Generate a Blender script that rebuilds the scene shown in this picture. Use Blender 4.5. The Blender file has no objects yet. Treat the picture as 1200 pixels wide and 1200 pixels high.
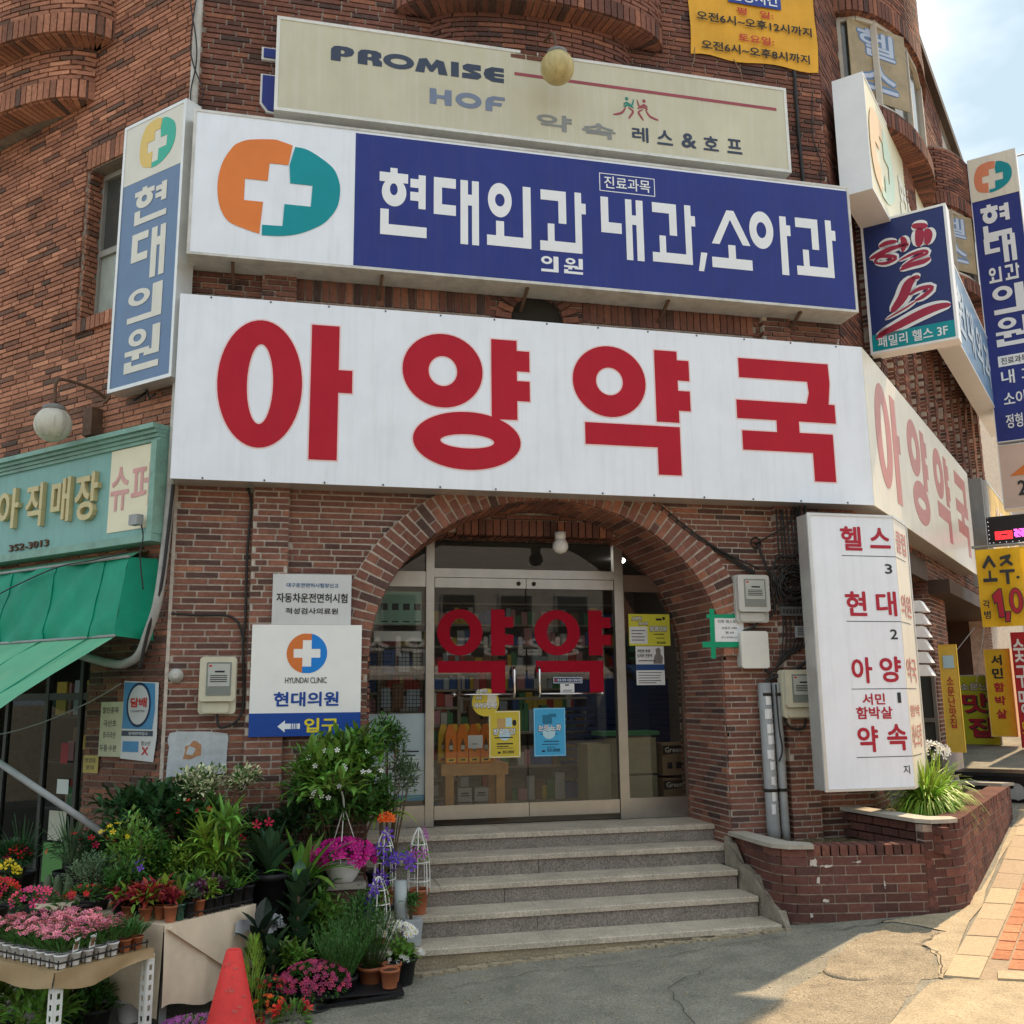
import bpy, bmesh, math, random
from mathutils import Vector as V, Matrix, noise
from mathutils.geometry import tessellate_polygon
R=math.radians
rnd=random.Random(7)
S=bpy.context.scene
COL=S.collection
# ---------------------------------------------------------------- camera
cam_d=bpy.data.cameras.new('camera'); cam=bpy.data.objects.new('camera',cam_d); COL.objects.link(cam)
cam_d.sensor_fit='HORIZONTAL'; cam_d.sensor_width=36; cam_d.lens=36*1152.8/1200
cam_d.clip_start=.05; cam_d.clip_end=600
cR=V((.97318692,-.22975375,-.01097426)); cU=V((-.03233353,-.18388321,.98241616)); cF=V((.22773177,.95571972,.18638149))
cam.matrix_world=Matrix(((cR.x,cU.x,-cF.x,0),(cR.y,cU.y,-cF.y,-8.0),(cR.z,cU.z,-cF.z,1.75),(0,0,0,1)))
S.camera=cam
# ---------------------------------------------------------------- sky, sun, exposure
SUN_AZ,SUN_EL=R(34),R(50)          # azimuth counter-clockwise from +X
W=bpy.data.worlds.new('World'); S.world=W; W.use_nodes=True
wn=W.node_tree.nodes; wl=W.node_tree.links; wn.clear()
sky=wn.new('ShaderNodeTexSky'); sky.sky_type='NISHITA'; sky.sun_disc=False
sky.sun_elevation=SUN_EL; sky.sun_rotation=R(90)-SUN_AZ; sky.air_density=1.0; sky.dust_density=.6; sky.ozone_density=1.2
tc=wn.new('ShaderNodeTexCoord'); mp=wn.new('ShaderNodeMapping'); mp.inputs['Scale'].default_value=(1.2,1.2,2.6); mp.inputs['Location'].default_value=(2,0,0)
nz=wn.new('ShaderNodeTexNoise'); nz.inputs['Scale'].default_value=2.2; nz.inputs['Detail'].default_value=5; nz.inputs['Roughness'].default_value=.5
cr=wn.new('ShaderNodeValToRGB'); cr.color_ramp.elements[0].position=.4; cr.color_ramp.elements[1].position=.68; cr.color_ramp.elements[0].color=(.17,.208,.228,1); cr.color_ramp.elements[1].color=(.5,.5,.475,1)
mn=wn.new('ShaderNodeVectorMath'); mn.operation='MINIMUM'; mn.inputs[1].default_value=(2.2,3.0,4.0)
sc_=wn.new('ShaderNodeVectorMath'); sc_.operation='SCALE'; sc_.inputs['Scale'].default_value=10
mx=wn.new('ShaderNodeMix'); mx.data_type='RGBA'
mx.inputs[0].default_value=.82
bg=wn.new('ShaderNodeBackground'); bg.inputs['Strength'].default_value=.115
out=wn.new('ShaderNodeOutputWorld')
wl.new(tc.outputs['Generated'],mp.inputs[0]); wl.new(mp.outputs[0],nz.inputs['Vector']); wl.new(nz.outputs['Fac'],cr.inputs[0])
wl.new(cr.outputs[0],sc_.inputs[0]); wl.new(sc_.outputs[0],mx.inputs[7]); wl.new(sky.outputs[0],mn.inputs[0]); wl.new(mn.outputs[0],mx.inputs[6]); wl.new(mx.outputs[2],bg.inputs[0]); wl.new(bg.outputs[0],out.inputs[0])
sun_d=bpy.data.lights.new('sun','SUN'); sun_d.energy=2.5; sun_d.angle=R(.7); sun_d.color=(1,.74,.48)
sun=bpy.data.objects.new('sun',sun_d); COL.objects.link(sun)
sdir=V((math.cos(SUN_AZ)*math.cos(SUN_EL),math.sin(SUN_AZ)*math.cos(SUN_EL),math.sin(SUN_EL)))
sun.rotation_euler=sdir.to_track_quat('Z','Y').to_euler(); sun.location=(20,10,30)
S.view_settings.view_transform='Standard'; S.view_settings.look='None'; S.view_settings.gamma=1; S.view_settings.use_curve_mapping=False
S.view_settings.exposure=1.68
S.render.engine='CYCLES'; S.cycles.max_bounces=8; S.cycles.transparent_max_bounces=16; S.cycles.use_denoising=True
# ---------------------------------------------------------------- materials
MATS={}
def mat(name,rgb,rough=.7,var=.12,scale=6,bump=0,metal=0,streak=0,tone=0,spec=.28,trans=0,dirt=None,bscale=None,coat=0,speck=0):
    if name in MATS: return MATS[name]
    m=bpy.data.materials.new(name); m.use_nodes=True; n=m.node_tree.nodes; l=m.node_tree.links
    b=n['Principled BSDF']; b.inputs['Roughness'].default_value=rough; b.inputs['Metallic'].default_value=metal
    b.inputs['Specular IOR Level'].default_value=spec
    if coat: b.inputs['Coat Weight'].default_value=coat
    t=n.new('ShaderNodeTexCoord'); nz=n.new('ShaderNodeTexNoise'); nz.inputs['Scale'].default_value=scale; nz.inputs['Detail'].default_value=6; nz.inputs['Roughness'].default_value=.65
    l.new(t.outputs['Object'],nz.inputs['Vector'])
    mr=n.new('ShaderNodeMapRange'); mr.inputs[1].default_value=.3; mr.inputs[2].default_value=.7; mr.inputs[3].default_value=1-var; mr.inputs[4].default_value=1+var
    l.new(nz.outputs['Fac'],mr.inputs[0])
    hs=n.new('ShaderNodeHueSaturation'); hs.inputs['Color'].default_value=(*rgb,1); l.new(mr.outputs[0],hs.inputs['Value'])
    c=hs.outputs[0]
    if tone:   # per-face and per-object variation of the thing itself
        at=n.new('ShaderNodeAttribute'); at.attribute_name='tone'; oi=n.new('ShaderNodeObjectInfo')
        ad=n.new('ShaderNodeMath'); ad.operation='ADD'; l.new(at.outputs['Fac'],ad.inputs[0]); l.new(oi.outputs['Random'],ad.inputs[1])
        fr=n.new('ShaderNodeMath'); fr.operation='FRACT'; l.new(ad.outputs[0],fr.inputs[0])
        m2=n.new('ShaderNodeMapRange'); m2.inputs[3].default_value=1-tone; m2.inputs[4].default_value=1+tone; l.new(fr.outputs[0],m2.inputs[0])
        h2=n.new('ShaderNodeHueSaturation'); l.new(c,h2.inputs['Color']); l.new(m2.outputs[0],h2.inputs['Value'])
        m3=n.new('ShaderNodeMapRange'); m3.inputs[3].default_value=.5-tone*.06; m3.inputs[4].default_value=.5+tone*.06; l.new(fr.outputs[0],m3.inputs[0]); l.new(m3.outputs[0],h2.inputs['Hue'])
        c=h2.outputs[0]
    if streak or dirt:
        mp=n.new('ShaderNodeMapping'); mp.inputs['Scale'].default_value=(14,14,.7) if streak else (3,3,3)
        n2=n.new('ShaderNodeTexNoise'); n2.inputs['Scale'].default_value=1.3; n2.inputs['Detail'].default_value=8; n2.inputs['Roughness'].default_value=.7
        l.new(t.outputs['Object'],mp.inputs[0]); l.new(mp.outputs[0],n2.inputs['Vector'])
        r=n.new('ShaderNodeMapRange'); r.inputs[1].default_value=.48; r.inputs[2].default_value=.8; r.inputs[3].default_value=0; r.inputs[4].default_value=streak or .6
        l.new(n2.outputs['Fac'],r.inputs[0])
        mi=n.new('ShaderNodeMix'); mi.data_type='RGBA'; l.new(r.outputs[0],mi.inputs[0]); l.new(c,mi.inputs[6]); mi.inputs[7].default_value=(*(dirt or (.16,.13,.1)),1); c=mi.outputs[2]
    if speck:
        n4=n.new('ShaderNodeTexNoise'); n4.inputs['Scale'].default_value=75; n4.inputs['Detail'].default_value=3; n4.inputs['Roughness'].default_value=.8; l.new(t.outputs['Object'],n4.inputs['Vector'])
        r4=n.new('ShaderNodeMapRange'); r4.inputs[1].default_value=.36; r4.inputs[2].default_value=.64; r4.inputs[3].default_value=1-speck; r4.inputs[4].default_value=1+speck; l.new(n4.outputs['Fac'],r4.inputs[0])
        h4=n.new('ShaderNodeHueSaturation'); l.new(c,h4.inputs['Color']); l.new(r4.outputs[0],h4.inputs['Value']); c=h4.outputs[0]
    l.new(c,b.inputs['Base Color'])
    if bump:
        bp=n.new('ShaderNodeBump'); bp.inputs['Strength'].default_value=bump; bp.inputs['Distance'].default_value=.02
        n3=n.new('ShaderNodeTexNoise'); n3.inputs['Scale'].default_value=bscale or scale*6; n3.inputs['Detail'].default_value=4; l.new(t.outputs['Object'],n3.inputs['Vector'])
        l.new(n3.outputs['Fac'],bp.inputs['Height']); l.new(bp.outputs[0],b.inputs['Normal'])
    if trans:
        tb=n.new('ShaderNodeBsdfTranslucent'); l.new(c,tb.inputs[0]); ms=n.new('ShaderNodeMixShader'); ms.inputs[0].default_value=trans
        l.new(b.outputs[0],ms.inputs[1]); l.new(tb.outputs[0],ms.inputs[2]); l.new(ms.outputs[0],n['Material Output'].inputs[0])
    MATS[name]=m; return m
def brickmat(name,cols):
    m=bpy.data.materials.new(name); m.use_nodes=True; n=m.node_tree.nodes; l=m.node_tree.links
    b=n['Principled BSDF']; b.inputs['Roughness'].default_value=.82; b.inputs['Specular IOR Level'].default_value=.12
    at=n.new('ShaderNodeAttribute'); at.attribute_name='tone'; oi=n.new('ShaderNodeObjectInfo')
    ad=n.new('ShaderNodeMath'); ad.operation='ADD'; l.new(at.outputs['Fac'],ad.inputs[0]); l.new(oi.outputs['Random'],ad.inputs[1])
    fr=n.new('ShaderNodeMath'); fr.operation='FRACT'; l.new(ad.outputs[0],fr.inputs[0])
    cr=n.new('ShaderNodeValToRGB'); e=cr.color_ramp.elements; cr.color_ramp.interpolation='LINEAR'
    for i,(p,c) in enumerate(cols):
        el=e[i] if i<2 else e.new(p); el.position=p; el.color=(*c,1)
    l.new(fr.outputs[0],cr.inputs[0])
    g=n.new('ShaderNodeNewGeometry'); nz=n.new('ShaderNodeTexNoise'); nz.inputs['Scale'].default_value=34; nz.inputs['Detail'].default_value=5; nz.inputs['Roughness'].default_value=.7
    l.new(g.outputs['Position'],nz.inputs['Vector'])
    n2=n.new('ShaderNodeTexNoise'); n2.inputs['Scale'].default_value=1.6; n2.inputs['Detail'].default_value=5; l.new(g.outputs['Position'],n2.inputs['Vector'])
    mr=n.new('ShaderNodeMapRange'); mr.inputs[1].default_value=.3; mr.inputs[2].default_value=.7; mr.inputs[3].default_value=.72; mr.inputs[4].default_value=1.25; l.new(nz.outputs['Fac'],mr.inputs[0])
    m2=n.new('ShaderNodeMapRange'); m2.inputs[1].default_value=.35; m2.inputs[2].default_value=.65; m2.inputs[3].default_value=.78; m2.inputs[4].default_value=1.15; l.new(n2.outputs['Fac'],m2.inputs[0])
    mu=n.new('ShaderNodeMath'); mu.operation='MULTIPLY'; l.new(mr.outputs[0],mu.inputs[0]); l.new(m2.outputs[0],mu.inputs[1])
    hs=n.new('ShaderNodeHueSaturation'); l.new(cr.outputs[0],hs.inputs['Color']); l.new(mu.outputs[0],hs.inputs['Value']); l.new(hs.outputs[0],b.inputs['Base Color'])
    bp=n.new('ShaderNodeBump'); bp.inputs['Strength'].default_value=.5; bp.inputs['Distance'].default_value=.006; l.new(nz.outputs['Fac'],bp.inputs['Height']); l.new(bp.outputs[0],b.inputs['Normal'])
    MATS[name]=m; return m
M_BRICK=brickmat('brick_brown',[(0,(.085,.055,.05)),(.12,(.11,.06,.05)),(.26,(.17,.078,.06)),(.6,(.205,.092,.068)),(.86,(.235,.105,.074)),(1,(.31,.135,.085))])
M_BRICK_L=brickmat('brick_orange_brown',[(0,(.12,.08,.065)),(.1,(.19,.1,.07)),(.2,(.29,.13,.085)),(.55,(.36,.16,.1)),(.88,(.44,.2,.125)),(1,(.54,.26,.16))])  # left wall's stronger light put into a lighter, more orange brick
M_BRICK_P=brickmat('brick_dark_red',[(0,(.085,.045,.04)),(.3,(.115,.055,.046)),(.7,(.14,.062,.05)),(1,(.18,.08,.06))])
M_PAVER=brickmat('paver_orange',[(0,(.3,.13,.07)),(.4,(.38,.165,.09)),(.8,(.43,.19,.105)),(1,(.48,.24,.14))])
M_MORTAR=mat('mortar_grey',(.47,.41,.35),.95,.3,14,.3)
M_WHITE=mat('sign_white',(.79,.83,.9),.38,.04,3,.12,streak=.13,bscale=1.6)
M_CREAM=mat('sign_cream',(.76,.72,.6),.35,.06,3,streak=.2)
M_ALU=mat('aluminium',(.62,.62,.6),.35,.08,8,metal=.6)
M_BLUE=mat('sign_blue',(.028,.042,.215),.45,.08,3,streak=.1,spec=.2)
M_RED=mat('letter_red',(.43,.018,.035),.6,.06,4,streak=.05,spec=.12)
M_PINKW=mat('letter_edge',(.8,.62,.62),.4,.05,4)
M_LW=mat('letter_white',(.78,.8,.82),.4,.04,4)
M_BLACK=mat('black_plastic',(.02,.02,.022),.45,.2,8)
M_CABLE=mat('cable_black',(.025,.023,.022),.5,.2,8)
M_DARK=mat('dark_void',(.03,.025,.02),.8,.2,4)
M_MORTP=mat('mortar_planter',(.34,.27,.22),.95,.3,14,.3)
M_MORTL=mat('mortar_joint_shade',(.27,.21,.17),.95,.3,14,.3)  # shadow of the raked joints put into a darker mortar colour
M_STEEL=mat('steel_door_frame',(.43,.42,.4),.3,.1,5,metal=.9)
M_GLASS=bpy.data.materials.new('window_glass'); M_GLASS.use_nodes=True
_n=M_GLASS.node_tree.nodes; _l=M_GLASS.node_tree.links; _n.clear()
_o=_n.new('ShaderNodeOutputMaterial'); _m=_n.new('ShaderNodeMixShader'); _t=_n.new('ShaderNodeBsdfTransparent'); _t.inputs[0].default_value=(.9,.92,.9,1)
_g=_n.new('ShaderNodeBsdfGlossy'); _g.inputs['Roughness'].default_value=.015; _g.inputs[0].default_value=(.95,.97,1,1); _f=_n.new('ShaderNodeFresnel'); _f.inputs[0].default_value=1.6
_l.new(_f.outputs[0],_m.inputs[0]); _l.new(_t.outputs[0],_m.inputs[1]); _l.new(_g.outputs[0],_m.inputs[2]); _l.new(_m.outputs[0],_o.inputs[0])
M_GLASS2=M_GLASS.copy(); M_GLASS2.name='dim_glass'
for q in M_GLASS2.node_tree.nodes:
    if q.type=='FRESNEL': q.inputs[0].default_value=1.28
    if q.type=='BSDF_TRANSPARENT': q.inputs[0].default_value=(.55,.58,.55,1)
# ---------------------------------------------------------------- frames of reference of the three walls
ANG=R(45.747)
class Fr:
    def __init__(s,o,u,n): s.o=V(o); s.u=V(u).normalized(); s.n=V(n).normalized(); s.z=V((0,0,1))
    def __call__(s,u,o,z): return s.o+s.u*u+s.n*o+s.z*z
RD=V((math.sin(ANG),math.cos(ANG),0)); ND=V((math.cos(ANG),-math.sin(ANG),0))
LD=V((-math.cos(ANG),math.sin(ANG),0)); LN=V((-math.sin(ANG),-math.cos(ANG),0))
CR=V((5.15,0,0)); CL=V((-.82,0,0))
FF=Fr((0,0,0),(1,0,0),(0,-1,0))          # front wall: u = x, o = outwards
FR=Fr(CR,RD,ND)                           # right wall: u = metres from the corner
FL=Fr(CL,-LD,LN)                          # left wall: u negative away from the corner
def FP(t): return Fr(CR+RD*t,ND,-RD)      # plane of a sign projecting from the right wall
def FY(y): return Fr((0,y,0),(1,0,0),(0,-1,0))
# ---------------------------------------------------------------- mesh builder
class MB:
    def __init__(s): s.v=[]; s.f=[]; s.t=[]; s.tone=0.; s.sm=[]; s.smooth=False; s.mi=[]; s.m=0
    def vs(s,pts): i=len(s.v); s.v.extend([tuple(p) for p in pts]); return i
    def face(s,idx): s.f.append(idx); s.t.append(s.tone); s.sm.append(s.smooth); s.mi.append(s.m)
    def quad(s,a,b,c,d): i=s.vs((a,b,c,d)); s.face((i,i+1,i+2,i+3))
    def hexa(s,p,back=True):      # p: 8 corners, bottom ring 0-3, top ring 4-7
        i=s.vs(p); fs=[(0,1,5,4),(1,2,6,5),(2,3,7,6),(3,0,4,7),(4,5,6,7),(3,2,1,0)]
        for q in fs: s.face(tuple(i+k for k in q))
        return s
    def box(s,fr,u0,u1,o0,o1,z0,z1):
        return s.hexa([fr(u0,o1,z0),fr(u1,o1,z0),fr(u1,o0,z0),fr(u0,o0,z0),fr(u0,o1,z1),fr(u1,o1,z1),fr(u1,o0,z1),fr(u0,o0,z1)])
    def obox(s,c,a,b,d):          # centre and three half axes
        c=V(c)
        return s.hexa([c-a-b-d,c+a-b-d,c+a+b-d,c-a+b-d,c-a-b+d,c+a-b+d,c+a+b+d,c-a+b+d])
    def bar(s,p,q,w,h,up=V((0,0,1))):
        p=V(p);q=V(q); t=(q-p).normalized(); a=t.cross(up)
        if a.length<1e-3: a=V((1,0,0))
        a.normalize(); b=a.cross(t)
        return s.obox((p+q)/2,(q-p)/2,a*w/2,b*h/2)
    def tube(s,pts,r,n=8,caps=True):
        pts=[V(p) for p in pts]; rr=r if isinstance(r,(list,tuple)) else [r]*len(pts); rings=[]; prev=None
        sm=s.smooth; s.smooth=True
        for i,p in enumerate(pts):
            t=(pts[min(i+1,len(pts)-1)]-pts[max(i-1,0)]); t=t.normalized() if t.length>1e-9 else V((0,0,1))
            a=(prev-t*prev.dot(t)) if prev else t.cross(V((.31,.2,.93)))
            if a.length<1e-4: a=t.cross(V((1,0,0)))
            a.normalize(); prev=a; b=t.cross(a)
            rings.append(s.vs([p+(a*math.cos(2*math.pi*k/n)+b*math.sin(2*math.pi*k/n))*rr[i] for k in range(n)]))
        for i in range(len(pts)-1):
            for k in range(n):
                k2=(k+1)%n; s.face((rings[i]+k,rings[i]+k2,rings[i+1]+k2,rings[i+1]+k))
        if caps: s.face(tuple(rings[0]+k for k in reversed(range(n)))); s.face(tuple(rings[-1]+k for k in range(n)))
        s.smooth=sm; return s
    def lathe(s,c,prof,n=20,ax=V((0,0,1)),cap=True):
        ax=ax.normalized(); a=ax.cross(V((.3,.9,.2))).normalized(); b=ax.cross(a); c=V(c)
        sm=s.smooth; s.smooth=True; rs=[]
        for r,h in prof: rs.append(s.vs([c+ax*h+(a*math.cos(2*math.pi*k/n)+b*math.sin(2*math.pi*k/n))*r for k in range(n)]))
        for i in range(len(rs)-1):
            for k in range(n):
                k2=(k+1)%n; s.face((rs[i]+k,rs[i]+k2,rs[i+1]+k2,rs[i+1]+k))
        if cap: s.face(tuple(rs[0]+k for k in reversed(range(n)))); s.face(tuple(rs[-1]+k for k in range(n)))
        s.smooth=sm; return s
    def prism(s,fr,loops,o0,o1):   # loops of (u,z): outline first, then holes; from outward offset o0 to o1
        L=[[V((u,z,0)) for u,z in lp] for lp in loops]; tris=tessellate_polygon(L); flat=[p for lp in L for p in lp]
        def area(lp): return sum(lp[i].x*lp[(i+1)%len(lp)].y-lp[(i+1)%len(lp)].x*lp[i].y for i in range(len(lp)))
        i0=s.vs([fr(p.x,o1,p.y) for p in flat]); i1=s.vs([fr(p.x,o0,p.y) for p in flat])
        for t in tris:
            a,b,c=[flat[k] for k in t]
            if (b.x-a.x)*(c.y-a.y)-(b.y-a.y)*(c.x-a.x)<0: t=(t[0],t[2],t[1])
            s.face(tuple(i0+k for k in t)); s.face(tuple(i1+k for k in reversed(t)))
        k0=0
        for j,lp in enumerate(L):
            n=len(lp); ccw=area(lp)>0
            if j>0: ccw=not ccw
            for k in range(n):
                a,b=k0+k,k0+(k+1)%n
                if (area(lp)>0)==(j==0): s.face((i1+a,i1+b,i0+b,i0+a))
                else: s.face((i1+b,i1+a,i0+a,i0+b))
            k0+=n
        return s
    def leaf(s,p,d,l,w,droop=.3,seg=3,up=V((0,0,1)),fold=.25,tone=None):
        if tone is not None: s.tone=tone
        d=d.normalized(); side=d.cross(up)
        if side.length<.05: side=d.cross(V((1,0,0)))
        side.normalize(); nn=side.cross(d)
        c=V(p); rows=[]
        for i in range(seg+1):
            t=i/seg; ww=w*math.sin(math.pi*min(1,.12+t*.88))**.8 if i<seg else 0.004
            rows.append((c.copy(),side*ww*.5,nn*ww*fold)); dd=(d-V((0,0,1))*droop*t*1.6).normalized(); c=c+dd*l/seg
        i0=s.vs([q for c_,sd,f in rows for q in (c_-sd+f,c_,c_+sd+f)])
        for i in range(seg):
            a=i0+i*3; s.face((a,a+1,a+4,a+3)); s.face((a+1,a+2,a+5,a+4))
        return s
    def build(s,name,m,parent=None,loc=None,label=None,kind=None,origin=None):
        me=bpy.data.meshes.new(name); po=V((0,0,0))
        if parent is not None: po=parent['_w'].copy() if False else V(WLOC[parent.name])
        if loc is None: loc=po.copy()
        loc=V(loc)
        me.from_pydata([(x-loc.x,y-loc.y,z-loc.z) for x,y,z in s.v],[],s.f)
        for mm in (m if isinstance(m,(list,tuple)) else [m]): me.materials.append(mm)
        if any(s.t):
            a=me.attributes.new('tone','FLOAT','FACE'); a.data.foreach_set('value',s.t)
        me.polygons.foreach_set('use_smooth',s.sm)
        if any(s.mi): me.polygons.foreach_set('material_index',s.mi)
        me.update()
        o=bpy.data.objects.new(name,me); COL.objects.link(o); o.location=loc-po
        if parent is not None: o.parent=parent
        WLOC[o.name]=tuple(loc)
        if label: o['label']=label
        if kind: o['kind']=kind
        return o
WLOC={}
def thing(name,label,cat,loc=(0,0,0),group=None):
    o=bpy.data.objects.new(name,None); COL.objects.link(o); o.location=loc; o.empty_display_size=.1
    o['label']=label; o['category']=cat
    if group: o['group']=group
    WLOC[o.name]=tuple(loc); return o
def tag(o,label,cat,group=None):
    o['label']=label; o['category']=cat
    if group: o['group']=group
    return o
def dup(o,loc=None,rz=0,label=None,parent=None,sc=1):
    c=o.copy(); COL.objects.link(c)
    if parent is not None: c.parent=parent
    else:
        if loc is not None: c.location=loc
        c.rotation_euler=(0,0,rz); c.scale=(sc,sc,sc)
        if label: c['label']=label
    for k in o.children: dup(k,parent=c)
    return c
# ---------------------------------------------------------------- writing
def ell(cx,cz,rx,rz,n=28,a0=0): return [(cx+rx*math.cos(2*math.pi*k/n+a0),cz+rz*math.sin(2*math.pi*k/n+a0)) for k in range(n)]
def rect(u0,z0,u1,z1): return [(u0,z0),(u1,z0),(u1,z1),(u0,z1)]
def text(fr,body,u0,z0,u1,z1,o,m,parent,name='lettering',bold=.0,shear=0,thick=.003,label=None,mirror=False,keep=False):
    fat=bold*1.7 if thick<=.008 else 0; c=bpy.data.curves.new('t','FONT'); c.body=body; c.offset=0 if thick<=.008 else min(bold,.02); c.resolution_u=3; c.shear=shear
    ob=bpy.data.objects.new('t',c); me=bpy.data.meshes.new_from_object(ob); bpy.data.objects.remove(ob)
    if not me.vertices: return None
    xs=[v.co.x for v in me.vertices]; ys=[v.co.y for v in me.vertices]; x0,x1,y0,y1=min(xs),max(xs),min(ys),max(ys)
    sx=(u1-u0)/(x1-x0); sz=(z1-z0)/(y1-y0)
    mb=MB(); hgt=(y1-y0)/max(1,body.count('\n')+1); e=fat*.5*min(sz,sx)*1.0
    u0+=e; u1-=e; z0+=e; z1-=e; sx=(u1-u0)/(x1-x0); sz=(z1-z0)/(y1-y0)
    pos=[(u0+(v.co.x-x0)*sx,z0+(v.co.y-y0)*sz) for v in me.vertices]
    if mirror: pos=[(u0+u1-a,b) for a,b in pos]
    dirs=[(0,0)]+([(math.cos(k*math.pi/4),math.sin(k*math.pi/4)) for k in range(8)] if fat else [])
    for kd,(dx,dz) in enumerate(dirs):
        i0=mb.vs([fr(a+dx*e,o+thick-.00006*kd,b+dz*e) for a,b in pos])
        for p in me.polygons: mb.face(tuple(i0+k for k in p.vertices))
    i0=0
    if thick>.008:
        i1=mb.vs([fr(a,o,b) for a,b in pos])
        cnt={}
        for p in me.polygons:
            vv=list(p.vertices)
            for k in range(len(vv)):
                e=(vv[k],vv[(k+1)%len(vv)]); cnt[e]=1
        for (a,b) in list(cnt):
            if (b,a) not in cnt: mb.face((i0+a,i1+a,i1+b,i0+b))
    bpy.data.meshes.remove(me)
    return mb.build(name,m,parent,label=label)
# ================================================================ ground
def sp(s): return (s+math.sqrt(s*s+.09))/2
def gh(x,y):
    xx=min(max(x,-2.5),14); yy=min(y,22)
    return .04+(.065 if xx>3.75 else .042)*(xx-3.75)+.075*(sp(yy+.9)-.15)
def wiggle(pts,amp,n,seed):
    out=[]; r=random.Random(seed)
    for i,(x,y) in enumerate(pts):
        x2,y2=pts[(i+1)%len(pts)]
        for k in range(n): t=k/n; out.append((x+(x2-x)*t+r.uniform(-amp,amp),y+(y2-y)*t+r.uniform(-amp,amp)))
    return out
def sheet(name,pts,dz,m,parent=None,kind='structure',th=None):
    """thin slab lying on the ground"""
    L=[V((x,y,0)) for x,y in pts]; tr=tessellate_polygon([L]); mb=MB(); t=dz if th is None else th
    bm=bmesh.new(); vs=[bm.verts.new((p.x,p.y,0)) for p in L]
    for q in tr:
        try: bm.faces.new([vs[k] for k in q])
        except ValueError: pass
    bmesh.ops.triangulate(bm,faces=bm.faces[:])
    for _ in range(2): bmesh.ops.subdivide_edges(bm,edges=[e for e in bm.edges if e.calc_length()>.5],cuts=1,use_grid_fill=True)
    bmesh.ops.triangulate(bm,faces=bm.faces[:])
    bm.verts.ensure_lookup_table(); bm.normal_update()
    for v in bm.verts: v.co.z=gh(v.co.x,v.co.y)+dz
    bmesh.ops.recalc_face_normals(bm,faces=bm.faces[:])
    me=bpy.data.meshes.new(name); bm.to_mesh(me); bm.free(); me.materials.append(m)
    if me.polygons and me.polygons[0].normal.z<0: me.flip_normals()
    o=bpy.data.objects.new(name,me); COL.objects.link(o)
    if kind: o['kind']=kind
    WLOC[o.name]=(0,0,0)
    return o
def ground():
    mb=MB()
    xs=[-200,-60,-25,-12]+[-6+.5*i for i in range(45)]+[20,30,60,200]
    ys=[-200,-60,-30,-18,-12]+[-9+.5*i for i in range(50)]+[20,30,60,200]
    i0=mb.vs([(x,y,gh(x,y)+(.006*noise.noise(V((x*1.3,y*1.3,0))) if abs(x)<10 and abs(y)<10 else 0)) for y in ys for x in xs])
    n=len(xs); mb.smooth=True
    for j in range(len(ys)-1):
        for i in range(n-1): a=i0+j*n+i; mb.face((a,a+1,a+n+1,a+n))
    return mb
M_ASPH=mat('asphalt',(.235,.228,.185),.95,.24,3,.7,dirt=(.38,.35,.27),bscale=120,speck=.36)
M_ASPH2=mat('asphalt_patch',(.27,.235,.17),.95,.25,5,.7,dirt=(.36,.29,.2),bscale=100,speck=.4)
M_CONC=mat('worn_concrete',(.37,.31,.21),.9,.22,4,.6,dirt=(.28,.24,.17),bscale=60,speck=.22)
M_KERB=mat('kerb_granite',(.36,.285,.19),.8,.12,30,.2,tone=.12,speck=.15)
M_STEP=mat('step_granite',(.45,.395,.315),.75,.22,3,.25,dirt=(.3,.26,.2),tone=.06,spec=.3,speck=.3,bscale=200)
M_RISER=mat('riser_granite',(.225,.195,.17),.7,.2,8,.2,dirt=(.14,.12,.1),tone=.06,spec=.3,speck=.45,bscale=200)
ground().build('ground',M_ASPH,kind='structure')
sheet('road_patch',wiggle([(4.5,-1.12),(4.66,-1.5),(4.3,-1.7),(4.26,-1.95),(4.02,-2.32),(3.86,-2.36),(3.4,-2.75),(2.6,-3.6),(1.6,-4.3),(1.7,-3.3),(2.6,-2.55),(3.4,-1.95),(3.9,-1.45)],.035,5,3),.004,M_ASPH2)
sheet('concrete_apron',wiggle([(4.35,-1.04),(5.0,-1.08),(5.62,-.68),(8.0,1.62),(8.3,1.75),(6.35,0.0),(5.0,-1.36),(4.05,-2.3),(3.98,-2.36),(4.28,-1.95),(4.34,-1.7),(4.68,-1.5),(4.55,-1.12)],.02,4,4),.008,M_CONC)
sheet('gutter_concrete',wiggle([(3.88,-2.42),(4.05,-2.4),(4.6,-2.8),(7,-4.6),(6.2,-5.4),(3.2,-2.95)],.02,4,5),.006,M_CONC)
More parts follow.
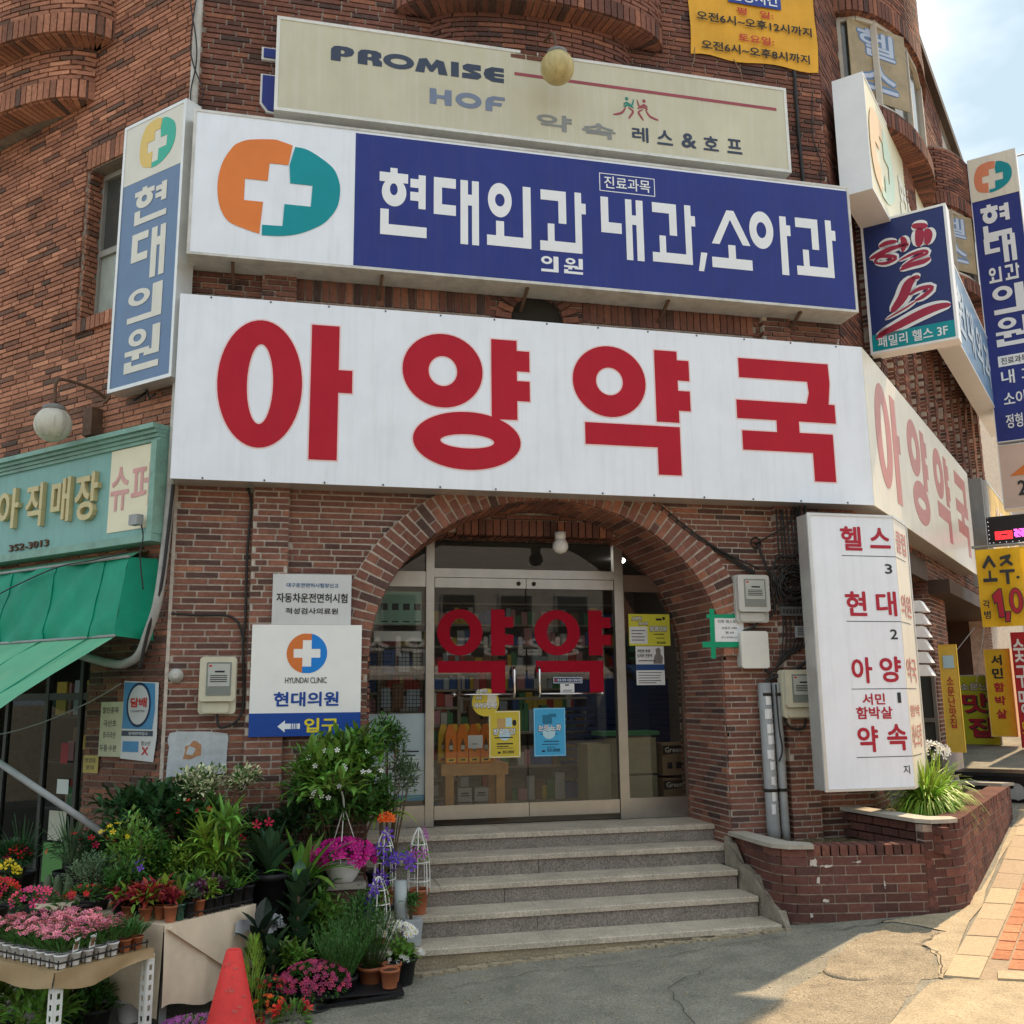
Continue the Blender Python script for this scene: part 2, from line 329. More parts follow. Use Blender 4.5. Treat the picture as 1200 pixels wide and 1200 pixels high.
# utility cover bump
def cover():
    mb=MB(); mb.lathe((3.62,-2.02,gh(3.62,-2.02)),[(.2,-.01),(.185,.008),(.17,.013),(.155,.011),(.12,.014),(.03,.016)],26)
    tag(mb.build('utility_cover',M_ASPH2,None,loc=(3.62,-2.02,gh(3.62,-2.02))),'small round cover smeared with tar in the sunlit asphalt','cover')
cover()
def crack(pts,w,seed):
    r=random.Random(seed); P=[]
    for (a,b) in zip(pts[:-1],pts[1:]):
        for k in range(7): t=k/7; P.append((a[0]+(b[0]-a[0])*t+r.uniform(-.03,.03),a[1]+(b[1]-a[1])*t+r.uniform(-.03,.03)))
    mb=MB(); 
    for (a,b) in zip(P[:-1],P[1:]):
        d=V((b[0]-a[0],b[1]-a[1],0)); n_=V((-d.y,d.x,0)).normalized()*w*r.uniform(.4,1.2)
        q=[V((a[0],a[1],0))-n_,V((b[0],b[1],0))-n_*.9,V((b[0],b[1],0))+n_*.9,V((a[0],a[1],0))+n_]
        mb.quad(*[(p.x,p.y,gh(p.x,p.y)+.0115) for p in q])
    mb.build('asphalt_crack',mat('crack_dark',(.06,.055,.045),.95,.2,9),kind='structure')
crack([(1.0,-1.35),(1.7,-1.2),(2.4,-1.25),(3.1,-1.12),(3.7,-1.1)],.0035,1); crack([(3.8,-1.05),(4.2,-1.12),(4.6,-1.06)],.005,2); crack([(1.9,-3.2),(2.3,-2.5),(2.4,-1.9),(2.9,-1.5)],.003,3); crack([(4.62,-1.5),(4.32,-1.7),(4.28,-1.95),(4.0,-2.35)],.004,4); crack([(3.2,-2.2),(3.9,-2.38)],.003,5)
# right-hand pavement: base sheet, kerb stones, clay pavers
K0,K1=V((4.02,-2.35,0)),V((7.86,1.43,0)); KD=(K1-K0).normalized(); KN=V((KD.y,-KD.x,0))
pv=sheet('sidewalk',[(4.1,-2.38),(4.3,-2.62),(9,-6.2),(16,0),(16,8),(12,6.2),(9.5,3.2)],.004,mat('paver_joint_sand',(.3,.24,.17),.95,.2,30,.2))
def slab_on(c,du,dv,a,b,h,m,name,parent,tone=0,bev=.006):
    mb=MB(); mb.tone=tone
    pts=[]
    for (s,t) in ((-1,-1),(1,-1),(1,1),(-1,1)):
        q=c+du*s*a+dv*t*b; pts.append((q,gh(q.x,q.y)))
    bot=[V((q.x,q.y,z-.01)) for q,z in pts]
    top=[V((q.x,q.y,z+h)) for q,z in [( c+(q-c)*(1-bev/max(a,b)),z) for q,z in pts]]
    mb.hexa(bot+top); return mb.build(name,m,parent)
n=int((K1-K0).length/.48)
for i in range(n):
    c=K0+KD*(.24+i*.48)+KN*.1; slab_on(c,KD,KN,.236,.1,.016+rnd.uniform(-.002,.002),M_KERB,'kerb_stone',pv)
K2=V((4.24,-2.54,0)); KD2=(V((4.9,-3.05,0))-K2).normalized(); KN2=V((-KD2.y,KD2.x,0))
for i in range(5):
    c=K2+KD2*(.25+i*.5)+KN2*.08; slab_on(c,KD2,KN2,.245,.08,.018,M_KERB,'kerb_stone',pv)
cnt=0
for i in range(24):
    for j in range(12):
        if cnt>=280: break
        wv=.21
        c=K0+KD*(.12+i*.22+(.03 if j%2 else 0)+.22)+KN*(.21+.115*j+.055)
        e=(c-K2).dot(KN2)
        if e<.28 : continue
        if (i*7+j*3)%11==0: continue
        slab_on(c,KD,KN,.104,.0525,.012+rnd.uniform(-.003,.003),M_PAVER,'paver',pv,bev=.004); cnt+=1
# ================================================================ building
BLD=thing('brick_building','large brown brick corner building with arched pharmacy entrance and curved bays','building',(2,1.5,0))
cube=bpy.data.meshes.new('brick'); 
_b=MB(); _b.hexa([V(p) for p in ((-.5,-.5,-.5),(.5,-.5,-.5),(.5,.5,-.5),(-.5,.5,-.5),(-.5,-.5,.5),(.5,-.5,.5),(.5,.5,.5),(-.5,.5,.5))])
cube.from_pydata(_b.v,[],_b.f)
CUBES={}
def cubemesh(m):
    if m.name not in CUBES:
        c=cube.copy(); c.materials.append(m); CUBES[m.name]=c
    return CUBES[m.name]
EYE=V((0,-8,1.75))
def courses(fr,u0,u1,z0,z1,excl=None,L=.252,H=.05,J=.0135,o0=-.03,o1=.009,seed=1,jit=.003):
    r=random.Random(seed); out=[]; z=z0; k=0
    while z+H*.6<z1:
        zc=z+H/2; ex=sorted(excl(zc) if excl else []); off=(.5*L if k%2 else 0)+r.uniform(-.05,.05)
        u=u0-off
        while u<u1:
            w=L*r.choice((1,1,1,1,1,1,.52,.8)) ; segs=[(max(u,u0),min(u+w-J,u1))]; u+=w
            for a,b in ex:
                ns=[]
                for p,q in segs:
                    if b<=p or a>=q: ns.append((p,q))
                    else:
                        if a>p: ns.append((p,a-J*.5))
                        if b<q: ns.append((b+J*.5,q))
                segs=ns
            for p,q in segs:
                if q-p<.022: continue
                d=r.uniform(-jit,jit)
                dz=.009 if zc>5 else 0; c=fr((p+q)/2,(o0+o1+d+dz)/2,zc+r.uniform(-.001,.001)); out.append((c,fr.u*(q-p)/2,fr.n*(-(o1+d+dz-o0)/2),V((0,0,(H-J)/2)),r.random()))
        z+=H; k+=1
    return out
def emit(specs,parent,m,nsingle=0,name='brick',key=None):
    if nsingle:
        sc=sorted(range(len(specs)),key=lambda i:-(specs[i][1].length*specs[i][3].length/(specs[i][0]-EYE).length**2 if key is None or key(specs[i][0]) else -1))
        single=set(sc[:nsingle]); me=cubemesh(m)
        for i in sc[:nsingle]:
            c,a,b,d,t=specs[i]
            o=bpy.data.objects.new(name,me); COL.objects.link(o); o.parent=parent
            M=Matrix((( *(a.normalized()),),(*(b.normalized()),),(*(d.normalized()),))).transposed()
            o.rotation_euler=M.to_euler(); o.scale=(a.length*2,b.length*2,d.length*2)
            o.location=c-V(WLOC[parent.name])
    else: single=set()
    mb=MB()
    for i,(c,a,b,d,t) in enumerate(specs):
        if i in single: continue
        mb.tone=max(t,.001); mb.obox(c,a,b,d)
    if mb.v: mb.build(name,m,parent,kind='stuff')
AC=(2.245,2.1); AI=(1.53,1.32); AO=(1.8,1.585)
def exspan(cx,cz,rx,rz,z,zlow):
    if z<cz: return [(cx-rx,cx+rx)] if z>zlow else []
    t=1-((z-cz)/rz)**2
    return [(cx-rx*math.sqrt(t),cx+rx*math.sqrt(t))] if t>0 else []
def ex_front(z):
    e=exspan(*AC,AO[0] if z>=AC[1]-.0 else AI[0],AO[1],z,-1)
    if z<5.42: e=e+[(-.222,.06),(4.32,4.6)]
    if 4.93<z<5.3: e=e+exspan(2.15,5.03,.27,.27,z,4.7)
    if 5.06<z<5.26: e=e+[(.06,1.72),(2.58,4.24)]
    if 7.3<z<7.91: e.append((1.23,3.08))
    if 7.91<=z: e.append((.88,3.41))
    return e
def arch_loop(cx,cz,rx,rz,zb,n=40): return [(cx-rx,zb)]+[(cx-rx*math.cos(math.pi*k/n),cz+rz*math.sin(math.pi*k/n)) for k in range(n+1)]+[(cx+rx,zb)]
# backing walls (mortar)
mb=MB(); mb.prism(FF,[[(-.82,-.6),(AC[0]-AI[0]-.01,-.6)]+arch_loop(*AC,AI[0]+.01,AI[1]+.01,.3)+[(AC[0]+AI[0]+.01,-.6),(5.15,-.6),(5.15,12.4),(-.82,12.4)]],-.4,0); mb.build('front_wall',M_MORTAR,BLD)
mb=MB(); mb.prism(FL,[rect(-9,-.6,0,12.4)[::1],rect(-4.4,-.59,-.93,2.3)[::-1],rect(-1.45,5.12,-.95,6.6)[::-1]],-.3,0); mb.build('left_wall',M_MORTL,BLD)
mb=MB(); mb.prism(FR,[[(0,-.6),(.6,-.6),(.6,3.35),(3.6,3.35),(3.6,-.6),(4.7,-.6),(4.7,3.2),(9,3.2),(9,-.6),(17,-.6),(17,12.4),(0,12.4)]],-.3,0); mb.build('right_wall',M_MORTAR,BLD)
mb=MB(); a=FF(-.82,0,12.4);b=FF(5.15,0,12.4);c=FR(17,0,12.4);d=FL(-9,0,12.4)
mb.hexa([p-V((0,0,.3)) for p in (a,b,c,d)]+[a,b,c,d]); 
mb.hexa([V((p.x,p.y,-.6)) for p in (d-V((.3,.3,0)),c+V((.3,-.3,0)),c+V((0,.3,0)),d+V((0,.3,0)))]+[V((p.x,p.y,12.4)) for p in (d-V((.3,.3,0)),c+V((.3,-.3,0)),c+V((0,.3,0)),d+V((0,.3,0)))]); mb.build('roof',M_MORTAR,BLD)
# front bricks
sp_=courses(FF,-.82,5.15,-.25,12.3,ex_front,seed=2)
for (a,b,z0,z1) in ((-.222,.06,-.2,5.42),(4.32,4.6,.4,5.42)):
    sp_+=courses(FF,a,b,z0,z1,None,L=.19,o0=0,o1=.07,seed=int(a*10)+9)
# soldier course between the signs
for a,b in ((.07,1.72),(2.58,4.24)):
    u=a
    while u<b: sp_.append((FF(u+.028,0,5.16),V((.028,0,0)),V((0,.018,0)),V((0,0,.095)),rnd.random())); u+=.067
# arch ring of radial bricks (two per spoke, joint staggered)
n=62; tot=n
for k in range(n):
    t=math.pi*(k+.5)/n; ct,st=math.cos(t),math.sin(t)
    p=V((AC[0]-AI[0]*ct,0,AC[1]+AI[1]*st)); q=V((AC[0]-AO[0]*ct,0,AC[1]+AO[1]*st)); d=(q-p); Ln=d.length; d.normalize(); tg=V((d.z,0,-d.x))
    hw=.5*math.pi*math.hypot(AI[0]*st,AI[1]*ct)/n-.0075; s1=.34 if k%2 else .66
    for a,b in ((0.0,s1-.02),(s1+.02,1.0)):
        c=p+d*Ln*(a+b)/2; sp_.append((c+V((0,.012-.022,0)),tg*hw*(1+.12*(a+b)/2),V((0,.034,0)),d*Ln*(b-a)/2,rnd.random()))
for (a,b,z0,z1) in ((-.222,.06,-.4,5.42),(4.32,4.6,.2,5.42)): mb_pil=MB(); mb_pil.box(FF,a+.004,b-.004,-.0,.062,z0,z1); mb_pil.build('pilaster',M_MORTAR,BLD)
ro=arch_loop(*AC,AO[0]+.006,AO[1]+.006,2.1); ri=arch_loop(*AC,AI[0]+.004,AI[1]+.004,2.1)
mb=MB(); mb.prism(FF,[ro+ri[::-1]],.0,.034); mb.build('arch_mortar',M_MORTAR,BLD)
emit(sp_,BLD,M_BRICK,258,key=lambda c:c.z<3.45)
# arch soffit + jambs : bricks seen from inside the opening
js=[]
mb=MB()
inner=arch_loop(*AC,AI[0],AI[1],.3)
for i in range(len(inner)-1):
    (x0,z0),(x1,z1)=inner[i],inner[i+1]; mb.quad((x0,-.0,z0),(x0,1.0,z0),(x1,1.0,z1),(x1,0,z1))
mb.build('arch_lining',M_MORTAR,BLD)
for k in range(n):
    t=math.pi*(k+.5)/n; ct,st=math.cos(t),math.sin(t)
    p=V((AC[0]-AI[0]*ct,0,AC[1]+AI[1]*st)); d=V((AI[1]*ct*-1,0,AI[0]*st)).normalized(); tg=V((d.z,0,-d.x)); hw=.5*math.pi*math.hypot(AI[0]*st,AI[1]*ct)/n-.0055
    y=0.03+(.11 if k%2 else 0)
    yy=[(.0,y+.1)]; 
    q=y+.11
    while q<.98: yy.append((q,min(q+.235,.99))); q+=.245
    for y0,y1 in yy: js.append((p+V((0,(y0+y1)/2,0))+d*.008,tg*hw,V((0,(y1-y0)/2-.003,0)),d*.015,rnd.random()))
FJ=Fr((AC[0]+AI[0],0,0),(0,-1,0),(-1,0,0)); js+=courses(FJ,-.98,0,.3,AC[1],None,L=.235,seed=31)
FJ2=Fr((AC[0]-AI[0],0,0),(0,1,0),(1,0,0)); js+=courses(FJ2,0,.98,.3,AC[1],None,L=.235,seed=32)
emit(js,BLD,M_BRICK,0)
# lintel across the arch above the shop front
lt=[]; FLN=FY(.55)
def exl(z):
    s=exspan(*AC,AI[0],AI[1],z,-1)[0] if exspan(*AC,AI[0],AI[1],z,-1) else (2.2,2.2)
    return [(-5,s[0]),(s[1],9)]
lt+=courses(FLN,.7,3.8,3.345,3.48,exl,seed=41,jit=.002)
u=.75
while u<3.75:
    s=exspan(*AC,AI[0],AI[1],3.3,-1)[0]
    if s[0]-.12<u<s[1]+.1: lt.append((FLN(u,-.05,3.27),V((.028,0,0)),V((0,.07,0)),V((0,0,.07)),rnd.random()))
    u+=.067
for i in range(4):
    u=.75
    while u<3.75: lt.append((V((u,.66+.0+i*.09,3.22)),V((.028,0,0)),V((0,.04,0)),V((0,0,.02)),rnd.random())); u+=.067
mb=MB(); mb.box(FF,.72,3.78,-.86,-.565,3.225,3.5); mb.build('lintel',M_MORTAR,BLD)
emit(lt,BLD,M_BRICK,0)
# niche between signs
mb=MB(); mb.smooth=True; ring=ell(2.15,5.03,.26,.26,24)
mb2=MB()
for k in range(13):
    t=math.pi*(k+.5)/13; d=V((-math.cos(t),0,math.sin(t))); mb2.tone=rnd.random(); mb2.obox(V((2.15,-.012,5.03))+d*.31,V((d.z,0,-d.x))*.026,V((0,.03,0)),d*.07)
mb2.build('niche_bricks',M_BRICK,BLD,kind='stuff')
mb3=MB(); mb3.prism(FF,[ell(2.15,5.03,.24,.24,24)],.001,.004); mb3.build('niche_dark_disc',M_DARK,BLD)  # flat dark disc paints the shaded hollow; no hole is cut
# curved bays -------------------------------------------------------
def bay(fr,uc,a,b,z0,z1,m,sold=.2,seed=5,zlim=99,bl=.22):
    out=[]; r=random.Random(seed); N=200; pts=[(uc-a*math.cos(math.pi*k/N),b*math.sin(math.pi*k/N)) for k in range(N+1)]
    cum=[0]; 
    for k in range(N): cum.append(cum[-1]+math.hypot(pts[k+1][0]-pts[k][0],pts[k+1][1]-pts[k][1]))
    def at(s):
        s=max(0,min(cum[-1]-1e-6,s)); lo=0
        import bisect
        k=bisect.bisect_right(cum,s)-1; t=(s-cum[k])/(cum[k+1]-cum[k]); p,q=pts[k],pts[min(k+1,N)]
        return (p[0]+(q[0]-p[0])*t,p[1]+(q[1]-p[1])*t),(q[0]-p[0],q[1]-p[1])
    def place(s0,s1,za,zb,pr=.0):
        (u,o),(du,do)=at((s0+s1)/2); tg=(fr.u*du+fr.n*do).normalized(); nn=V((tg.y,-tg.x,0))
        out.append((fr(u,o,(za+zb)/2)+nn*(pr-.01),tg*(s1-s0)/2,nn*(-.03),V((0,0,(zb-za)/2)),r.random()))
    if sold:
        s=0
        while s<cum[-1]: place(s,s+.056,z0,z0+sold-.01,.012); s+=.067
    z=z0+sold; k=0
    while z<z1-.03:
        s=-(bl/2 if k%2 else 0)
        while s<cum[-1]:
            if s+bl-.011>0: place(max(0,s),min(cum[-1],s+bl-.013),z,z+.037)
            s+=bl
        z+=.05; k+=1
    core=MB(); st=24
    rim=[fr(uc-a*math.cos(math.pi*k/st),b*math.sin(math.pi*k/st)-.004,0) for k in range(st+1)]
    for k in range(st):
        p,q=rim[k],rim[k+1]; core.quad((p.x,p.y,z0),(q.x,q.y,z0),(q.x,q.y,z1),(p.x,p.y,z1))
    c0=fr(uc,0,z0); i=core.vs([(p.x,p.y,z0) for p in rim]); core.face(tuple(reversed(range(i,i+st+1))))
    i=core.vs([(p.x,p.y,z1) for p in rim]); core.face(tuple(range(i,i+st+1)))
    core.build('bay_core',M_MORTL,BLD); emit(out,BLD,m,0)
    # brick-on-edge underside
    und=[]; s=0
    while s<cum[-1]:
        (u,o),(du,do)=at(s+.028); tg=(fr.u*du+fr.n*do).normalized(); nn=V((tg.y,-tg.x,0)); und.append((fr(u,o,z0)-nn*.12,tg*.027,nn*.12,V((0,0,.012)),r.random())); s+=.067
    emit(und,BLD,m,0)
bay(FF,2.15,1.27,.45,7.9,11.9,M_BRICK,.17,1); bay(FF,2.15,.93,.24,7.45,7.9,M_BRICK,.0,2)
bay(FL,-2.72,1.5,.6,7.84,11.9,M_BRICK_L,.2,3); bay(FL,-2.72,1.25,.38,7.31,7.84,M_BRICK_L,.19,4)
# left wall bricks
def ex_left(z):
    e=[]
    if z<2.32: e.append((-4.4,-.93))
    if 4.98<z<6.82: e.append((-1.47,-.93))
    if z>7.84: e.append((-4.22,-1.22))
    elif z>7.31: e.append((-3.97,-1.47))
    return e
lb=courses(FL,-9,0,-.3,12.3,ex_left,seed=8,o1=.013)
u=-1.47
while u<-.9:
    lb.append((FL(u+.028,0,6.71),FL.u*.028,LN*-.018,V((0,0,.1)),rnd.random())); lb.append((FL(u+.028,.02,5.05),FL.u*.028,LN*-.03,V((0,0,.06)),rnd.random())); u+=.067
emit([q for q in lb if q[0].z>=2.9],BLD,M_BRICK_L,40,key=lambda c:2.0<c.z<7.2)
emit([q for q in lb if q[0].z<2.9],BLD,M_BRICK,0)  # shade under the awning put into the darker brick below
# corner edge strips where the mortar shows
mb=MB(); mb.box(FF,-.826,-.80,-.01,.014,-.2,9.6); mb.build('corner_bead',M_MORTAR,BLD)
# left window
lw=[]
for (o_,u_,n_) in ((FL(-1.45,0,0),LN,FL.u),(FL(-.95,0,0),-LN,-FL.u)):
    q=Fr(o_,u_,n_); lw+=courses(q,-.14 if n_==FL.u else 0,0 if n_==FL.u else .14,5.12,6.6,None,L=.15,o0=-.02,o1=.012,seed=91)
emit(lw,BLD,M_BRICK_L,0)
mb=MB()
for a,b,z0,z1 in ((-1.45,-1.41,5.12,6.6),(-.99,-.95,5.12,6.6),(-1.41,-.99,5.12,5.17),(-1.41,-.99,6.55,6.6),(-1.41,-.99,5.78,5.84)): mb.box(FL,a,b,-.2,-.13,z0,z1)
wf=mb.build('window',mat('window_frame_grey',(.3,.29,.26),.5,.1,5),BLD)
mb=MB(); mb.box(FL,-1.41,-.99,-.17,-.165,5.84,6.55); mb.build('pane',mat('dark_pane',(.06,.065,.06),.12,.1,3,spec=.8),wf)
mb=MB(); mb.box(FL,-1.41,-.99,-.165,-.16,5.17,5.78); mb.build('pane',mat('frosted_pane',(.34,.38,.34),.35,.2,4),wf)
# right wall bricks, fins, bays ----------------------------------------
FINS=[(1.05,.28),(1.75,.22),(2.35,.3),(3.0,.22),(3.65,.3),(4.35,.22),(5.05,.3),(5.8,.22),(6.5,.3),(7.2,.3),(8.0,.3),(8.8,.3)]
def ex_r(z):
    e=[]
    if z<3.35: e.append((.6,3.6))
    if z<3.2: e.append((4.7,9))
    if 8.05<z<9.2: e.append((.95,3.85)); e.append((6.15,9.05))
    if 4.8<z<7.4: e+=[(u,u+w) for u,w in FINS]
    return e
rb=courses(FR,0,9.2,.3,12.3,ex_r,seed=12)
for i,(u,w) in enumerate(FINS): rb+=courses(FR,u,u+w,4.8,7.35,None,L=.17,o0=0,o1=.16,seed=60+i)
for u,w in FINS: mb=MB(); mb.box(FR,u+.004,u+w-.004,0,.152,4.78,7.38); mb.build('wall_fin',M_MORTAR,BLD)
FP36=FP(3.6); rb+=courses(FP36,-1.0,.0,.3,3.35,None,seed=77)
emit(rb,BLD,M_BRICK,0)
mb=MB(); mb.box(FR,3.61,4.7,-1.1,-.31,-.2,3.35); mb.build('pier',M_MORTAR,BLD)
mb=MB(); mb.box(FR,3.55,4.74,-1.1,.05,.2,1.06); mb.build('pier_plinth',mat('plinth_stone',(.24,.2,.19),.8,.15,20,tone=.1),BLD)
mb=MB(); mb.box(FR,.3,3.6,-1.15,-1.05,-.2,3.4); mb.build('porch_wall',M_MORTAR,BLD)
rb=courses(Fr(CR-ND*1.05,RD,ND),.3,3.6,.3,3.3,None,seed=78); emit(rb,BLD,M_BRICK,0)
mb=MB(); mb.box(FR,.6,3.6,-1.1,0,3.3,3.42); mb.box(FR,3.6,9.6,-1.5,.25,2.95,3.12); mb.build('porch_ceiling',mat('brown_board',(.06,.038,.028),.6,.2,3),BLD)
for u0,u1,o in ((.62,3.55,.02),(.62,3.55,-.5)):
    mb=MB(); mb.box(FR,u0,u1,o-.06,o,3.1,3.3); mb.build('beam',MATS['brown_board'],BLD)
bay(FR,2.4,1.5,.62,7.85,8.1,M_BRICK,.19,6,bl=.24); bay(FR,2.4,1.2,.4,7.35,7.85,M_BRICK,0,7,bl=.24); bay(FR,2.4,1.5,.62,9.2,12.0,M_BRICK,.22,8,bl=.24)
bay(FR,7.6,1.5,.62,7.85,8.1,M_BRICK,.19,9,bl=.24); bay(FR,7.6,1.2,.4,7.35,7.85,M_BRICK,0,10,bl=.24); bay(FR,7.6,1.5,.62,9.2,10.2,M_BRICK,.22,11,bl=.24)
for i in range(2):
    uc=(2.4,7.6)[i]; K=10
    P=[(uc-1.4*math.cos(math.pi*k/K),.55*math.sin(math.pi*k/K)) for k in range(K+1)]
    fm=MB(); pn=MB()
    for k in range(K):
        (u0,o0),(u1,o1)=P[k],P[k+1]
        pn.quad(FR(u0,o0,8.1),FR(u1,o1,8.1),FR(u1,o1,9.2),FR(u0,o0,9.2))
        if k%2==0: fm.bar(FR(u0,o0+.02,8.1),FR(u0,o0+.02,9.2),.06,.06,RD)
        for z in (8.13,9.17): fm.bar(FR(u0,o0+.02,z),FR(u1,o1+.02,z),.05,.06)
    w=fm.build('window',mat('window_frame_cream',(.55,.5,.42),.5,.1,5),BLD); pn.build('pane',MATS['dark_pane'],w)
mb=MB(); mb.box(FR,-.05,17,.02,.14,12.3,12.46); mb.build('parapet_cap',MATS['brown_board'],BLD)
mb=MB(); mb.box(FR,4.7,9,-1.75,-1.5,-.2,3.3); mb.build('porch_wall',MATS['brown_board'],BLD)
mb=MB(); mb.box(FR,9,9.3,-1.75,-.31,-.2,3.3); mb.build('porch_wall',MATS['brown_board'],BLD)
# ================================================================ signs
def flat(fr,loops,o,m,parent,name='lettering',th=.003,label=None):
    mb=MB()
    for k,lp in enumerate(loops): mb.prism(fr,lp if isinstance(lp[0][0],(tuple,list)) else [lp],o,o+th+.00025*k)
    return mb.build(name,m,parent,label=label)
def signbox(name,label,cat,fr,u0,u1,z0,z1,o0,o1,face,frame=None,fw=.03,group=None,under=True):
    t=thing(name,label,cat,fr((u0+u1)/2,(o0+o1)/2,z0),group)
    mb=MB(); mb.box(fr,u0,u1,o0,o1-.012,z0,z1); mb.build('box',frame or M_ALU,t)
    if fw:
        mb=MB(); mb.prism(fr,[rect(u0,z0,u1,z1),rect(u0+fw,z0+fw,u1-fw,z1-fw)],o1-.0119,o1+.006); mb.build('frame',frame or M_ALU,t)
    mb=MB(); mb.box(fr,u0+fw*.98+.0005,u1-fw*.98-.0005,o1-.0118,o1,z0+fw*.98+.0005,z1-fw*.98-.0005); mb.build('face_panel',face,t)
    return t
# ---- pharmacy sign, glyph outlines in sign metres
PH=[
 [[ell(-.2,4.22,.325,.525,48),ell(-.2,4.215,.1,.33,32)],[[(.19,3.62),(.41,3.62),(.41,4.18),(.52,4.18),(.52,4.37),(.41,4.37),(.41,4.74),(.19,4.74)]]],
 [[ell(1.26,4.425,.335,.318,44),ell(1.26,4.42,.12,.13,28)],
  [[(1.67,4.03),(1.89,4.035),(1.89,4.2),(2.0,4.2),(2.0,4.375),(1.89,4.375),(1.89,4.46),(2.0,4.46),(2.0,4.64),(1.89,4.64),(1.89,4.73),(1.67,4.73)]],
  [ell(1.465,3.835,.45,.245,48),ell(1.465,3.83,.225,.06,32)]],
 [[ell(2.71,4.425,.33,.318,44),ell(2.71,4.425,.122,.125,28)],
  [[(3.13,4.09),(3.34,4.09),(3.34,4.2),(3.45,4.2),(3.45,4.38),(3.34,4.38),(3.34,4.475),(3.45,4.475),(3.45,4.66),(3.34,4.66),(3.34,4.74),(3.13,4.74)]],
  [[(2.48,3.86),(3.13,3.86),(3.13,3.62),(3.34,3.62),(3.34,4.05),(2.48,4.05)]]],
 [[[(3.93,4.725),(4.82,4.725),(4.825,4.54),(4.8,4.34),(4.86,4.34),(4.86,4.165),(4.49,4.165),(4.49,4.06),(4.82,4.06),(4.82,3.62),(4.61,3.62),(4.61,3.88),(3.93,3.88),(3.93,4.055),(4.27,4.055),(4.27,4.165),(3.89,4.165),(3.89,4.335),(4.58,4.335),(4.61,4.44),(4.6,4.545),(3.93,4.545)]]]]
def grow(lp,d,hole=False):   # outline offset outwards by d
    n=len(lp); ar=sum(lp[i][0]*lp[(i+1)%n][1]-lp[(i+1)%n][0]*lp[i][1] for i in range(n)); s=1 if ar>0 else -1; out=[]
    if hole: s=-s
    for i in range(n):
        p,q,r=V(lp[i-1]),V(lp[i]),V(lp[(i+1)%n]); e1=(q-p).normalized(); e2=(r-q).normalized()
        n1=V((e1.y,-e1.x)); n2=V((e2.y,-e2.x)); b=(n1+n2); L=b.length
        if L<1e-4: b=n1
        else: b=b/L/max(.35,(b/L).dot(n1))
        out.append((q.x+b.x*d*s,q.y+b.y*d*s))
    return out
PS=thing('pharmacy_sign','long white pharmacy lightbox with big red Korean letters wrapping the corner above the arch','shop sign',(2.2,-.15,3.42))
XE=5.185; 
a0=V((-.825,0,0)); so=.3
c1=V((XE,-.3,0)); c2=c1+RD*6.4
mb=MB()   # box that turns the corner
for z in (3.43,4.915):
    pass
ring=[V((-.825,-.02,0)),V((-.825,-.29,0)),V((XE-.004,-.29,0)),c2-ND*.01,c2-ND*.28,V((5.03,-.02,0))]
def extr(mb,ring,z0,z1):
    n=len(ring); i=mb.vs([(p.x,p.y,z0) for p in ring]+[(p.x,p.y,z1) for p in ring])
    for k in range(n): mb.face((i+k,i+(k+1)%n,i+n+(k+1)%n,i+n+k))
    for tri in tessellate_polygon([[V((p.x,p.y,0)) for p in ring]]):
        mb.face(tuple(i+k for k in tri)); mb.face(tuple(i+n+k for k in reversed(tri)))
extr(mb,ring,3.43,4.915); mb.build('box',M_ALU,PS)
mb=MB(); mb.box(FF,-.835,XE,.285,.30,3.425,4.92); mb.build('face_panel',M_WHITE,PS)
FS=Fr(c1,RD,ND); mb=MB(); mb.box(FS,.003,6.4,-.012,.003,3.425,4.92); mb.build('side_panel',M_CREAM,PS)  # grazing sun on the side put into its cream colour
for g in PH: 
    flat(FF,[[grow(lp,.013,j>0) for j,lp in enumerate(l)] for l in g],.3002,M_PINKW,PS,'letter_edge',.0012)
    flat(FF,[l for l in g],.302,M_RED,PS,'letter',.002)
M_SUNRED=mat('sunlit_red_print',(.52,.2,.17),.4,.1,5,streak=.05)  # sun's wash over the side letters put into a paler red
def mapg(l,fu,fz): return [[(fu(x),fz(z)) for x,z in lp] for lp in l]
for i,g in enumerate(PH):
    flat(FS,[mapg(l,lambda x:(x+.825)*6.4/6.01+.0,lambda z:z+.0) for l in g],.004,M_SUNRED,PS,'letter',.002)
mb=MB()
for i in range(0,13):
    for z in (3.437,4.905): mb.obox(FF(-.6+i*.46,.302,z),V((.006,0,0)),V((0,.004,0)),V((0,0,.006)))
mb.build('screw',M_DARK,PS,kind='stuff')
# ---- clinic sign
CS=signbox('clinic_sign','blue and white clinic signboard with orange and teal cross logo above the pharmacy sign','shop sign',FF,-.80,5.15,5.235,6.5,.05,.35,M_WHITE,mat('frame_grimy',(.6,.59,.55),.5,.15,9,metal=.2,dirt=(.24,.2,.15)),fw=.022)
flat(FF,[[rect(.505,5.262,5.125,6.455)]],.3508,M_BLUE,CS,'blue_field',.001)
G={}
def rp(*p): return [list(p)]
G['hyeon']=[[[(.8,6.17),(.86,6.17),(.86,6.125),(.95,6.125),(.95,6.04),(.71,6.04),(.71,6.125),(.8,6.125)]],[ell(.833,5.95,.103,.13,32),ell(.83,5.975,.033,.055,20)],
 [[(1.04,6.13),(1.1,6.13),(1.1,5.82),(1.04,5.82),(1.04,5.89),(.97,5.89),(.97,5.97),(1.04,5.97),(1.04,6.01),(.97,6.01),(.97,6.09),(1.04,6.09)]],[[(.72,5.79),(.79,5.79),(.79,5.655),(1.11,5.655),(1.11,5.56),(.72,5.56)]]]
